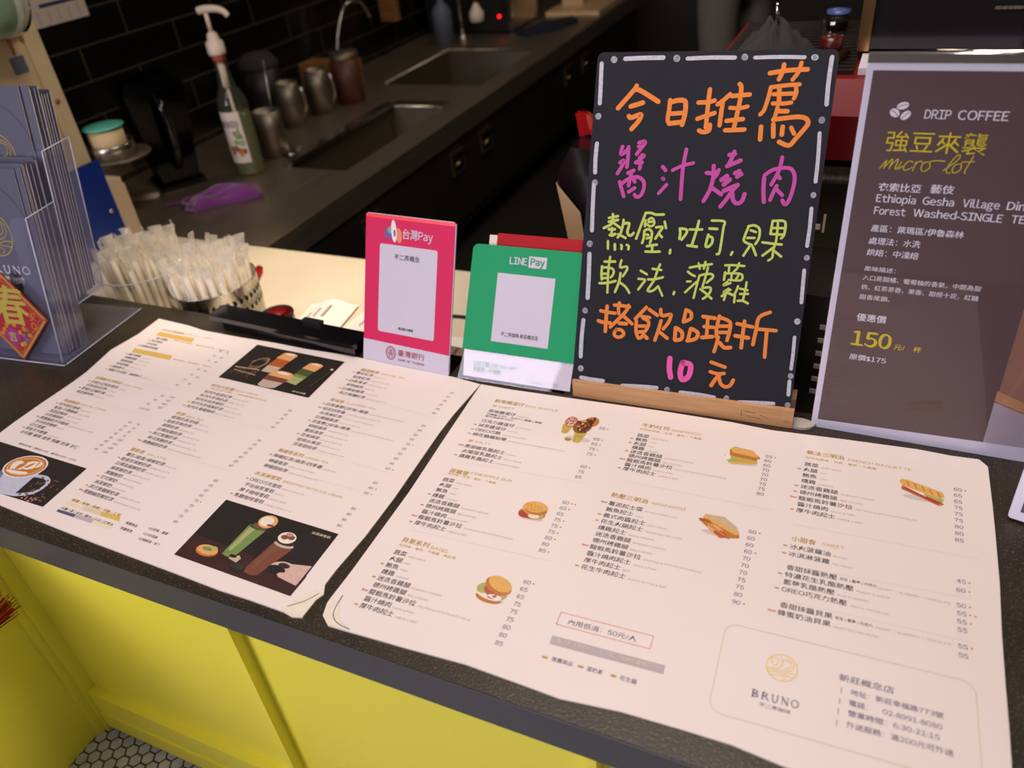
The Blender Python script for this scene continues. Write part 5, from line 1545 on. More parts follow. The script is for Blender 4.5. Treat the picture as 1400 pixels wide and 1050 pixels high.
  (3, 3.27, [(180.7, 180.3), (178.2, 165.4), (175.6, 146.7)]),
  (3, 3.6, [(181.1, 180.3), (189.0, 182.8), (197.9, 183.6), (199.8, 179.2), (192.1, 170.8)]),
  (3, 3.27, [(191.5, 193.0), (190.0, 182.0), (186.6, 163.4)]),
  (3, 3.58, [(187.6, 162.6), (197.4, 164.3), (198.9, 159.0), (194.3, 151.2), (189.3, 147.0)]),
  (3, 3.6, [(184.2, 160.4), (193.0, 154.8), (201.4, 148.2)]),
  (3, 3.27, [(215.5, 197.7), (225.5, 198.9), (242.2, 198.9)]),
  (3, 3.27, [(221.4, 196.3), (221.4, 189.1)]),
  (3, 3.27, [(234.4, 202.3), (233.0, 195.5), (228.4, 189.7)]),
  (3, 3.6, [(216.6, 187.8), (216.1, 176.9)]),
  (3, 3.26, [(218.2, 186.2), (230.4, 187.6), (239.2, 187.0), (241.5, 182.7), (238.6, 178.0), (222.7, 177.5)]),
  (3, 3.27, [(226.2, 185.9), (226.1, 178.7)]),
  (3, 3.27, [(235.9, 185.8), (232.4, 178.3)]),
  (3, 3.26, [(221.3, 174.7), (215.7, 168.7), (225.9, 173.2)]),
  (3, 3.27, [(224.2, 164.9), (216.9, 158.8), (227.0, 163.4)]),
  (3, 3.6, [(215.7, 153.2), (222.3, 158.4), (231.4, 156.0)]),
  (3, 3.27, [(220.8, 155.5), (219.4, 148.0)]),
  (3, 3.27, [(236.9, 169.7), (235.1, 162.3), (232.3, 156.6)]),
  (3, 3.27, [(234.0, 156.7), (234.0, 145.8)]),
  (3, 3.27, [(248.0, 176.1), (247.7, 167.0), (246.1, 151.5)]),
  (3, 3.27, [(239.9, 166.3), (250.6, 165.0)]),
  (3, 3.27, [(240.8, 158.7), (252.1, 159.8)]),
  (3, 3.6, [(238.9, 148.5), (245.5, 149.2), (253.3, 146.3)]),
  (4, 5.78, [(46.5, 121.8), (46.5, 105.2), (47.0, 82.8)]),
  (4, 5.3, [(36.8, 114.0), (47.9, 112.7), (59.8, 112.4)]),
  (4, 5.78, [(34.6, 98.1), (44.3, 96.2), (53.3, 96.7)]),
  (4, 5.3, [(65.2, 128.9), (64.5, 119.7), (65.7, 112.1)]),
  (4, 5.3, [(57.7, 124.8), (68.5, 124.9), (81.3, 124.2)]),
  (4, 5.37, [(79.6, 126.4), (77.0, 118.0), (68.2, 106.5), (54.3, 90.4)]),
  (4, 5.3, [(73.9, 109.0), (87.6, 98.8)]),
  (4, 5.84, [(68.0, 97.7), (78.8, 97.9)]),
  (4, 5.3, [(64.1, 87.1), (61.1, 81.4), (64.0, 76.8), (71.0, 76.6), (76.4, 82.1), (71.9, 87.4), (64.0, 87.6)]),
  (4, 5.3, [(107.2, 126.3), (100.3, 117.5), (92.1, 107.0)]),
  (4, 5.3, [(111.8, 123.4), (125.0, 115.7)]),
  (4, 5.3, [(101.9, 111.4), (113.5, 111.2)]),
  (4, 5.3, [(103.5, 109.7), (112.1, 105.3), (112.8, 98.6), (108.8, 89.5)]),
  (4, 5.3, [(93.9, 104.3), (94.9, 88.0), (100.3, 77.9), (106.5, 83.5)]),
  (4, 5.3, [(98.5, 96.6), (108.1, 97.6)]),
  (4, 5.37, [(99.4, 87.5), (108.8, 89.5)]),
  (4, 5.84, [(106.4, 84.4), (112.7, 79.4)]),
  (4, 5.3, [(129.2, 125.1), (129.8, 119.5), (133.0, 116.0), (144.0, 119.1), (145.2, 116.3), (142.5, 106.6), (135.9, 96.3)]),
  (4, 5.3, [(131.4, 108.3), (128.6, 93.6), (124.9, 77.8)]),
  (4, 5.3, [(130.8, 91.0), (143.0, 82.8)]),
  (4, 5.28, [(166.6, 128.2), (164.7, 110.5)]),
  (4, 5.28, [(167.2, 128.3), (174.3, 124.6), (174.7, 115.9), (164.8, 109.9)]),
  (4, 5.81, [(154.0, 99.9), (154.6, 82.2)]),
  (4, 5.81, [(154.6, 100.0), (163.9, 94.6), (164.4, 84.5), (156.0, 81.1)]),
  (4, 5.28, [(176.3, 101.0), (173.9, 83.1)]),
  (4, 5.81, [(177.5, 101.2), (187.3, 96.0), (185.2, 86.9), (173.3, 82.4)]),
  (4, 5.81, [(192.5, 120.9), (209.6, 120.2)]),
  (4, 5.28, [(199.5, 118.5), (200.7, 91.2)]),
  (4, 5.28, [(195.4, 106.2), (209.3, 106.5)]),
  (4, 5.81, [(194.1, 89.8), (209.0, 92.7)]),
  (4, 5.28, [(215.8, 123.9), (213.7, 105.1), (215.1, 92.8)]),
  (4, 5.28, [(216.6, 122.1), (231.5, 116.9), (232.5, 103.4), (230.5, 89.5)]),
  (4, 5.28, [(215.7, 109.0), (229.9, 110.6)]),
  (4, 5.28, [(217.9, 100.0), (230.9, 101.4)]),
  (4, 5.28, [(217.5, 93.1), (216.2, 82.9), (213.9, 70.7)]),
  (4, 5.81, [(220.8, 84.7), (227.6, 78.6), (236.5, 79.6)]),
  (4, 5.28, [(251.9, 120.3), (251.6, 103.0), (251.8, 80.8)]),
  (4, 5.28, [(241.8, 115.5), (263.9, 113.0)]),
  (4, 5.81, [(241.5, 97.6), (260.0, 96.6)]),
  (4, 5.28, [(285.4, 136.5), (271.4, 127.8), (269.2, 107.4), (267.5, 87.6)]),
  (4, 5.28, [(272.3, 110.8), (285.1, 111.0), (296.6, 111.1)]),
  (4, 5.28, [(284.3, 107.9), (285.0, 88.4), (285.9, 71.3)]),
  (4, 5.36, [(211.5, 54.6), (232.1, 49.6)]),
  (4, 5.28, [(211.9, 40.1), (222.5, 38.3), (232.0, 40.1)]),
  (4, 5.81, [(226.2, 37.5), (220.9, 30.4), (215.4, 19.5)]),
  (4, 5.36, [(225.6, 32.3), (229.0, 23.9), (235.5, 20.3), (242.4, 23.1), (246.2, 31.9)]),
  (5, 8.18, [(150.3, 52.8), (151.1, 36.8), (154.3, 24.2)]),
  (5, 8.18, [(170.0, 48.8), (167.8, 33.8), (170.8, 23.8), (175.8, 23.8), (181.4, 30.4), (182.2, 45.9), (174.4, 48.7), (170.0, 48.8)]),
  (6, 6.13, [(41.5, 480.6), (96.9, 481.7)]),
  (6, 5.57, [(131.2, 480.1), (196.0, 480.7)]),
  (6, 5.05, [(222.8, 480.5), (286.9, 480.2)]),
  (6, 5.57, [(321.4, 480.2), (322.6, 420.5)]),
  (6, 5.01, [(318.9, 383.4), (322.2, 319.7)]),
  (6, 5.01, [(321.7, 284.0), (322.7, 232.9)]),
  (6, 5.05, [(323.4, 199.5), (325.5, 154.4)]),
  (6, 6.13, [(6.9, 474.4), (8.9, 419.0)]),
  (6, 6.15, [(9.5, 361.9), (10.2, 320.3)]),
  (6, 6.15, [(9.8, 301.9), (12.6, 234.6)]),
  (6, 6.71, [(11.6, 199.0), (14.3, 131.8)]),
  (6, 9.43, [(24.8, 479.9), (25.3, 479.6)]),
  (6, 9.43, [(115.7, 480.7), (116.2, 480.3)]),
  (6, 8.57, [(208.9, 481.4), (209.4, 481.0)]),
  (6, 7.71, [(299.2, 480.1), (300.8, 479.7)]),
  (6, 8.57, [(319.3, 400.4), (319.4, 400.0)]),
  (6, 7.71, [(321.7, 302.1), (321.8, 301.7)]),
  (6, 7.76, [(324.4, 217.0), (324.4, 216.6)]),
  (6, 8.61, [(323.6, 127.5), (323.6, 127.0)]),
  (6, 9.43, [(8.1, 400.8), (8.1, 400.6)]),
  (6, 9.43, [(11.0, 305.2), (11.0, 304.9)]),
  (6, 9.43, [(10.8, 214.7), (10.8, 214.2)]),
  (6, 4.74, [(322.8, 104.6), (324.0, 58.5)]),
  (6, 5.26, [(324.2, 40.5), (325.2, 20.7)]),
  (6, 6.3, [(11.9, 197.6), (13.8, 139.0)]),
  (6, 6.37, [(10.5, 96.7), (10.9, 38.9)]),
  (6, 6.37, [(14.3, 5.3), (50.1, 4.5)]),
  (6, 5.85, [(81.2, 1.3), (134.9, 5.0)]),
  (6, 5.85, [(171.4, 2.8), (221.7, 2.1)]),
  (6, 5.26, [(258.2, 0.3), (306.5, 4.9)]),
  (6, 8.67, [(11.8, 111.9), (12.1, 111.3)]),
  (6, 9.46, [(12.5, 20.0), (12.5, 19.4)]),
  (6, 8.67, [(150.9, 4.2), (150.9, 3.6)]),
  (6, 7.89, [(239.5, 3.5), (239.6, 2.9)]),
  (6, 8.01, [(326.1, 5.4), (326.2, 4.9)]),
  (6, 7.89, [(324.8, 48.5), (324.9, 47.9)]),
]
# ------------------------------------------------------------------ standing signs
def mm(*p): return [(x / 1000, y / 1000) for x, y in p]
# pink payment sign
t = thing('payment_sign', 'hot pink acrylic payment sign with a white card, standing behind the drinks menu', 'sign', matrix=panel(-.7896, .9475, -2.61, 21.27, .0016))
W_, H_ = .1782, .2587
m = MB(); m.rrect(0, W_, 0, H_, .004, -.003, 0, 0); m.rrect(0, W_, H_ - .006, H_, .003, .0001, None, 1); m.flat(mm((0, 0), (W_ * 1000, 0), (W_ * 1000, 36.0), (0, 38.2)), .0002, 2)
m.build('panel', ['hot_pink', 'edge_red', 'sign_white'], t)
m = MB(); m.rrect(.0305, .1465, .0565, .2100, .004, .0001, .0006); m.build('white_card', 'sign_white', t)
m = MB(); m.text('台灣Pay', .0765, .2302, .0185, .0004, .0595, 0, .012); m.build('lettering', 'sign_white', t)
m = MB(); m.text('不二弄概念', .0612, .1903, .0105, .0010, .051, 0, -.004); m.text('限自動卡使用', .0737, .0672, .0052, .0010, .0305, 0, .03); m.build('card_text', 'ink_black', t)
m = MB(); m.disc(.0485, .2285, .0105, .0085, .0004, 0, .3); m.disc(.0685, .2265, .0065, .0125, .0005, 1, .15); m.disc(.0520, .2345, .0075, .0060, .0006, 2, .4); m.disc(.0585, .2330, .0055, .0190, .0007, 3, .12); m.disc(.0600, .2300, .0022, .0062, .0008, 0, .1); m.disc(.0515, .2240, .0055, .0045, .00065, 0, .2)
m.build('pay_emblem', ['logo_violet', 'logo_orange', 'logo_green', 'logo_pearl'], t)
m = MB(); m.stroke([(.0592 + .0098 * math.cos(a), .0207 + .0115 * math.sin(a)) for a in (2 * math.pi * k / 20 for k in range(21))], .0017, .0005, 0, 1)
m.stroke([(.0592 + .0070 * math.cos(a), .0207 + .0085 * math.sin(a)) for a in (2 * math.pi * k / 20 for k in range(21))], .0008, .0005, 0, 1)
for p in ([(.0560, .0250), (.0625, .0250)], [(.0592, .0275), (.0592, .0200)], [(.0575, .0220), (.0565, .0150)], [(.0610, .0220), (.0620, .0150)], [(.0545, .0190), (.0545, .0220)], [(.0640, .0190), (.0640, .0220)], [(.0575, .0180), (.0610, .0180)]): m.stroke(p, .0013, .0005, 0, 1)
m.text('臺灣銀行', .0742, .0236, .0125, .0005, .0555, 0, .008); m.text('BANK OF TAIWAN', .0748, .0113, .0056, .0005, .0545, 0, .02); m.build('bank_text', 'ink_maroon', t)
m = MB(); m.box(W_ + .0002, W_ + .0012, 0.002, H_ - .002, -.003, .0); m.box(.004, W_ - .004, H_, H_ + .001, -.003, 0); m.build('clear_edge', 'acrylic_edge', t)
a = panel(-.7896, .9475, -2.61, 0)
m = MB(); m.box(.0, W_, .002, .085, .0005, .0032, 0, Matrix.Translation((-.7896, .9475, ZC)) @ Matrix.Rotation(math.radians(-2.61), 4, 'Z')); m.build('foot', 'acrylic_dark', t, True)

# green payment sign
t = thing('payment_sign', 'green acrylic payment sign with a white card, standing beside the chalkboard', 'sign', matrix=panel(-.5915, .9399, 1.58, 28.67, .0030))
m = MB(); m.prism(mm((3, 50)) + mm((202, 50.8)) + rr(.007, .2005, .10, .2262, .010)[:12] , 0, .002, 0)
m.build('panel', 'sign_green', t)
m = MB(); m.flat(mm((8.5, 5), (199, 6), (200.5, 50.4), (6.5, 49.8)), .0006, 0); m.box(.0085, .199, .005, .05, -.0015, .0005, 0); m.build('lower_card', 'sign_white', t)
m = MB(); m.flat(mm((54.3, 69.3), (154.8, 69.0), (155.9, 182.0), (55.5, 182.5)), .0024); m.build('white_card', 'sign_white', t)
m = MB(); m.text('LINE', .0745, .2040, .0155, .0026, .0305, 0, .03); m.rrect(.1076, .1386, .1952, .2134, .0015, .0024, None, 0); m.build('lettering', 'sign_white', t)
m = MB(); m.text('Pay', .1108, .2040, .0150, .0028, .0245, 0, .03, None, .30)
m.build('reversed_lettering', 'sign_green', t)
m = MB(); m.text('不二弄咖啡-新莊概念店', .0712, .0833, .0078, .0028, .0655, 0, -.004); m.build('card_text', 'ink_black', t)
m = MB(); m.text('立即下載LINE Pay APP', .0258, .0287, .0094, .0010, .0785, 0, .008); m.text('掌握第一手優惠!', .0264, .0187, .0094, .0010, .0515, 0, .008); m.text('Android', .1320, .0108, .0052, .0010, .0190, 0); m.text('iOS', .1700, .0120, .0052, .0010, .0078, 0)
m.build('small_text', 'sign_green_ink', t)
m = MB(); m.flat(mm((-1, 0), (202, 1), (202, 50.6), (8, 50.4)), .0030, 0); m.box(-.001, .202, 0, .0015, -.004, .0045, 0); m.build('clear_pocket', 'acrylic', t)
m = MB(); m.box(.0, .188, .004, .095, .0005, .0026, 0, Matrix.Translation((-.5915, .9399, ZC)) @ Matrix.Rotation(math.radians(1.58), 4, 'Z')); m.build('foot', 'acrylic_dark', t, True)
o = thing('gift_envelope', 'red envelope tucked behind the green payment sign, only its top showing', 'envelope', matrix=panel(-.5915, .9399, 1.58, 28.67) @ Matrix.Translation((0, 0, -.0045)))
m = MB(); m.rrect(.045, .192, .06, .2490, .003, -.0025, -.0005, 0); m.build('cover', 'red_card', o)
o = thing('business_card', 'pale card beside the red envelope behind the green payment sign', 'card', matrix=panel(-.5915, .9399, 1.58, 28.67) @ Matrix.Translation((0, 0, -.0080)))
m = MB(); m.box(.030, .064, .06, .2455, -.0010, -.0002, 0); m.build('card', 'card_white', o)
m = MB(); m.stroke([(.0445, .2315), (.0465, .2365), (.0485, .2315)], .0012, 0, 0, 2); m.build('printing', 'ink_grey', o)

# chalkboard
t = thing('chalkboard', 'small black chalkboard with bright handwritten specials, leaning in a wooden base', 'chalkboard', matrix=panel(-.3882, .9513, 2.93, 24.64, .03))
W_, H_ = .3302, .4900
m = MB(); m.rrect(0, W_, -.006, H_, .009, -.006, 0, 0); m.build('board', 'chalkboard', t)
gname = ['orange_line', 'magenta_line', 'green_line', 'green_line', 'orange_line', 'pink_number', 'white_border']
gmat = ['chalk_orange', 'chalk_magenta', 'chalk_green', 'chalk_green', 'chalk_orange', 'chalk_pink', 'chalk_white']
jr = random.Random(5)
for g in range(7):
    m = MB()
    for i, (l, wd, pts) in enumerate(STROKES):
        if l == g:
            q = mm(*pts)
            if len(q) == 2 and g == 6 and math.dist(*q) > .02:      # chalk dashes wobble a little
                q = [q[0], ((q[0][0] + q[1][0]) / 2 + jr.uniform(-.0008, .0008), (q[0][1] + q[1][1]) / 2 + jr.uniform(-.0008, .0008)), q[1]]
            m.stroke(q, wd / 1000, .0004 + 2e-5 * (i % 12), 0, 4)
    m.build(gname[g], gmat[g], t)
mb_ = Matrix.Translation((-.3868, .9470, ZC)) @ Matrix.Rotation(math.radians(2.4), 4, 'Z')
m = MB(); m.box(0, .335, 0, .008, .0006, .0315, 0, mb_); m.box(0, .335, .030, .056, .0006, .0315, 0, mb_); m.box(0, .335, .008, .030, .0006, .0140, 0, mb_)
b = m.build('wooden_base', 'beech', t, True)
m = MB()
for q in ([(.262, .021), (.262, .010)], [(.266, .020), (.282, .019)], [(.270, .012), (.290, .010)], [(.288, .017), (.300, .013)], [(.316, .021), (.317, .020)], [(.324, .013), (.328, .011)]): m.stroke(q, .0008, 0, 0, 1)
m2 = mb_ @ Matrix.Translation((0, -.0004, 0)) @ Matrix.Rotation(math.radians(90), 4, 'X')
m.v = [tuple(m2 @ Vector(p)) for p in m.v]
c = m.build('burnt_stamp', 'brown_wood', b)
c.data.transform(b.matrix_world.inverted() @ t.matrix_world.inverted())

# coffee poster in a clear stand
t = thing('poster_stand', 'tall clear stand holding a brown coffee poster with white and yellow print', 'poster stand', matrix=panel(-.0277, .9763, 0, 1))
W_, H_ = .360, .505
m = MB(); m.rrect(0, W_, 0, H_, .002, -.004, 0, 0); m.build('backing', 'poster_white', t)
m = MB(); m.flat(mm((8, 14.6), (353, 26.5), (353, 497.3), (7, 497.2)), .0004, 0); m.build('brown_print', 'poster_brown', t)
m = MB(); m.flat(mm((217.7, 21.9), (353, 26.5), (353, 497.2), (213, 497.2)), .0007, 0); m.flat(mm((216.8, 21.9), (353, 26.5), (353, 88), (300, 76), (250, 76), (215.5, 88)), .0009, 2); m.flat(mm((215.3, 90), (250, 78), (300, 78), (353, 90), (353, 104), (300, 92), (250, 92), (215, 106)), .0010, 1)
m.build('drink_picture', ['poster_photo', 'poster_rim', 'poster_table'], t)
m = MB(); z = .0012
for bx, by, rx, ry, ro in ((43.3, 460.0, 6.2, 4.0, 18), (36.2, 452.0, 5.6, 4.4, -40), (47.8, 449.6, 6.0, 4.1, 48)): m.disc(bx / 1000, by / 1000, rx / 1000, ry / 1000, z, 0, math.radians(ro))
m.text('DRIP', .0667, .4514, .0134, z, .0262, 0, .01); m.text('COFFEE', .0995, .4514, .0134, z, .0485, 0, .01)
m.text('衣索比亞', .0333, .3658, .0112, z, .0455, 0, .018); m.text('藝伎', .0885, .3668, .0112, z, .0245, 0, .018)
m.text('Ethiopia', .0330, .3517, .0128, z, .0430, 0, .018); m.text('Gesha', .0830, .3520, .0128, z, .0330, 0, .018); m.text('Village', .1245, .3522, .0128, z, .0375, 0, .018); m.text('Dimma', .1690, .3524, .0128, z, .0420, 0, .018)
m.text('Forest', .0332, .3362, .0128, z, .0345, 0, .018); m.text('Washed-SINGLE', .0758, .3366, .0128, z, .0925, 0, .018); m.text('TERROIR', .1765, .3370, .0128, z, .052, 0, .018)
m.text('產區：萊瑪區/伊魯森林', .0333, .3133, .0100, z, .1005, 0, .014); m.text('處理法：水洗', .0334, .2968, .0100, z, .0575, 0, .014); m.text('烘焙：中淺焙', .0335, .2814, .0100, z, .0580, 0, .014)
m.text('風味描述：', .0339, .2590, .0074, z, .0360, 0, .01); m.text('入口是甜橘、葡萄柚的香氣，中間為甜', .0341, .2463, .0078, z, .1320, 0, .006); m.text('桃、紅茶茶香，果香、甜感十足，紅糖', .0341, .2330, .0078, z, .1320, 0, .006); m.text('甜香尾韻。', .0341, .2188, .0078, z, .0360, 0, .006)
m.text('優惠價', .0352, .1888, .0122, z, .0355, 0, .018); m.text('原價$175', .0351, .1275, .0098, z, .0452, 0, .014)
m.text('E', .3290, .0420, .0100, z)
m.build('white_print', 'poster_ink', t)
m = MB()
for bx, by, L, ro in ((43.3, 460.0, 5.0, 18), (36.2, 452.0, 4.6, -40), (47.8, 449.6, 5.0, 48)):
    c_, s_ = math.cos(math.radians(ro)), math.sin(math.radians(ro))
    m.stroke(mm((bx - L * c_, by - L * s_), (bx - .4 * s_, by + .6 * c_), (bx + L * c_, by + L * s_)), .0007, .0014, 0, 4)
m.build('bean_creases', 'poster_brown', t)
m = MB(); m.text('強豆來襲', .0325, .4197, .0262, z, .1020, 0, .0)
m.text('150', .0333, .1570, .0300, z, .0490, 0, .03); m.text('元/　杯', .0862, .1508, .0096, z, .0325, 0, .02)
for p in ([(31, 388), (37, 398), (35, 388)], [(36, 390), (43, 400), (41, 388)], [(42, 392), (49, 400), (47, 388), (51, 391)], [(53, 397), (50, 388), (55, 392)], [(65, 397), (60, 398), (56, 391), (58, 387), (65, 391)], [(68, 398), (66, 387)], [(67, 394), (72, 399), (74, 397)], [(82, 398), (76, 397), (74, 390), (78, 387), (83, 392), (82, 398), (88, 400), (97, 400)], [(97, 389), (108, 400), (111, 407), (107, 406), (101, 394), (101, 387), (105, 387)], [(114, 398), (108, 396), (106, 390), (109, 387), (114, 391), (114, 398)], [(124, 407), (119, 390), (120, 387)], [(114, 400), (126, 401)]):
    m.stroke(mm(*p), .0011, z, 0, 5)
m.build('yellow_print', 'poster_yellow', t)
m = MB(); m.box(-.001, W_ + .001, -.001, H_ + .001, .0022, .0040); m.build('clear_cover', 'acrylic', t)
m = MB(); m.box(.0, W_ + .002, H_ + .0012, H_ + .0105, -.006, .0055, 0); m.tube([(0, H_ + .0105, 0), (W_ + .002, H_ + .0105, 0)], .0035, 8, 0); m.build('top_clip', 'chrome', t)
m = MB(); m.box(-.0277, .3323, .982, 1.0, ZC + .0006, ZC + .004); m.build('foot', 'acrylic_dark', t, True)

# corner of a further framed sign at the right edge
t = thing('table_sign', 'white-framed sign at the right edge of the counter, only its corner showing', 'sign', matrix=panel(.2155, .8555, -12, 24, .0048))
m = MB(); m.rrect(0, .20, 0, .15, .004, -.008, 0); m.build('frame', 'poster_white', t)
m = MB(); m.flat([(.011, .011), (.19, .011), (.19, .14), (.011, .14)], .0005); m.build('picture', 'poster_brown', t)
if 0: m = MB(); m.hexa([(.05, .006, -.0085), (.15, .006, -.0085), (.15, .03, -.0085), (.05, .03, -.0085)][::-1], [(.05, .006, -.012), (.15, .006, -.012), (.15, .03, -.03), (.05, .03, -.03)][::-1]); m.build('strut', 'poster_white', t)

# scuffed foam pad between chalkboard and poster, black bar at the rear edge
t = thing('foam_pad', 'scuffed pale grey pad on the counter between the chalkboard and the poster', 'pad', (-.044, .9735, ZC + .0004))
m = MB(); m.prism([(.022 * math.cos(a) * (1 + .08 * math.sin(3 * a)), .012 * math.sin(a)) for a in (2 * math.pi * k / 18 for k in range(18))], 0, .004); m.build('pad', 'rubber_foam', t)
tb = thing('tablet', 'long black tablet-like slab lying along the rear edge of the counter, beside the pink sign', 'tablet', (-1.158, .966, ZC + .0004), math.radians(-2.8))
m = MB(); m.box(.028, .352, .0, .036, 0, .020); m.build('body', 'gloss_black', tb)
m = MB(); m.rrect(0, .360, -.006, .040, .006, .0205, .0300); m.build('slim_top', 'gloss_black', tb)
m = MB(); m.rrect(.21, .255, .030, .043, .002, .0302, .036); m.build('tab', 'matt_black', tb)
m = MB(); m.box(.12, .20, -.0008, 0, .009, .0105); m.build('bright_strip', 'chrome', tb)
# ------------------------------------------------------------------ two-tier brochure holder at the left
HY = math.radians(6.0); LEAN = math.radians(13.0)
HM = Matrix.Translation((-1.3565, .768, ZC + .0006)) @ Matrix.Rotation(HY, 4, 'Z')
t = thing('brochure_holder', 'clear acrylic two-tier brochure holder standing at the left end of the counter', 'holder', matrix=HM)
WB = .236                                               # width; local x runs from -WB (off left) to 0
tl = math.tan(LEAN)
def lean_sheet(mb, x0, x1, y, z0, z1, th=.0022, mi=0):
    """sheet leaning back: foot line at depth y on the base"""
    q = lambda z: y + z * tl
    mb.hexa([(x0, q(z0), z0), (x1, q(z0), z0), (x1, q(z0) + th, z0), (x0, q(z0) + th, z0)], [(x0, q(z1), z1), (x1, q(z1), z1), (x1, q(z1) + th, z1), (x0, q(z1) + th, z1)], mi)
def lean_poly(mb, pts, y, th, mi=0):
    """outline (x, z) standing on a plane leaning back from depth y"""
    a = sum(pts[i][0] * pts[(i + 1) % len(pts)][1] - pts[(i + 1) % len(pts)][0] * pts[i][1] for i in range(len(pts)))
    if a < 0: pts = pts[::-1]
    n = len(pts)
    mb.add([(x, y + z * tl, z) for x, z in pts] + [(x, y + z * tl + th, z) for x, z in pts],
           [tuple(range(n)), tuple(range(2 * n - 1, n - 1, -1))] + [(i, n + i, n + (i + 1) % n, (i + 1) % n) for i in range(n)], mi)
m = MB(); m.box(-WB, .006, -.004, .215, 0, .003); m.build('base_plate', 'acrylic_milky', t)
D1, D2 = .066, .136                                    # pocket depths
# front walls with a scooped opening, side walls, backs
def pocket(nm, ya, yb, z0, z1):
    m = MB()
    sc = [(0, z0), (0, z1), (-.028, z1), (-.040, z1 - .006), (-.045, z1 - .018), (-.045, z1 - .10), (-.052, z1 - .13), (-.085, z1 - .18), (-WB + .085, z1 - .18), (-WB + .052, z1 - .13), (-WB + .045, z1 - .10), (-WB + .045, z1 - .018), (-WB + .04, z1 - .006), (-WB + .028, z1), (-WB, z1), (-WB, z0)]
    lean_poly(m, sc, ya, .0022)
    for x in (-.0022, -WB):
        q = lambda y, z: (x, y + z * tl, z)
        a = [q(ya + .0022, z0), q(yb, z0), q(yb, z1 + .004), q(ya + .0022, z1)]
        m.add([(p[0], p[1], p[2]) for p in a] + [(p[0] + .0022, p[1], p[2]) for p in a], [(0, 1, 2, 3)[::-1], (4, 5, 6, 7), (0, 1, 5, 4), (1, 2, 6, 5), (2, 3, 7, 6), (3, 0, 4, 7)])
    lean_sheet(m, -WB, 0, yb, z0, z1 + .004)
    q = lambda y, z: y + z * tl
    m.hexa([(-WB, q(ya, z0), z0 - .002), (0, q(ya, z0), z0 - .002), (0, q(yb, z0), z0 - .002), (-WB, q(yb, z0), z0 - .002)], [(-WB, q(ya, z0), z0), (0, q(ya, z0), z0), (0, q(yb, z0), z0), (-WB, q(yb, z0), z0)])
    return m.build(nm, 'acrylic_milky', t)
pocket('front_pocket', .0, D1, .0052, .272)
pocket('rear_pocket', D1 + .003, D2, .088, .362)
m = MB(); lean_poly(m, [(0, .09), (0, .400), (-.012, .415), (-.03, .42), (-WB + .03, .42), (-WB + .012, .415), (-WB, .40), (-WB, .09)], D2 + .003, .0022); m.build('rear_wall', 'acrylic', t)
m = MB(); m.hexa([(-WB, .200, .0032), (0, .200, .0032), (0, .204, .0032), (-WB, .204, .0032)], [(-WB, D2 + .005 + .1 * tl, .1), (0, D2 + .005 + .1 * tl, .1), (0, D2 + .009 + .1 * tl, .1), (-WB, D2 + .009 + .1 * tl, .1)]); m.build('support_strut', 'acrylic', t)
m = MB()
for p in ([(-.001, .0, .006), (-.001, .272 * tl, .272)], [(-.001, D1 + .088 * tl, .088), (-.001, D1 + .003 + .362 * tl, .362)], [(-.001, D2 + .088 * tl, .088), (-.001, D2 + .366 * tl, .366)], [(-.001, .272 * tl, .272), (-.001, D1 + .276 * tl, .276)], [(-.001, D1 + .003 + .362 * tl, .362), (-.001, D2 + .366 * tl, .366)], [(-.001, D1 + .088 * tl, .086), (-.001, D2 + .088 * tl, .086)], [(.006, .0, .002), (.006, .215, .002)], [(-WB, -.004, .002), (.006, -.004, .002)]):
    m.tube(p, .0012, 6)
m.build('bright_edges', 'acrylic_edge', t)
# brochures, one by one
BW = .200
def brochure(y, z0, length, thick, cover, right, label, group, front=False, ebm=None):
    o = thing('brochure', label, 'brochure', matrix=HM, group=group)
    x1 = -.0065 - right; x0 = x1 - BW
    m = MB(); lean_sheet(m, x0, x1, y, z0, z0 + length, thick * .3, 0); m.build('cover', cover, o)
    m = MB(); lean_sheet(m, x0, x1 - .001, y + thick * .34, z0, z0 + length - .001, thick * .55, 0); m.build('pages', 'brochure_page', o)
    if front:
        fm = Matrix.Translation((0, y - .0006, 0)) @ Matrix(((1, 0, 0, 0), (0, math.sin(LEAN), -math.cos(LEAN), 0), (0, math.cos(LEAN), math.sin(LEAN), 0), (0, 0, 0, 1)))
        cx = x1 - .0815; L = length / math.cos(LEAN); zt = (z0 + length) / math.cos(LEAN)
        m = MB(); emblem(m, cx, zt - .120, .040, 0, 0, .0022, fm); m.build('emblem', 'brochure_gold', o)
        m = MB(); b2 = MB(); serif_word(b2, cx - .052, zt - .186, .0195, .118, 0); m.add(b2.v, b2.f, 0, False, fm); m.text('不二弄咖啡', cx, zt - .207, .0155, 0, .082, 0, .02, fm, .36, 0, 'C'); m.build('title', 'brochure_text', o)
        m = MB(); m.stroke([(cx + .105 * math.cos(a) - .015, zt - .125 + .105 * math.sin(a)) for a in (math.pi * k / 10 - 1.2 for k in range(9))], .0006, 0, 0, 2, 0, fm); m.build('pencil_ring', 'ink_black', o)
    return o
br = random.Random(11)
n = 10
for i in range(n):
    y = .0190 + i * .0044
    brochure(y, .0075, .342 if i == 0 else .342 + br.uniform(-.003, .006), .0036, 'brochure_blue', .018 if i == 0 else br.uniform(.0, .012),
             'blue-grey brochure with a gold emblem, foremost in the lower front pocket' if i == 0 else 'blue-grey brochure packed in the lower pocket, behind the foremost one',
             None if i == 0 else 'brochures in the lower pocket', i == 0)
n = 11
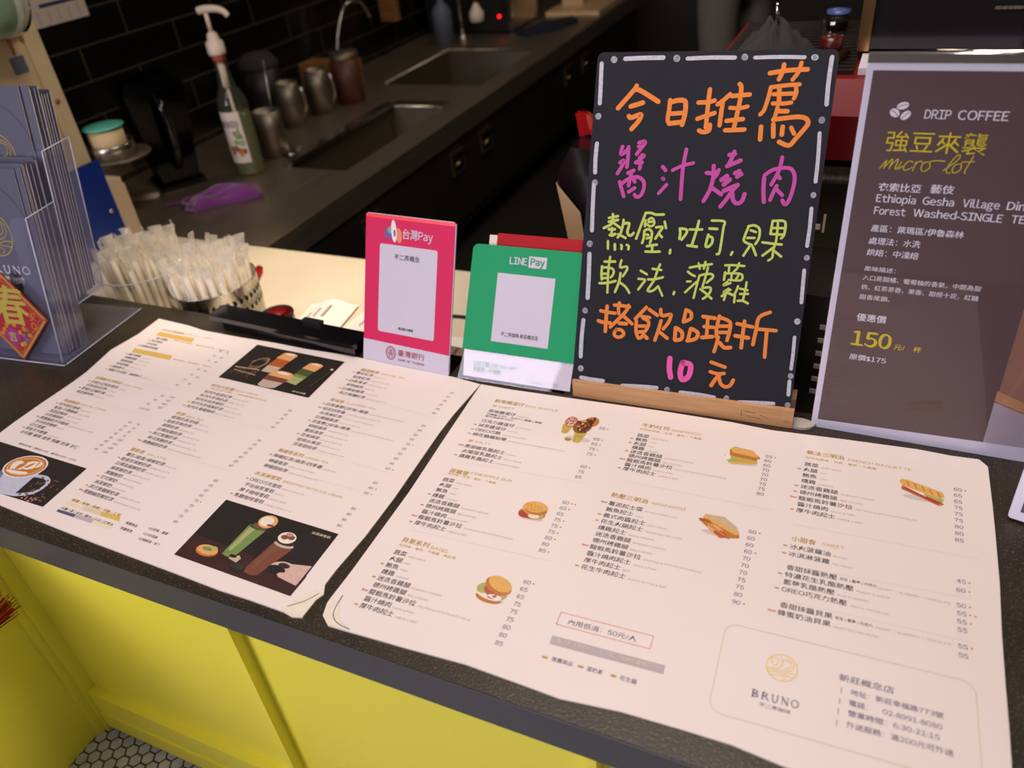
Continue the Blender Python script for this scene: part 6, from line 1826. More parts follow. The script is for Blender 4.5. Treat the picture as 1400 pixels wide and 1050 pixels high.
for i in range(n):
    y = D1 + .0075 + i * .0057
    L = (.374 if i < 5 else .352) + br.uniform(-.004, .006)
    brochure(y, .0905, .378 if i == 0 else L, .0038, 'brochure_blue' if i % 3 else 'brochure_blue', .020 if i == 0 else br.uniform(0, .012),
             'blue-grey brochure with a gold emblem, foremost in the raised rear pocket' if i == 0 else 'blue-grey brochure packed in the raised rear pocket, behind the foremost one',
             None if i == 0 else 'brochures in the raised rear pocket', i == 0)
# red diamond spring charm stuck on the front
CH = HM @ Matrix.Translation((-.094, .0, .0)) @ Matrix(((1, 0, 0, 0), (0, math.sin(LEAN), -math.cos(LEAN), -.0035), (0, math.cos(LEAN), math.sin(LEAN), 0), (0, 0, 0, 1))) @ Matrix.Translation((0, .0915, 0))
t = thing('paper_charm', 'red diamond-shaped embroidered spring charm with a gold character, stuck on the brochure holder', 'charm', matrix=CH)
hd = .0875
m = MB(); m.prism([(hd, 0), (0, hd), (-hd, 0), (0, -hd)], 0, .0020); m.build('backing', 'charm_red', t)
def dia(mb, r, wd, z, mi, wob=0):
    p = []
    cs = [(r, 0), (0, r), (-r, 0), (0, -r)]
    for i in range(4):
        a, b = cs[i], cs[(i + 1) % 4]
        nx, ny = (a[0] + b[0]) / 2 / r * 1.4, (a[1] + b[1]) / 2 / r * 1.4
        for k in range(24):
            f = k / 24; o = wob * math.sin(f * math.pi * 6)
            p.append((a[0] + (b[0] - a[0]) * f + nx * o, a[1] + (b[1] - a[1]) * f + ny * o))
    mb.stroke(p + p[:1], wd, z, mi, 1)
m = MB(); dia(m, .0805, .0050, .0022, 1); dia(m, .0790, .0014, .0024, 0); dia(m, .0715, .0013, .0024, 2, .0022); m.build('border', ['charm_red', 'charm_olive', 'charm_orange'], t)
m = MB(); m.text('春', .004, .0220, .084, .0026, 0, 0, .030, None, .36, 0, 'C'); m.build('spring_character', 'charm_olive', t)
m = MB(); m.text('安', .052, .0040, .018, .0026, 0, 0, .02, None, .36, 0, 'C'); m.stroke([(.0505 + .0055 * math.cos(a), -.0140 + .0060 * math.sin(a)) for a in (2 * math.pi * k / 14 for k in range(15))], .0026, .0026, 0, 1)
m.text('平', -.044, .000, .016, .0026, 0, 0, .02, None, .36, 0, 'C'); m.build('side_characters', 'charm_orange', t)
m = MB()
for k in range(14): m.disc(-.011 + .0145 * math.cos(2 * math.pi * k / 14), -.0400 + .0145 * math.sin(2 * math.pi * k / 14), .0042, .0042, .0024, 0)
m.disc(-.011, -.040, .0135, .0135, .0025, 0); m.text('吉', -.011, -.040, .021, .0028, 0, 1, .03, None, .36, 0, 'C')
for x, y, c in ((.010, -.030, 2), (.018, -.036, 3), (.024, -.044, 3), (.030, -.024, 4), (.022, -.022, 2), (.034, -.034, 2), (.008, -.054, 1), (.016, -.052, 2), (-.028, -.026, 2), (-.034, -.034, 2), (-.020, -.018, 2), (.000, -.016, 2)):
    m.disc(x, y, .0058, .0042, .0027, c, x * 90)
    m.stroke([(x - .004, y), (x, y + .003), (x + .004, y)], .001, .0029, 1, 3)
m.build('flower_embroidery', ['charm_purple', 'charm_olive', 'charm_orange', 'charm_blue', 'charm_green'], t)
# ------------------------------------------------------------------ on the cream worktop
def wrapped_straw():
    o = tag(MB().tube([(0, 0, 0), (0, 0, .122)], .0048, 10, 0).build('drinking_straw', ['straw_white']), 'white drinking straw', 'straw')
    m = MB()
    sg = 10
    prof = [(.0070, .0054, .002), (.0074, .0056, .07), (.0078, .0056, .118), (.0100, .0040, .128), (.0125, .0016, .138), (.0140, .0010, .150)]
    vs = []; fs = []
    for rx, ry, z in prof:
        for k in range(sg):
            a = 2 * math.pi * k / sg; vs.append((rx * math.cos(a), ry * math.sin(a) + (.0016 * math.sin(z * 160 + k) if z > .125 else 0), z))
    for i in range(len(prof) - 1):
        for k in range(sg): fs.append((i * sg + k, i * sg + (k + 1) % sg, (i + 1) * sg + (k + 1) % sg, (i + 1) * sg + k))
    m.add(vs, fs, 0, False); m.build('wrapper', 'film', o)
    return o
sr = random.Random(21)
proto = wrapped_straw(); used = [False]
def put_straw(x, y, z, tx, ty, spin, label, group):
    a = Vector((tx, ty, 1)).normalized()
    k = sr.choice((.92, .97, 1.0, 1.03, 1.08, 1.16))
    mx = Matrix.Translation((x, y, z)) @ Vector((0, 0, 1)).rotation_difference(a).to_matrix().to_4x4() @ Matrix.Rotation(spin, 4, 'Z') @ Matrix.Diagonal((1, 1, k, 1))
    if not used[0]:
        used[0] = True; proto.matrix_world = mx; tag(proto, label, None, group); return
    dup(proto, mx, label, group)
# perforated steel holder
HX, HYc, HR = -1.283, 1.106, .097
t = thing('straw_holder', 'round perforated steel holder full of wrapped straws behind the counter', 'holder', (HX, HYc, ZB + .0004))
HH = .098
m = MB(); m.lathe([(0, 0), (HR - .004, 0), (HR - .001, HH), (HR, HH + .0012), (HR - .003, HH + .0012), (HR - .0065, .003), (0, .003)], seg=48); m.build('cup', 'steel', t)
m = MB()
for r_ in range(2):
    for k in range(40):
        a = 2 * math.pi * (k + .5 * r_) / 40; R_ = HR - .0024 + .0012
        zc = .045 + .024 * r_
        c = Vector((R_ * math.cos(a), R_ * math.sin(a), zc)); s_ = Vector((-math.sin(a), math.cos(a), 0))
        m.add([tuple(c + s_ * .0045 * math.cos(q) + Vector((0, 0, .0062 * math.sin(q)))) for q in (2 * math.pi * j / 10 for j in range(10))], [tuple(range(10))], 0)
m.build('perforations', 'dark_hole', t)
pts = []
tries = 0
while len(pts) < 150 and tries < 9000:
    tries += 1
    a, rad = sr.uniform(0, 2 * math.pi), (HR - .016) * math.sqrt(sr.random())
    p = (rad * math.cos(a), rad * math.sin(a))
    if all(math.hypot(p[0] - q[0], p[1] - q[1]) > .0140 for q in pts): pts.append(p)
for p in pts:
    k = 1.0
    put_straw(HX + p[0] * .93, HYc + p[1] * .93, ZB + .0045 + sr.uniform(0, .006), p[0] * 1.15 + sr.uniform(-.025, .025), p[1] * 1.15 + sr.uniform(-.025, .025), sr.uniform(0, 3.1), 'clear-wrapped white straw standing in the perforated steel holder', 'straws in the steel holder')
# clear tub of straws to its left
TX, TY = -1.505, 1.125
t = thing('straw_tub', 'clear plastic tub of wrapped straws left of the steel holder', 'tub', (TX, TY, ZB + .0004))
m = MB(); m.lathe([(0, 0), (.086, 0), (.104, .100), (.1055, .102), (.103, .102), (.085, .002), (0, .002)], seg=40); m.build('tub', 'acrylic', t)
m = MB(); m.tube([(.1045 * math.cos(2 * math.pi * k / 40), .1045 * math.sin(2 * math.pi * k / 40), .101) for k in range(41)], .0013, 6); m.build('rim', 'acrylic_edge', t)
pts = []; tries = 0
while len(pts) < 96 and tries < 9000:
    tries += 1
    a, rad = sr.uniform(0, 2 * math.pi), .072 * math.sqrt(sr.random())
    p = (rad * math.cos(a), rad * math.sin(a))
    if all(math.hypot(p[0] - q[0], p[1] - q[1]) > .0132 for q in pts): pts.append(p)
for p in pts:
    put_straw(TX + p[0], TY + p[1], ZB + .0035 + sr.uniform(0, .006), p[0] * 1.3 + sr.uniform(-.02, .02), p[1] * 1.2 + sr.uniform(-.02, .02), sr.uniform(0, 3.1), 'clear-wrapped white straw standing in the clear plastic tub', 'straws in the clear tub')
# small red things beside the holder
t = thing('marker_pen', 'red marker pen lying on the cream worktop behind the steel straw holder', 'pen', (-1.325, 1.268, ZB + .0095), math.radians(-62))
MB().tube([(-.06, 0, 0), (.045, 0, 0)], .009, 12).build('barrel', 'red_card', t); MB().tube([(.045, 0, 0), (.075, 0, 0)], [.0095, .008], 12).build('cap', 'matt_black', t)
t = thing('ink_pot', 'small round dark red pot on the cream worktop beside the steel straw holder', 'pot', (-1.136, 1.118, ZB + .0004))
MB().lathe([(0, 0), (.034, 0), (.036, .012), (.034, .026), (.030, .028), (0, .028)], seg=28).build('case', 'red_enamel_dark', t); MB().lathe([(.0, .0282), (.022, .0282), (.022, .032), (0, .033)], seg=24).build('lid', 'red_enamel', t); MB().tube([(.034 * math.cos(a), .034 * math.sin(a), .027) for a in (2 * math.pi * k / 24 for k in range(25))], .003, 6).build('rim', 'matt_black', t)
def curl(name, label, x, y, rz, L, Wd, amp, ink):
    t = thing(name, label, 'receipt', (x, y, ZB + .0006), math.radians(rz), 'receipts on the cream worktop')
    m = MB(); n = 14; vs = []; fs = []
    for i in range(n + 1):
        f = i / n; xx = f * L; z = amp * (math.sin(f * math.pi) ** 2) + .0004 + (amp * 1.2 * max(0, f - .75) ** 2 * 16 * .3)
        vs += [(xx, 0, z), (xx, Wd, z)]
    for i in range(n): fs.append((2 * i, 2 * i + 2, 2 * i + 3, 2 * i + 1))
    m.add(vs, fs, 0, True); m.build('paper', 'receipt', t)
    m = MB()
    for i in range(ink):
        f = .2 + .5 * i / max(1, ink); z = amp * (math.sin(f * math.pi) ** 2) + .0012
        m.box(f * L, f * L + .006, Wd * .25, Wd * (.5 + .1 * (i % 3)), z - .0002, z + .0016)
    m.build('printed_lines', 'ink_grey', t)
curl('receipt', 'curled white receipt on the cream worktop behind the black slab, the left one', -1.105, 1.115, 8, .12, .10, .016, 3)
curl('receipt', 'curled white receipt on the cream worktop behind the black slab, nearest the pink sign', -.985, 1.13, -4, .16, .095, .012, 4)
curl('receipt', 'printed receipt on the cream worktop between the pink and green signs', -.80, 1.06, 4, .17, .10, .005, 5)
t = thing('cable', 'black cable curving over the cream worktop between the pink and green signs', 'cable')
MB().tube(smooth_path([(-.86, 1.20, ZB + .004), (-.80, 1.235, ZB + .004), (-.73, 1.245, ZB + .004), (-.65, 1.235, ZB + .004), (-.5, 1.26, ZB + .004)], 6), .0035, 8).build('cord', 'matt_black', t)

# cup sealing machine at the left end
MX = -1.868
t = thing('cup_sealer', 'cream and blue cup sealing machine standing against the tiled wall behind the brochures', 'machine', (0, 0, ZB + .0004))
m = MB(); m.prism([(XW + .03, 1.09), (MX, 1.09), (MX, 1.440), (XW + .03, 1.440)], .0, .150); m.box(MX - .10, MX - .004, 1.385, 1.438, .150, .168); m.build('base', 'machine_cream', t)
m = MB(); m.box(MX, MX + .004, 1.10, 1.388, .004, .234); m.build('blue_panel', 'machine_blue', t)
m = MB(); m.tube([(MX + .003, 1.365, .10), (MX + .008, 1.365, .10)], .006, 12); m.build('bolt', 'steel', t)
m = MB(); m.box(XW + .03, -1.985, 1.02, 1.452, .150, .80); m.box(-1.985, -1.980, 1.405, 1.452, .20, .80); m.build('upper_body', 'machine_cream', t)
m = MB(); m.rrect(1.03, 1.395, .22, .535, .02, 0, .006, 0, Matrix(((0, 0, 1, -1.985), (1, 0, 0, 0), (0, 1, 0, 0), (0, 0, 0, 1)))); m.build('front_door', 'machine_cream', t)
m = MB(); m.box(-1.9795, -1.978, 1.345, 1.385, .455, .495); m.build('grey_label', 'sticker_grey', t)
m = MB(); m.tube([(-1.979, 1.36, .545), (-1.970, 1.36, .53), (-1.979, 1.365, .50)], .004, 8); m.tube([(-1.9795, 1.425, .37), (-1.975, 1.425, .37)], .006, 10); m.build('rusty_screws', 'rust', t)
m = MB(); m.box(-1.985, -1.955, 1.02, 1.40, .545, .560); m.build('trim_bar', 'chrome', t)
PXc, PYc = -1.965, 1.535
m = MB(); m.lathe([(0, .185), (.084, .185), (.087, .189), (.084, .193), (0, .193)], PXc, PYc, 0, 40); m.box(-2.03, -1.925, 1.38, 1.53, .1503, .1845); m.build('round_plate', 'dark_steel', t)
m = MB(); m.lathe([(.058, .1935), (.063, .1935), (.063, .226), (.060, .229), (.056, .226), (.056, .1935)], PXc - .006, PYc - .010, 0, 40); m.build('cup_ring', 'steel', t)
t = thing('film_roll', 'cream film roll with a teal end, sitting in the ring of the cup sealer', 'roll', (PXc - .008, PYc - .012, ZB + .1948))
m = MB(); m.lathe([(0, 0), (.046, 0), (.048, .072), (.0, .0725)], seg=36); m.build('roll', 'roll_cream', t)
m = MB(); m.lathe([(0, .073), (.054, .077), (.055, .081), (.045, .083), (0, .085)], seg=36); m.build('teal_film', 'teal_film', t)
t = thing('film_roll', 'large green-printed film roll mounted high on the cup sealer front', 'roll', (-1.888, 1.235, ZB + .640))
m = MB(); m.lathe([(.02, 0), (.086, 0), (.086, .15), (.02, .15)], seg=40, mx=Matrix.Rotation(math.radians(90), 4, 'X') @ Matrix.Translation((0, 0, -.085))); m.build('film', 'green_film', t)
m = MB(); m.tube([(0, -.13, 0), (0, .13, 0)], .012, 12); m.build('spindle', 'steel', t); m = MB(); m.lathe([(.087, .105), (.089, .105), (.089, .14), (.087, .14)], seg=40, mx=Matrix.Rotation(math.radians(90), 4, 'X') @ Matrix.Translation((0, 0, -.20))); m.build('outer_turn', 'film', t)
t = thing('sachet', 'small pale and yellow packet beside the teal film roll on the cup sealer', 'sachet', (MX - .03, 1.275, ZB + .1515))
m = MB(); m.hexa([(-.05, -.05, 0), (.012, -.05, 0), (.012, .03, 0), (-.05, .03, 0)], [(-.035, -.045, .1), (.0, -.045, .1), (.0, .02, .1), (-.035, .02, .1)], 0); m.box(-.03, .006, -.04, .015, .1002, .112, 2); m.box(.0125, .0135, -.03, .02, .012, .045, 1); m.build('packet', ['note_paper', 'charm_gold', 'pump_red'], t)

# notes on the tiled wall
t = thing('wall_note', 'printed paper note with a blue strip, stuck high on the black tiles', 'note', (XW + .0012, 0, 0))
m = MB(); m.box(0, .0012, 1.60, 1.879, ZC + .413, ZC + .58); m.build('paper', 'note_paper', t)
m = MB(); m.box(.0013, .0018, 1.72, 1.879, ZC + .462, ZC + .472); m.build('blue_strip', 'note_blue', t)
m = MB()
for k in range(5): m.box(.0013, .0016, 1.70 + .036 * k, 1.710 + .036 * k, ZC + .42, ZC + .455 - .008 * (k % 2))
m.build('printed_lines', 'ink_grey', t)

# ------------------------------------------------------------------ on the steel bar top
BX, BY = -1.873, 1.925
t = thing('syrup_bottle', 'clear syrup bottle with a white pump and cream label, standing on the steel bar top', 'bottle', (BX, BY, ZB + .0006), math.radians(-42))
r = .0455
m = MB(); m.lathe([(0, 0), (r * .94, 0), (r, .006), (r, .218), (r * .97, .232), (r * .82, .250), (r * .58, .272), (.0215, .30), (.0185, .33), (.0165, .365)], seg=32); m.build('glass', 'bottle_glass', t)
m = MB(); m.lathe([(0, .004), (r * .93, .005), (r * .96, .01), (r * .96, .196), (0, .196)], seg=28); m.build('syrup', 'syrup', t)
m = MB(); n = 12; vs = []; fs = []
a0, a1 = math.radians(-86), math.radians(8)
for i in range(n + 1):
    a = a0 + (a1 - a0) * i / n
    vs += [((r + .0006) * math.cos(a), (r + .0006) * math.sin(a), .045), ((r + .0006) * math.cos(a), (r + .0006) * math.sin(a), .205)]
for i in range(n): fs.append((2 * i, 2 * i + 2, 2 * i + 3, 2 * i + 1))
m.add(vs, fs, 0, True); lb = m.build('label', 'label_cream', t)
def on_label(f, z):
    a = a0 + (a1 - a0) * f; return ((r + .0011) * math.cos(a), (r + .0011) * math.sin(a), z)
def wrap(mb, src):
    for v in src.v: mb.v.append(on_label(v[0], v[1]))
    k = len(mb.v) - len(src.v)
    mb.f += [tuple(k + i for i in f) for f in src.f]; mb.m += src.m; mb.sm += src.sm
s_ = MB(); s_.text('MONIN', .08, .168, .026, 0, .78, 0, .03)
m = MB(); wrap(m, s_); m.build('brand_lettering', 'ink_dark', lb)
s_ = MB()
for fx, z, rx, rz, ro, c in ((.62, .140, .10, .008, 20, 0), (.78, .146, .05, .014, 0, 0), (.70, .128, .10, .007, -20, 0), (.84, .128, .06, .010, 10, 0), (.60, .112, .11, .008, 10, 0), (.82, .108, .12, .009, -15, 0)): s_.disc(fx, z, rx, rz, 0, c)
for fx, z, c in ((.30, .092, 1), (.42, .088, 2), (.52, .094, 1), (.36, .080, 1), (.62, .086, 1), (.74, .084, 2), (.84, .082, 1), (.68, .074, 2)): s_.disc(fx, z, .09, .009, 0, c)
for z in (.152, .120, .060): s_.box(.12, .42, z, z + .003, 0, .0001, 3)
m = MB(); wrap(m, s_); m.build('label_picture', ['pic_green', 'pic_choco', 'crust_ink' if 'crust_ink' in M else 'pic_crust', 'ink_grey'], lb)
m = MB(); m.lathe([(0, .348), (.019, .348), (.019, .366), (0, .366)], seg=24); m.build('neck_ring', 'pump_red', t)
m = MB(); m.lathe([(0, .366), (.0255, .366), (.0268, .376), (.0258, .402), (.018, .408), (.0150, .424), (.008, .431), (0, .431)], seg=24); m.tube([(0, 0, .431), (0, 0, .484)], .0062, 12)
m.tube(smooth_path([(q * math.cos(1.22), q * math.sin(1.22), z_) for q, z_ in ((-.022, .489), (0, .492), (.03, .490), (.052, .481), (.062, .467))], 4), [.0105, .011, .011, .011, .011, .0105, .0105, .010, .010, .0095, .0095, .009, .009, .0085, .0085, .008, .008][:17], 12)
m.build('pump', 'pump_white', t)
m = MB(); m.tube([(0, 0, .346), (0, 0, .27)], .0105, 10); m.tube([(0, 0, .27), (.004, 0, .02)], .0045, 8); m.build('pump_tube', 'pump_white', t)
# folded purple cloth
t = thing('cleaning_cloth', 'folded purple microfibre cloth on the steel bar top in front of the syrup bottle', 'cloth', (-1.788, 1.700, ZB + .0008), math.radians(52))
m = MB(); nx, ny = 16, 10; vs = []; fs = []; cr = random.Random(4)
for j in range(2):
    for iy in range(ny + 1):
        for ix in range(nx + 1):
            fx, fy = ix / nx, iy / ny
            x = (fx - .5) * .21 * (1 - .12 * abs(fy - .5)); y = (fy - .5) * .105 * (1 - .25 * fx * (1 - fx)) + .008 * math.sin(fx * 5)
            e = min(1, 5 * min(fx, 1 - fx, fy, 1 - fy) + .25)
            z = (.020 + .006 * math.sin(fx * 9 + fy * 4) + .004 * math.sin(fy * 17 + fx * 3) + cr.uniform(-.0008, .0008)) * math.sqrt(e) if j else 0
            vs.append((x, y, max(z * 1.5, 0)))
k = (nx + 1) * (ny + 1)
for iy in range(ny):
    for ix in range(nx):
        a = iy * (nx + 1) + ix
        fs.append((k + a, k + a + 1, k + a + nx + 2, k + a + nx + 1)); fs.append((a + nx + 1, a + nx + 2, a + 1, a))
for ix in range(nx):
    for a in (ix, ny * (nx + 1) + ix): fs.append((a, a + 1, k + a + 1, k + a))
for iy in range(ny):
    for a in (iy * (nx + 1), iy * (nx + 1) + nx): fs.append((a, a + nx + 1, k + a + nx + 1, k + a))
m.add(vs, fs, 0, True); m.build('folded_cloth', 'towel_purple', t)
m = MB(); m.tube(smooth_path([(-.07, .045, .012), (-.105, .05, .016), (-.12, .03, .012), (-.105, .0, .014), (-.118, -.025, .01), (-.10, -.04, .008)], 5), .0055, 8); m.build('turned_edge', 'towel_purple', t)
m = MB(); m.tube(smooth_path([(-.10, .045, .006), (-.135, .07, .005), (-.165, .075, .004)], 5), .004, 6); m.build('hanging_loop', 'towel_purple', t)
# smoked jug with lid
t = thing('blender_jug', 'large smoked plastic jug with a handle, standing by the black tiled wall', 'jug', (-2.075, 1.80, ZB + .0006), math.radians(-30))
m = MB(); q = lambda h, z: [(h, -h, z), (h, h, z), (-h, h, z), (-h, -h, z)]
for (h0, z0), (h1, z1) in (((.072, .0), (.070, .02)), ((.058, .02), (.088, .30))):
    m.hexa([(-h0, -h0, z0), (h0, -h0, z0), (h0, h0, z0), (-h0, h0, z0)], [(-h1, -h1, z1), (h1, -h1, z1), (h1, h1, z1), (-h1, h1, z1)])
m.build('body', 'jug_smoke', t)
m = MB(); m.tube(smooth_path([(.086, .0, .27), (.125, 0, .262), (.122, 0, .14), (.066, 0, .07)], 6), [.014] * 19, 8); m.build('handle', 'gloss_black', t)
m = MB(); m.hexa([(-.092, -.092, .301), (.092, -.092, .301), (.092, .092, .301), (-.092, .092, .301)], [(-.07, -.07, .335), (.07, -.07, .335), (.07, .07, .335), (-.07, .07, .335)]); m.build('lid', 'jug_smoke', t)
t = thing('scoop', 'flat pale scoop lying on the steel bar top beside the smoked jug', 'scoop', (-2.085, 1.665, ZB + .0006), math.radians(35))
m = MB(); m.rrect(-.045, .04, -.018, .018, .016, .0, .006); m.build('bowl', 'pump_white', t); m = MB(); m.box(-.12, -.046, -.005, .005, 0, .005); m.build('handle', 'pump_white', t)
def pot(x, y, rad, h, label, handle=None, lip=True, group=None):
    t = thing('steel_pitcher' if handle is not None else 'steel_cup', label, 'pitcher' if handle is not None else 'cup', (x, y, ZB + .0006), handle or 0)
    m = MB(); m.lathe([(0, 0), (rad, 0), (rad * 1.0, h * .6), (rad * (.86 if handle is not None else 1), h), (rad * (.83 if handle is not None else .97), h), (rad * .95, h * .6), (rad * .95, .004), (0, .004)], seg=28); m.build('body', 'old_steel', t)
    if handle is not None:
        m = MB(); m.tube(smooth_path([(rad * .9, 0, h * .9), (rad * 1.6, 0, h * .88), (rad * 1.65, 0, h * .45), (rad * 1.0, 0, h * .2)], 5), .0055, 8); m.build('handle', 'steel', t)
    return t
pot(-1.895, 2.085, .047, .150, 'plain steel cup right behind the syrup bottle')
pot(-2.05, 2.40, .050, .155, 'steel milk pitcher with a handle, nearer of the two on the steel bar top', math.radians(-10))
pot(-2.03, 2.56, .050, .160, 'steel milk pitcher with a handle, second from the syrup bottle', math.radians(-10))
t = thing('steel_tray', 'small shallow steel dish on the bar top beside the syrup bottle', 'dish', (-1.83, 2.10, ZB + .0016))
MB().lathe([(0, 0), (.03, 0), (.040, .012), (.038, .012), (.028, .002), (0, .002)], seg=28).build('dish', 'steel', t)
t = thing('bar_spoon', 'long thin bar spoon standing in the steel cup behind the syrup bottle', 'spoon', (-1.885, 2.09, ZB + .0060))
MB().tube([(0, 0, 0), (.015, .02, .30)], .0022, 6).build('stem', 'steel', t); MB().lathe([(0, 0), (.009, .006), (.009, .014), (0, .02)], seg=12).build('bowl', 'steel', t)
t = thing('lidded_canister', 'dark canister with a domed lid behind the steel pitchers', 'canister', (-2.19, 2.44, ZB + .0006))
MB().lathe([(0, 0), (.072, 0), (.072, .20), (0, .20)], seg=28).build('body', 'matt_black', t); MB().lathe([(.075, .2005), (.075, .215), (.05, .245), (0, .255)], seg=28).build('lid', 'cloth_dark', t)
t = thing('wooden_box', 'small brown wooden box standing by the wall beyond the steel pitchers', 'box', (-2.13, 2.72, ZB + .0006))
MB().box(-.06, .06, -.05, .05, 0, .15).build('box', 'brown_wood', t)
t = thing('tea_caddy', 'brown tea caddy between the steel pitchers and the wooden box', 'caddy', (-1.985, 2.70, ZB + .0006))
MB().lathe([(0, 0), (.055, 0), (.055, .17), (0, .17)], seg=24).build('body', 'pic_waffledark', t); MB().lathe([(.0565, .1705), (.0565, .19), (0, .192)], seg=24).build('lid', 'dark_steel', t)
t = thing('gooseneck_pipe', 'thin steel gooseneck pipe rising by the back wall and bending over', 'pipe', (-2.22, 3.0, ZB + .0006))
m = MB(); m.tube(smooth_path([(0, -.04, .004), (0, .0, .16), (.02, .07, .285), (.05, .15, .29), (.06, .19, .22)], 6), .007, 10); m.build('pipe', 'steel', t)
t = thing('wooden_block', 'light wooden block hanging from a pale strap at the back', 'block', (-2.20, 3.42, ZB + .16))
m = MB(); m.rrect(-.045, .045, -.02, .02, .006, 0, .15, 0); m.build('block', 'brown_wood', t); m = MB(); m.tube([(0, 0, .15), (-.03, .0, .55), (-.03, 0, 1.0)], .011, 8); m.build('strap', 'pump_white', t)
t = thing('cutlery_bracket', 'ochre bracket low on the wall behind the steel pitchers', 'bracket', (-2.16, 2.96, ZB + .0006))
m = MB(); m.box(-.05, .05, -.03, .03, .06, .10); m.box(-.05, -.04, -.02, .02, 0, .06); m.box(.04, .05, -.02, .02, 0, .06); m.build('bracket', 'brown_wood', t)
# taps
t = thing('sink_tap', 'slim chrome tap with a white bell nozzle hanging over the far sink', 'tap', (-1.99, 3.72, ZB + .0006))
m = MB(); m.lathe([(0, 0), (.022, 0), (.022, .02), (.012, .03), (0, .03)], seg=20); m.tube(smooth_path([(0, 0, .02), (0, 0, .36), (.05, -.04, .44), (.14, -.13, .42), (.175, -.17, .30), (.182, -.18, .20)], 6), .009, 10); m.build('spout', 'chrome', t)
m = MB(); m.lathe([(.010, .205), (.014, .195), (.034, .165), (.034, .130), (.028, .125), (0, .125)], .183, -.182, 0, 20); m.build('nozzle', 'pump_white', t)
t = thing('soap_bottle', 'grey soap bottle standing behind the far sink', 'bottle', (-2.06, 3.66, ZB + .0006))
MB().lathe([(0, 0), (.048, 0), (.048, .15), (.03, .18), (.014, .19), (.014, .215), (0, .215)], seg=24).build('body', 'sticker_grey', t); m = MB(); m.tube([(0, 0, .215), (0, 0, .24), (.04, 0, .245)], .005, 8); m.build('pump', 'matt_black', t)
# oven and far things
t = thing('countertop_oven', 'dark countertop oven with steel side and red indicator light beyond the far sink', 'oven', (0, 0, ZB + .012))
m = MB(); m.box(-2.26, -1.80, 3.86, 4.22, 0, .34); m.build('housing', 'matt_black', t)
m = MB(); m.box(-1.799, -1.79, 3.90, 4.22, .0, .34); m.build('steel_side', 'steel', t); m = MB(); m.box(-1.80, -1.787, 3.885, 3.899, 0, .34); m.build('door_edge', 'chrome', t)
m = MB(); m.tube([(-1.845, 3.8595, .072), (-1.845, 3.855, .072)], .007, 12); m.build('indicator_light', 'led_red', t)
m = MB()
for x in (-2.2, -1.86):
    for y in (3.9, 4.18): m.box(x, x + .03, y, y + .03, -.0115, 0)
m.build('feet', 'matt_black', t)
t = thing('dish_cloth', 'dark navy cloth lying on the steel bar top in front of the oven', 'cloth', (-1.640, 3.99, ZB + .0006), math.radians(65))
m = MB(); m.prism([(-.20, -.06), (-.05, -.09), (.16, -.06), (.20, .03), (.02, .07), (-.18, .05)], 0, .018); m.build('cloth', 'towel_navy', t)
t = thing('wooden_tray', 'pale wooden tray stand beyond the oven on the steel bar top', 'tray', (-1.66, 4.46, ZB + .0006))
m = MB(); m.box(-.10, .20, -.20, .22, 0, .022); m.build('board', 'pale_wood', t); m = MB(); m.box(-.06, .06, -.05, .10, .0222, .16); m.build('block', 'pale_wood', t)

# ------------------------------------------------------------------ right-hand side behind the signs
t = thing('waste_bin', 'small black angular bin on the cream worktop behind the chalkboard', 'bin', (-.455, 1.345, ZB + .0006))
m = MB(); m.add([(-.035, -.04, 0), (.06, -.04, 0), (.06, .05, 0), (-.035, .05, 0), (-.078, -.05, .31), (.09, -.05, .31), (.09, .06, .31), (-.078, .06, .31), (-.05, -.05, .36), (.09, -.05, .36), (.09, .06, .36), (-.05, .06, .36)], [(3, 2, 1, 0), (0, 1, 5, 4), (1, 2, 6, 5), (2, 3, 7, 6), (3, 0, 4, 7), (4, 5, 9, 8), (5, 6, 10, 9), (6, 7, 11, 10), (7, 4, 8, 11), (8, 9, 10, 11)]); m.build('body', 'gloss_black', t)
m = MB(); m.add([(-.0365, -.052, .02), (-.0125, -.052, .02), (-.035, -.0535, .24), (-.0800, -.0535, .295)], [(0, 1, 2, 3)]); m.add([(-.0365, -.0515, .02), (-.0800, -.053, .295), (-.0800, .05, .295), (-.0365, .045, .02)], [(0, 1, 2, 3)]); m.build('kraft_liner', 'kraft', t)
t = thing('snack_packet', 'shiny red packet poking out of the black bin behind the chalkboard', 'packet', (-.455, 1.345, ZB + .362))
m = MB(); vs = []; fs = []
for i in range(7):
    for j in range(2): vs.append((-.052 + .018 * i, (-.01 if j else .006) + .006 * math.sin(i * 2.1), [0, .045][j] + .004 * math.sin(i * 1.7 + j)))
for i in range(6): fs.append((2 * i, 2 * i + 2, 2 * i + 3, 2 * i + 1))
m.add(vs, fs, 0, False); m.add([(v[0], v[1] + .012, v[2]) for v in vs], [f[::-1] for f in fs], 0, False); m.build('packet', 'snack_red', t)
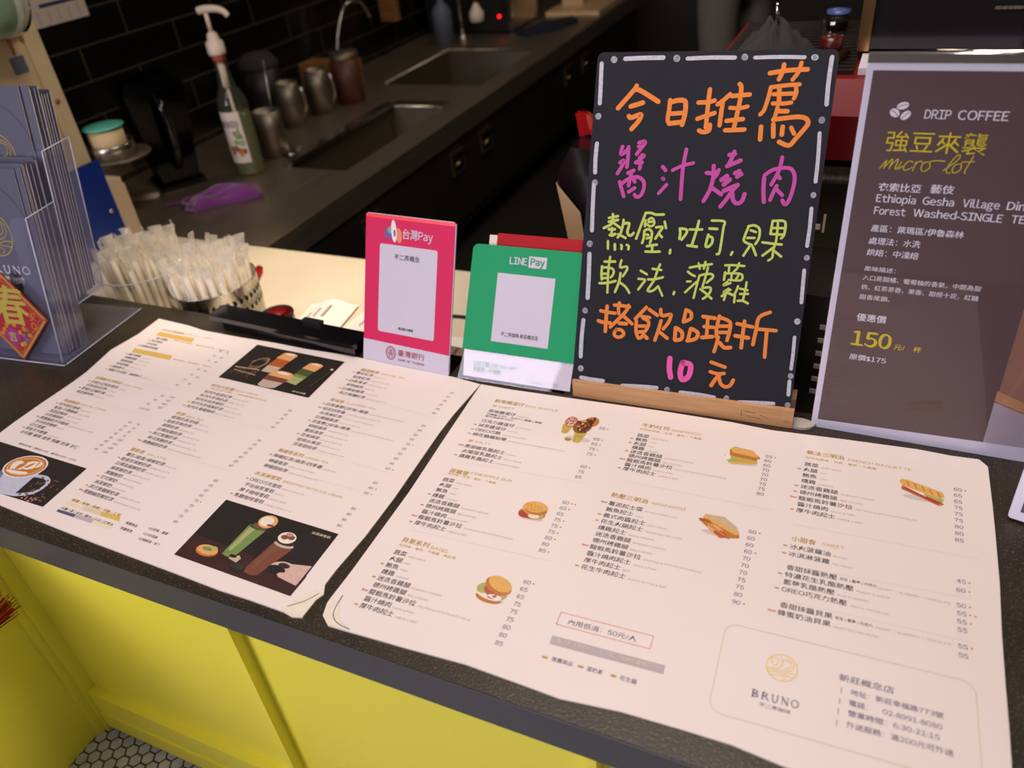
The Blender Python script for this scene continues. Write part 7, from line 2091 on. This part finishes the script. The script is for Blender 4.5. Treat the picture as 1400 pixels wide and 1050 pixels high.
# espresso machine
t = thing('espresso_machine', 'dark red espresso machine with steel trim, partly hidden between chalkboard and poster', 'espresso machine', (0, 0, ZB + .0006))
EX0, EX1, EY0, EY1 = -.31, .46, 1.42, 1.90
m = MB(); m.box(EX0, EX1, EY0 + .03, EY1, .0, .268); m.build('body', 'matt_black', t)
m = MB(); m.box(EX0, EX1, EY0 + .026, EY0 + .0295, .14, .268); m.build('grey_panel', 'cabinet_dark', t)
m = MB(); m.box(-.098, -.078, EY0 + .0235, EY0 + .0255, .175, .185); m.box(-.074, -.070, EY0 + .0235, EY0 + .0255, .170, .205); m.build('panel_mark', 'ink_grey', t)
m = MB(); m.box(EX0, EX1, EY0 + .01, EY1, .270, .276); m.box(EX0, EX1, EY0 + .018, EY1, .276, .298); m.build('steel_trim', 'steel', t)
m = MB(); m.box(EX0 + .01, EX1, EY0 + .03, EY1, .30, .312); m.build('gap', 'dark_hole', t)
m = MB(); m.hexa([(EX0, EY0 + .006, .314), (EX1, EY0 + .006, .314), (EX1, EY1, .314), (EX0, EY1, .314)], [(EX0, EY0 + .012, .386), (EX1, EY0 + .012, .386), (EX1, EY1, .386), (EX0, EY1, .386)]); m.build('lower_shell', 'red_enamel_dark', t)
m = MB(); m.hexa([(EX0, EY0 + .012, .387), (EX1, EY0 + .012, .387), (EX1, EY1, .387), (EX0, EY1, .387)], [(EX0, EY0 + .05, .438), (EX1, EY0 + .05, .438), (EX1, EY1, .438), (EX0, EY1, .438)]); m.build('upper_shell', 'red_enamel', t)
m = MB()
for k in range(17): m.box(EX0 + .01, -.062, EY0 + .075 + .023 * k, EY0 + .087 + .023 * k, .4386, .4452)
m.build('top_grate', 'matt_black', t)
m = MB(); m.box(-.055, EX1, EY0 + .07, EY0 + .17, .439, .450); m.build('cup_rail', 'poster_white', t)
m = MB(); m.tube([(EX0, EY0 + .062, .446), (-.112, EY0 + .062, .448), (-.084, EY0 + .17, .452)], .009, 8); m.build('gold_rail', 'gold_metal', t)
gp = thing('coffee_grinder', 'tall glossy black cabinet with a copper-coloured edge behind the coffee poster', 'cabinet', (0, 0, ZB + .455))
m = MB(); m.box(-.046, .46, 1.60, 1.86, 0, .32); m.build('black_front', 'gloss_black', gp)
m = MB(); m.box(-.066, -.0465, 1.585, 1.86, 0, .32); m.build('copper_edge', 'gold_metal', gp)
m = MB(); m.box(.135, .185, 1.597, 1.5995, .062, .067); m.build('maker_plate', 'steel', gp)
t = thing('glass_of_cold_brew', 'small clear glass of dark red coffee standing on the espresso machine', 'glass', (-.109, 1.585, ZB + .4464))
m = MB(); m.lathe([(0, 0), (.019, 0), (.0235, .062), (.0225, .062), (.018, .003), (0, .003)], seg=28); m.build('glass', 'glass', t)
m = MB(); m.lathe([(0, .0034), (.0176, .0034), (.0204, .034), (0, .034)], seg=28); m.build('coffee', 'coffee_dark', t)
t = thing('lidded_cup', 'dark cup with a pale blue lid standing behind the glass on the espresso machine', 'lid', (-.118, 1.80, ZB + .4464))
m = MB(); m.lathe([(0, .030), (.018, .030), (.021, .024), (.019, .0), (0, .0)], seg=24); m.build('cup', 'matt_black', t); m = MB(); m.lathe([(.0225, .0302), (.0225, .036), (0, .040)], seg=24); m.build('lid', 'lid_blue', t)
t = thing('bar_towel', 'crumpled grey towel lying on the espresso machine behind the chalkboard', 'towel', (-.212, 1.60, ZB + .4464))
m = MB(); cr = random.Random(8); sg, rg = 26, 8; vs = [(0, 0, .055)]; fs = []
for i in range(1, rg + 1):
    f = i / rg
    for k in range(sg):
        a = 2 * math.pi * k / sg; rr_ = .068 * f * (1 + .12 * math.sin(3 * a + 1) + .06 * math.sin(7 * a))
        vs.append((rr_ * math.cos(a), rr_ * .8 * math.sin(a), max(0, .055 * (1 - f ** 1.6) * (1 + .25 * math.sin(5 * a + i)) + cr.uniform(-.003, .003)) if i < rg else 0))
for k in range(sg): fs.append((0, 1 + k, 1 + (k + 1) % sg))
for i in range(rg - 1):
    for k in range(sg):
        a = 1 + i * sg + k; b = 1 + i * sg + (k + 1) % sg; fs.append((a, a + sg, b + sg, b))
m.add(vs, fs, 0, True); m.build('towel', 'towel_grey', t)
t = thing('steel_spatula', 'chrome-handled spatula standing in the crumpled grey towel', 'spatula', (-.206, 1.60, ZB + .503))
m = MB(); m.tube([(0, 0, 0), (-.005, .0, .034)], .0042, 10); m.build('blade', 'chrome', t); m = MB(); m.tube([(-.005, 0, .0345), (-.016, 0, .12)], .0062, 10); m.build('grip', 'matt_black', t)
# things to the right of the grinder
t = thing('glass_shelf_jar', 'clear jar holding something red, in front of the back wall at the top right', 'jar', (.205, 1.560, ZB + .4396))
m = MB(); m.box(-.018, .018, -.014, .014, 0, .13); m.build('jar', 'glass', t); m = MB(); m.box(-.012, .012, -.008, .008, .004, .10); m.build('contents', 'red_enamel_dark', t)
t = thing('black_flask', 'small rounded black flask with a cream label at the top right', 'flask', (.272, 1.56, ZB + .4396))
m = MB(); m.lathe([(0, 0), (.026, 0), (.027, .06), (.022, .075), (0, .079)], seg=24); m.build('flask', 'gloss_black', t); m = MB(); m.box(-.034, -.020, -.034, -.020, .0, .052); m.build('label', 'machine_cream', t)
t = thing('card_reader', 'black card reader with keys standing behind the coffee poster, only its edge showing', 'card reader', (-.125, 1.085, ZB + .0006), math.radians(-3))
m = MB(); m.hexa([(0, 0, 0), (.20, 0, 0), (.20, .10, 0), (0, .10, 0)], [(0, .03, .22), (.20, .03, .22), (.20, .09, .22), (0, .09, .22)]); m.build('case', 'matt_black', t)
m = MB(); kx = Matrix.Rotation(math.radians(82.2), 4, 'X')
for i in range(6):
    for j in range(3): m.box(.084 + .016 * j, .094 + .016 * j, .06 + .022 * i, .067 + .022 * i, .0006, .003, 0, kx)
m.build('keys', 'ink_grey', t)
# red tassel hanging on the yellow side
t = thing('red_tassel', 'dry red spiky tassel ornament hanging on the yellow side panel', 'tassel', (CX + .012, .362, ZC - .176))
m = MB(); tr = random.Random(2)
for k in range(70):
    a = tr.uniform(-.5, .55); b = tr.uniform(-.45, .5); L = tr.uniform(.035, .062)
    d = Vector((max(.02, .25 + b * .5), math.cos(a), math.sin(a) + .1)).normalized()
    m.tube([(0, -.10, -.012), tuple(Vector((0, -.02, 0)) + d * L)], [.0030, .0006], 5)
m.build('bristles', 'tassel_red', t)
m = MB(); m.lathe([(0, -.03), (.016, -.025), (.02, .0), (.014, .02), (0, .025)], 0, -.11, -.012, 16); m.tube([(0, -.115, .01), (-.010, -.115, .12)], .002, 6); m.build('knot', 'red_card', t)

# member of staff working further back, trousers and apron in view
def person(x, y, rz):
    t = thing('person', 'person in dark grey working clothes standing in the aisle behind the chalkboard', 'person', (x, y, 0.0), rz)
    J = dict(pel=((0, 0, .93), .115), waist=((0, .005, 1.08), .115), chest=((0, .01, 1.28), .125), neckb=((0, .0, 1.44), .07), neck=((0, -.005, 1.50), .052), head=((0, -.015, 1.60), .082), top=((0, -.015, 1.69), .07))
    J.update(hipL=((.095, 0, .88), .088), kneeL=((.105, -.02, .50), .062), ankL=((.105, .02, .10), .046), toeL=((.115, -.14, .035), .036), hipR=((-.095, 0, .88), .088), kneeR=((-.11, -.03, .50), .062), ankR=((-.12, .0, .10), .046), toeR=((-.135, -.16, .035), .036),
             shL=((.165, .01, 1.40), .062), elL=((.23, -.04, 1.13), .045), wrL=((.17, -.24, 1.04), .03), haL=((.15, -.31, 1.03), .03), shR=((-.165, .01, 1.40), .062), elR=((-.23, -.04, 1.13), .045), wrR=((-.15, -.24, 1.04), .03), haR=((-.12, -.31, 1.03), .03))
    E = [('pel', 'waist'), ('waist', 'chest'), ('chest', 'neckb'), ('neckb', 'neck'), ('neck', 'head'), ('head', 'top')]
    for s_ in 'LR': E += [('pel', 'hip' + s_), ('hip' + s_, 'knee' + s_), ('knee' + s_, 'ank' + s_), ('ank' + s_, 'toe' + s_), ('chest', 'sh' + s_), ('sh' + s_, 'el' + s_), ('el' + s_, 'wr' + s_), ('wr' + s_, 'ha' + s_)]
    def skin_mesh(nm, J, E, root, mats, sub=2):
        nmz = list(J); me = bpy.data.meshes.new(nm); me.from_pydata([J[k][0] for k in nmz], [(nmz.index(a), nmz.index(b)) for a, b in E], [])
        o = bpy.data.objects.new(nm, me); C.objects.link(o)
        md = o.modifiers.new('s', 'SKIN'); md.use_smooth_shade = True
        for i, k in enumerate(nmz):
            r_ = J[k][1]; me.skin_vertices[0].data[i].radius = (r_, r_ * (.8 if k in ('waist', 'chest', 'pel') else 1)); me.skin_vertices[0].data[i].use_root = k == root
        sb = o.modifiers.new('u', 'SUBSURF'); sb.levels = sub; sb.render_levels = sub
        dg = bpy.context.evaluated_depsgraph_get(); m2 = bpy.data.meshes.new_from_object(o.evaluated_get(dg)); bpy.data.objects.remove(o)
        m2.materials.clear()
        for k in mats: m2.materials.append(M[k])
        o = bpy.data.objects.new(nm, m2); C.objects.link(o); o.parent = t
        return o
    for s_, sg in (('L', 1), ('R', -1)):
        hx, hy, hz = J['ha' + s_][0]
        for i in range(4):
            b_ = 'f%s%d' % (s_, i); bx = hx + sg * (.022 - .015 * i)
            J[b_ + 'a'] = ((bx, hy - .035, hz - .004), .010); J[b_ + 'b'] = ((bx, hy - .062 - .004 * (i in (1, 2)), hz - .022), .009); J[b_ + 'c'] = ((bx, hy - .070, hz - .045), .008)
            E += [('ha' + s_, b_ + 'a'), (b_ + 'a', b_ + 'b'), (b_ + 'b', b_ + 'c')]
        J['t' + s_] = ((hx - sg * .036, hy - .012, hz - .012), .011); J['t2' + s_] = ((hx - sg * .044, hy - .04, hz - .03), .009); E += [('ha' + s_, 't' + s_), ('t' + s_, 't2' + s_)]
    b = skin_mesh('body', J, E, 'pel', ['skin', 'cloth_grey', 'cloth_dark', 'matt_black'])
    for p in b.data.polygons:
        c = p.center; p.use_smooth = True
        p.material_index = 3 if c.z < .09 else 1 if c.z < .98 else 2 if (c.z < 1.46 and not (c.y < -.14 and c.z < 1.2)) else 0
    hm = MB(); hm.lathe([(0, .115), (.05, .105), (.088, .06), (.094, .0), (.088, -.05), (.08, -.06)], 0, .004, 1.635, 24); hm.build('hair', 'hair', t)
    ap = MB(); n = 14; vs = []; fs = []
    for i in range(n + 1):
        a = math.pi * (1.12 + .76 * i / n)
        for z, rx, ry in ((.84, .185, .135), (.93, .18, .130), (1.05, .155, .118)):
            vs.append((rx * math.cos(a) * (1 + .05 * math.sin(i * 2.2) * (z < .9)), ry * math.sin(a) - .005, z))
    for i in range(n):
        for j in range(2): a = 3 * i + j; fs.append((a, a + 3, a + 4, a + 1))
    ap.add(vs, fs, 0, True); ap.build('apron', 'cloth_dark', t)
    fc = MB()
    for sx in (-1, 1): fc.disc(sx * .03, 0, .008, .005, 0, 0, 0, 10, Matrix.Translation((0, -.099, 1.625)) @ Matrix.Rotation(math.radians(90), 4, 'X'))
    fc.build('eyes', 'ink_black', t)
    fc = MB(); fc.tube([(0, -.092, 1.62), (0, -.108, 1.592), (0, -.098, 1.585)], [.006, .010, .007], 8); fc.build('nose', 'skin', t)
    fc = MB(); fc.stroke([(-.022, 0), (0, -.003), (.022, 0)], .006, 0, 0, 4, 0, Matrix.Translation((0, -.0965, 1.562)) @ Matrix.Rotation(math.radians(90), 4, 'X')); fc.build('mouth', 'pump_red', t)
person(-.565, 3.15, math.radians(62))
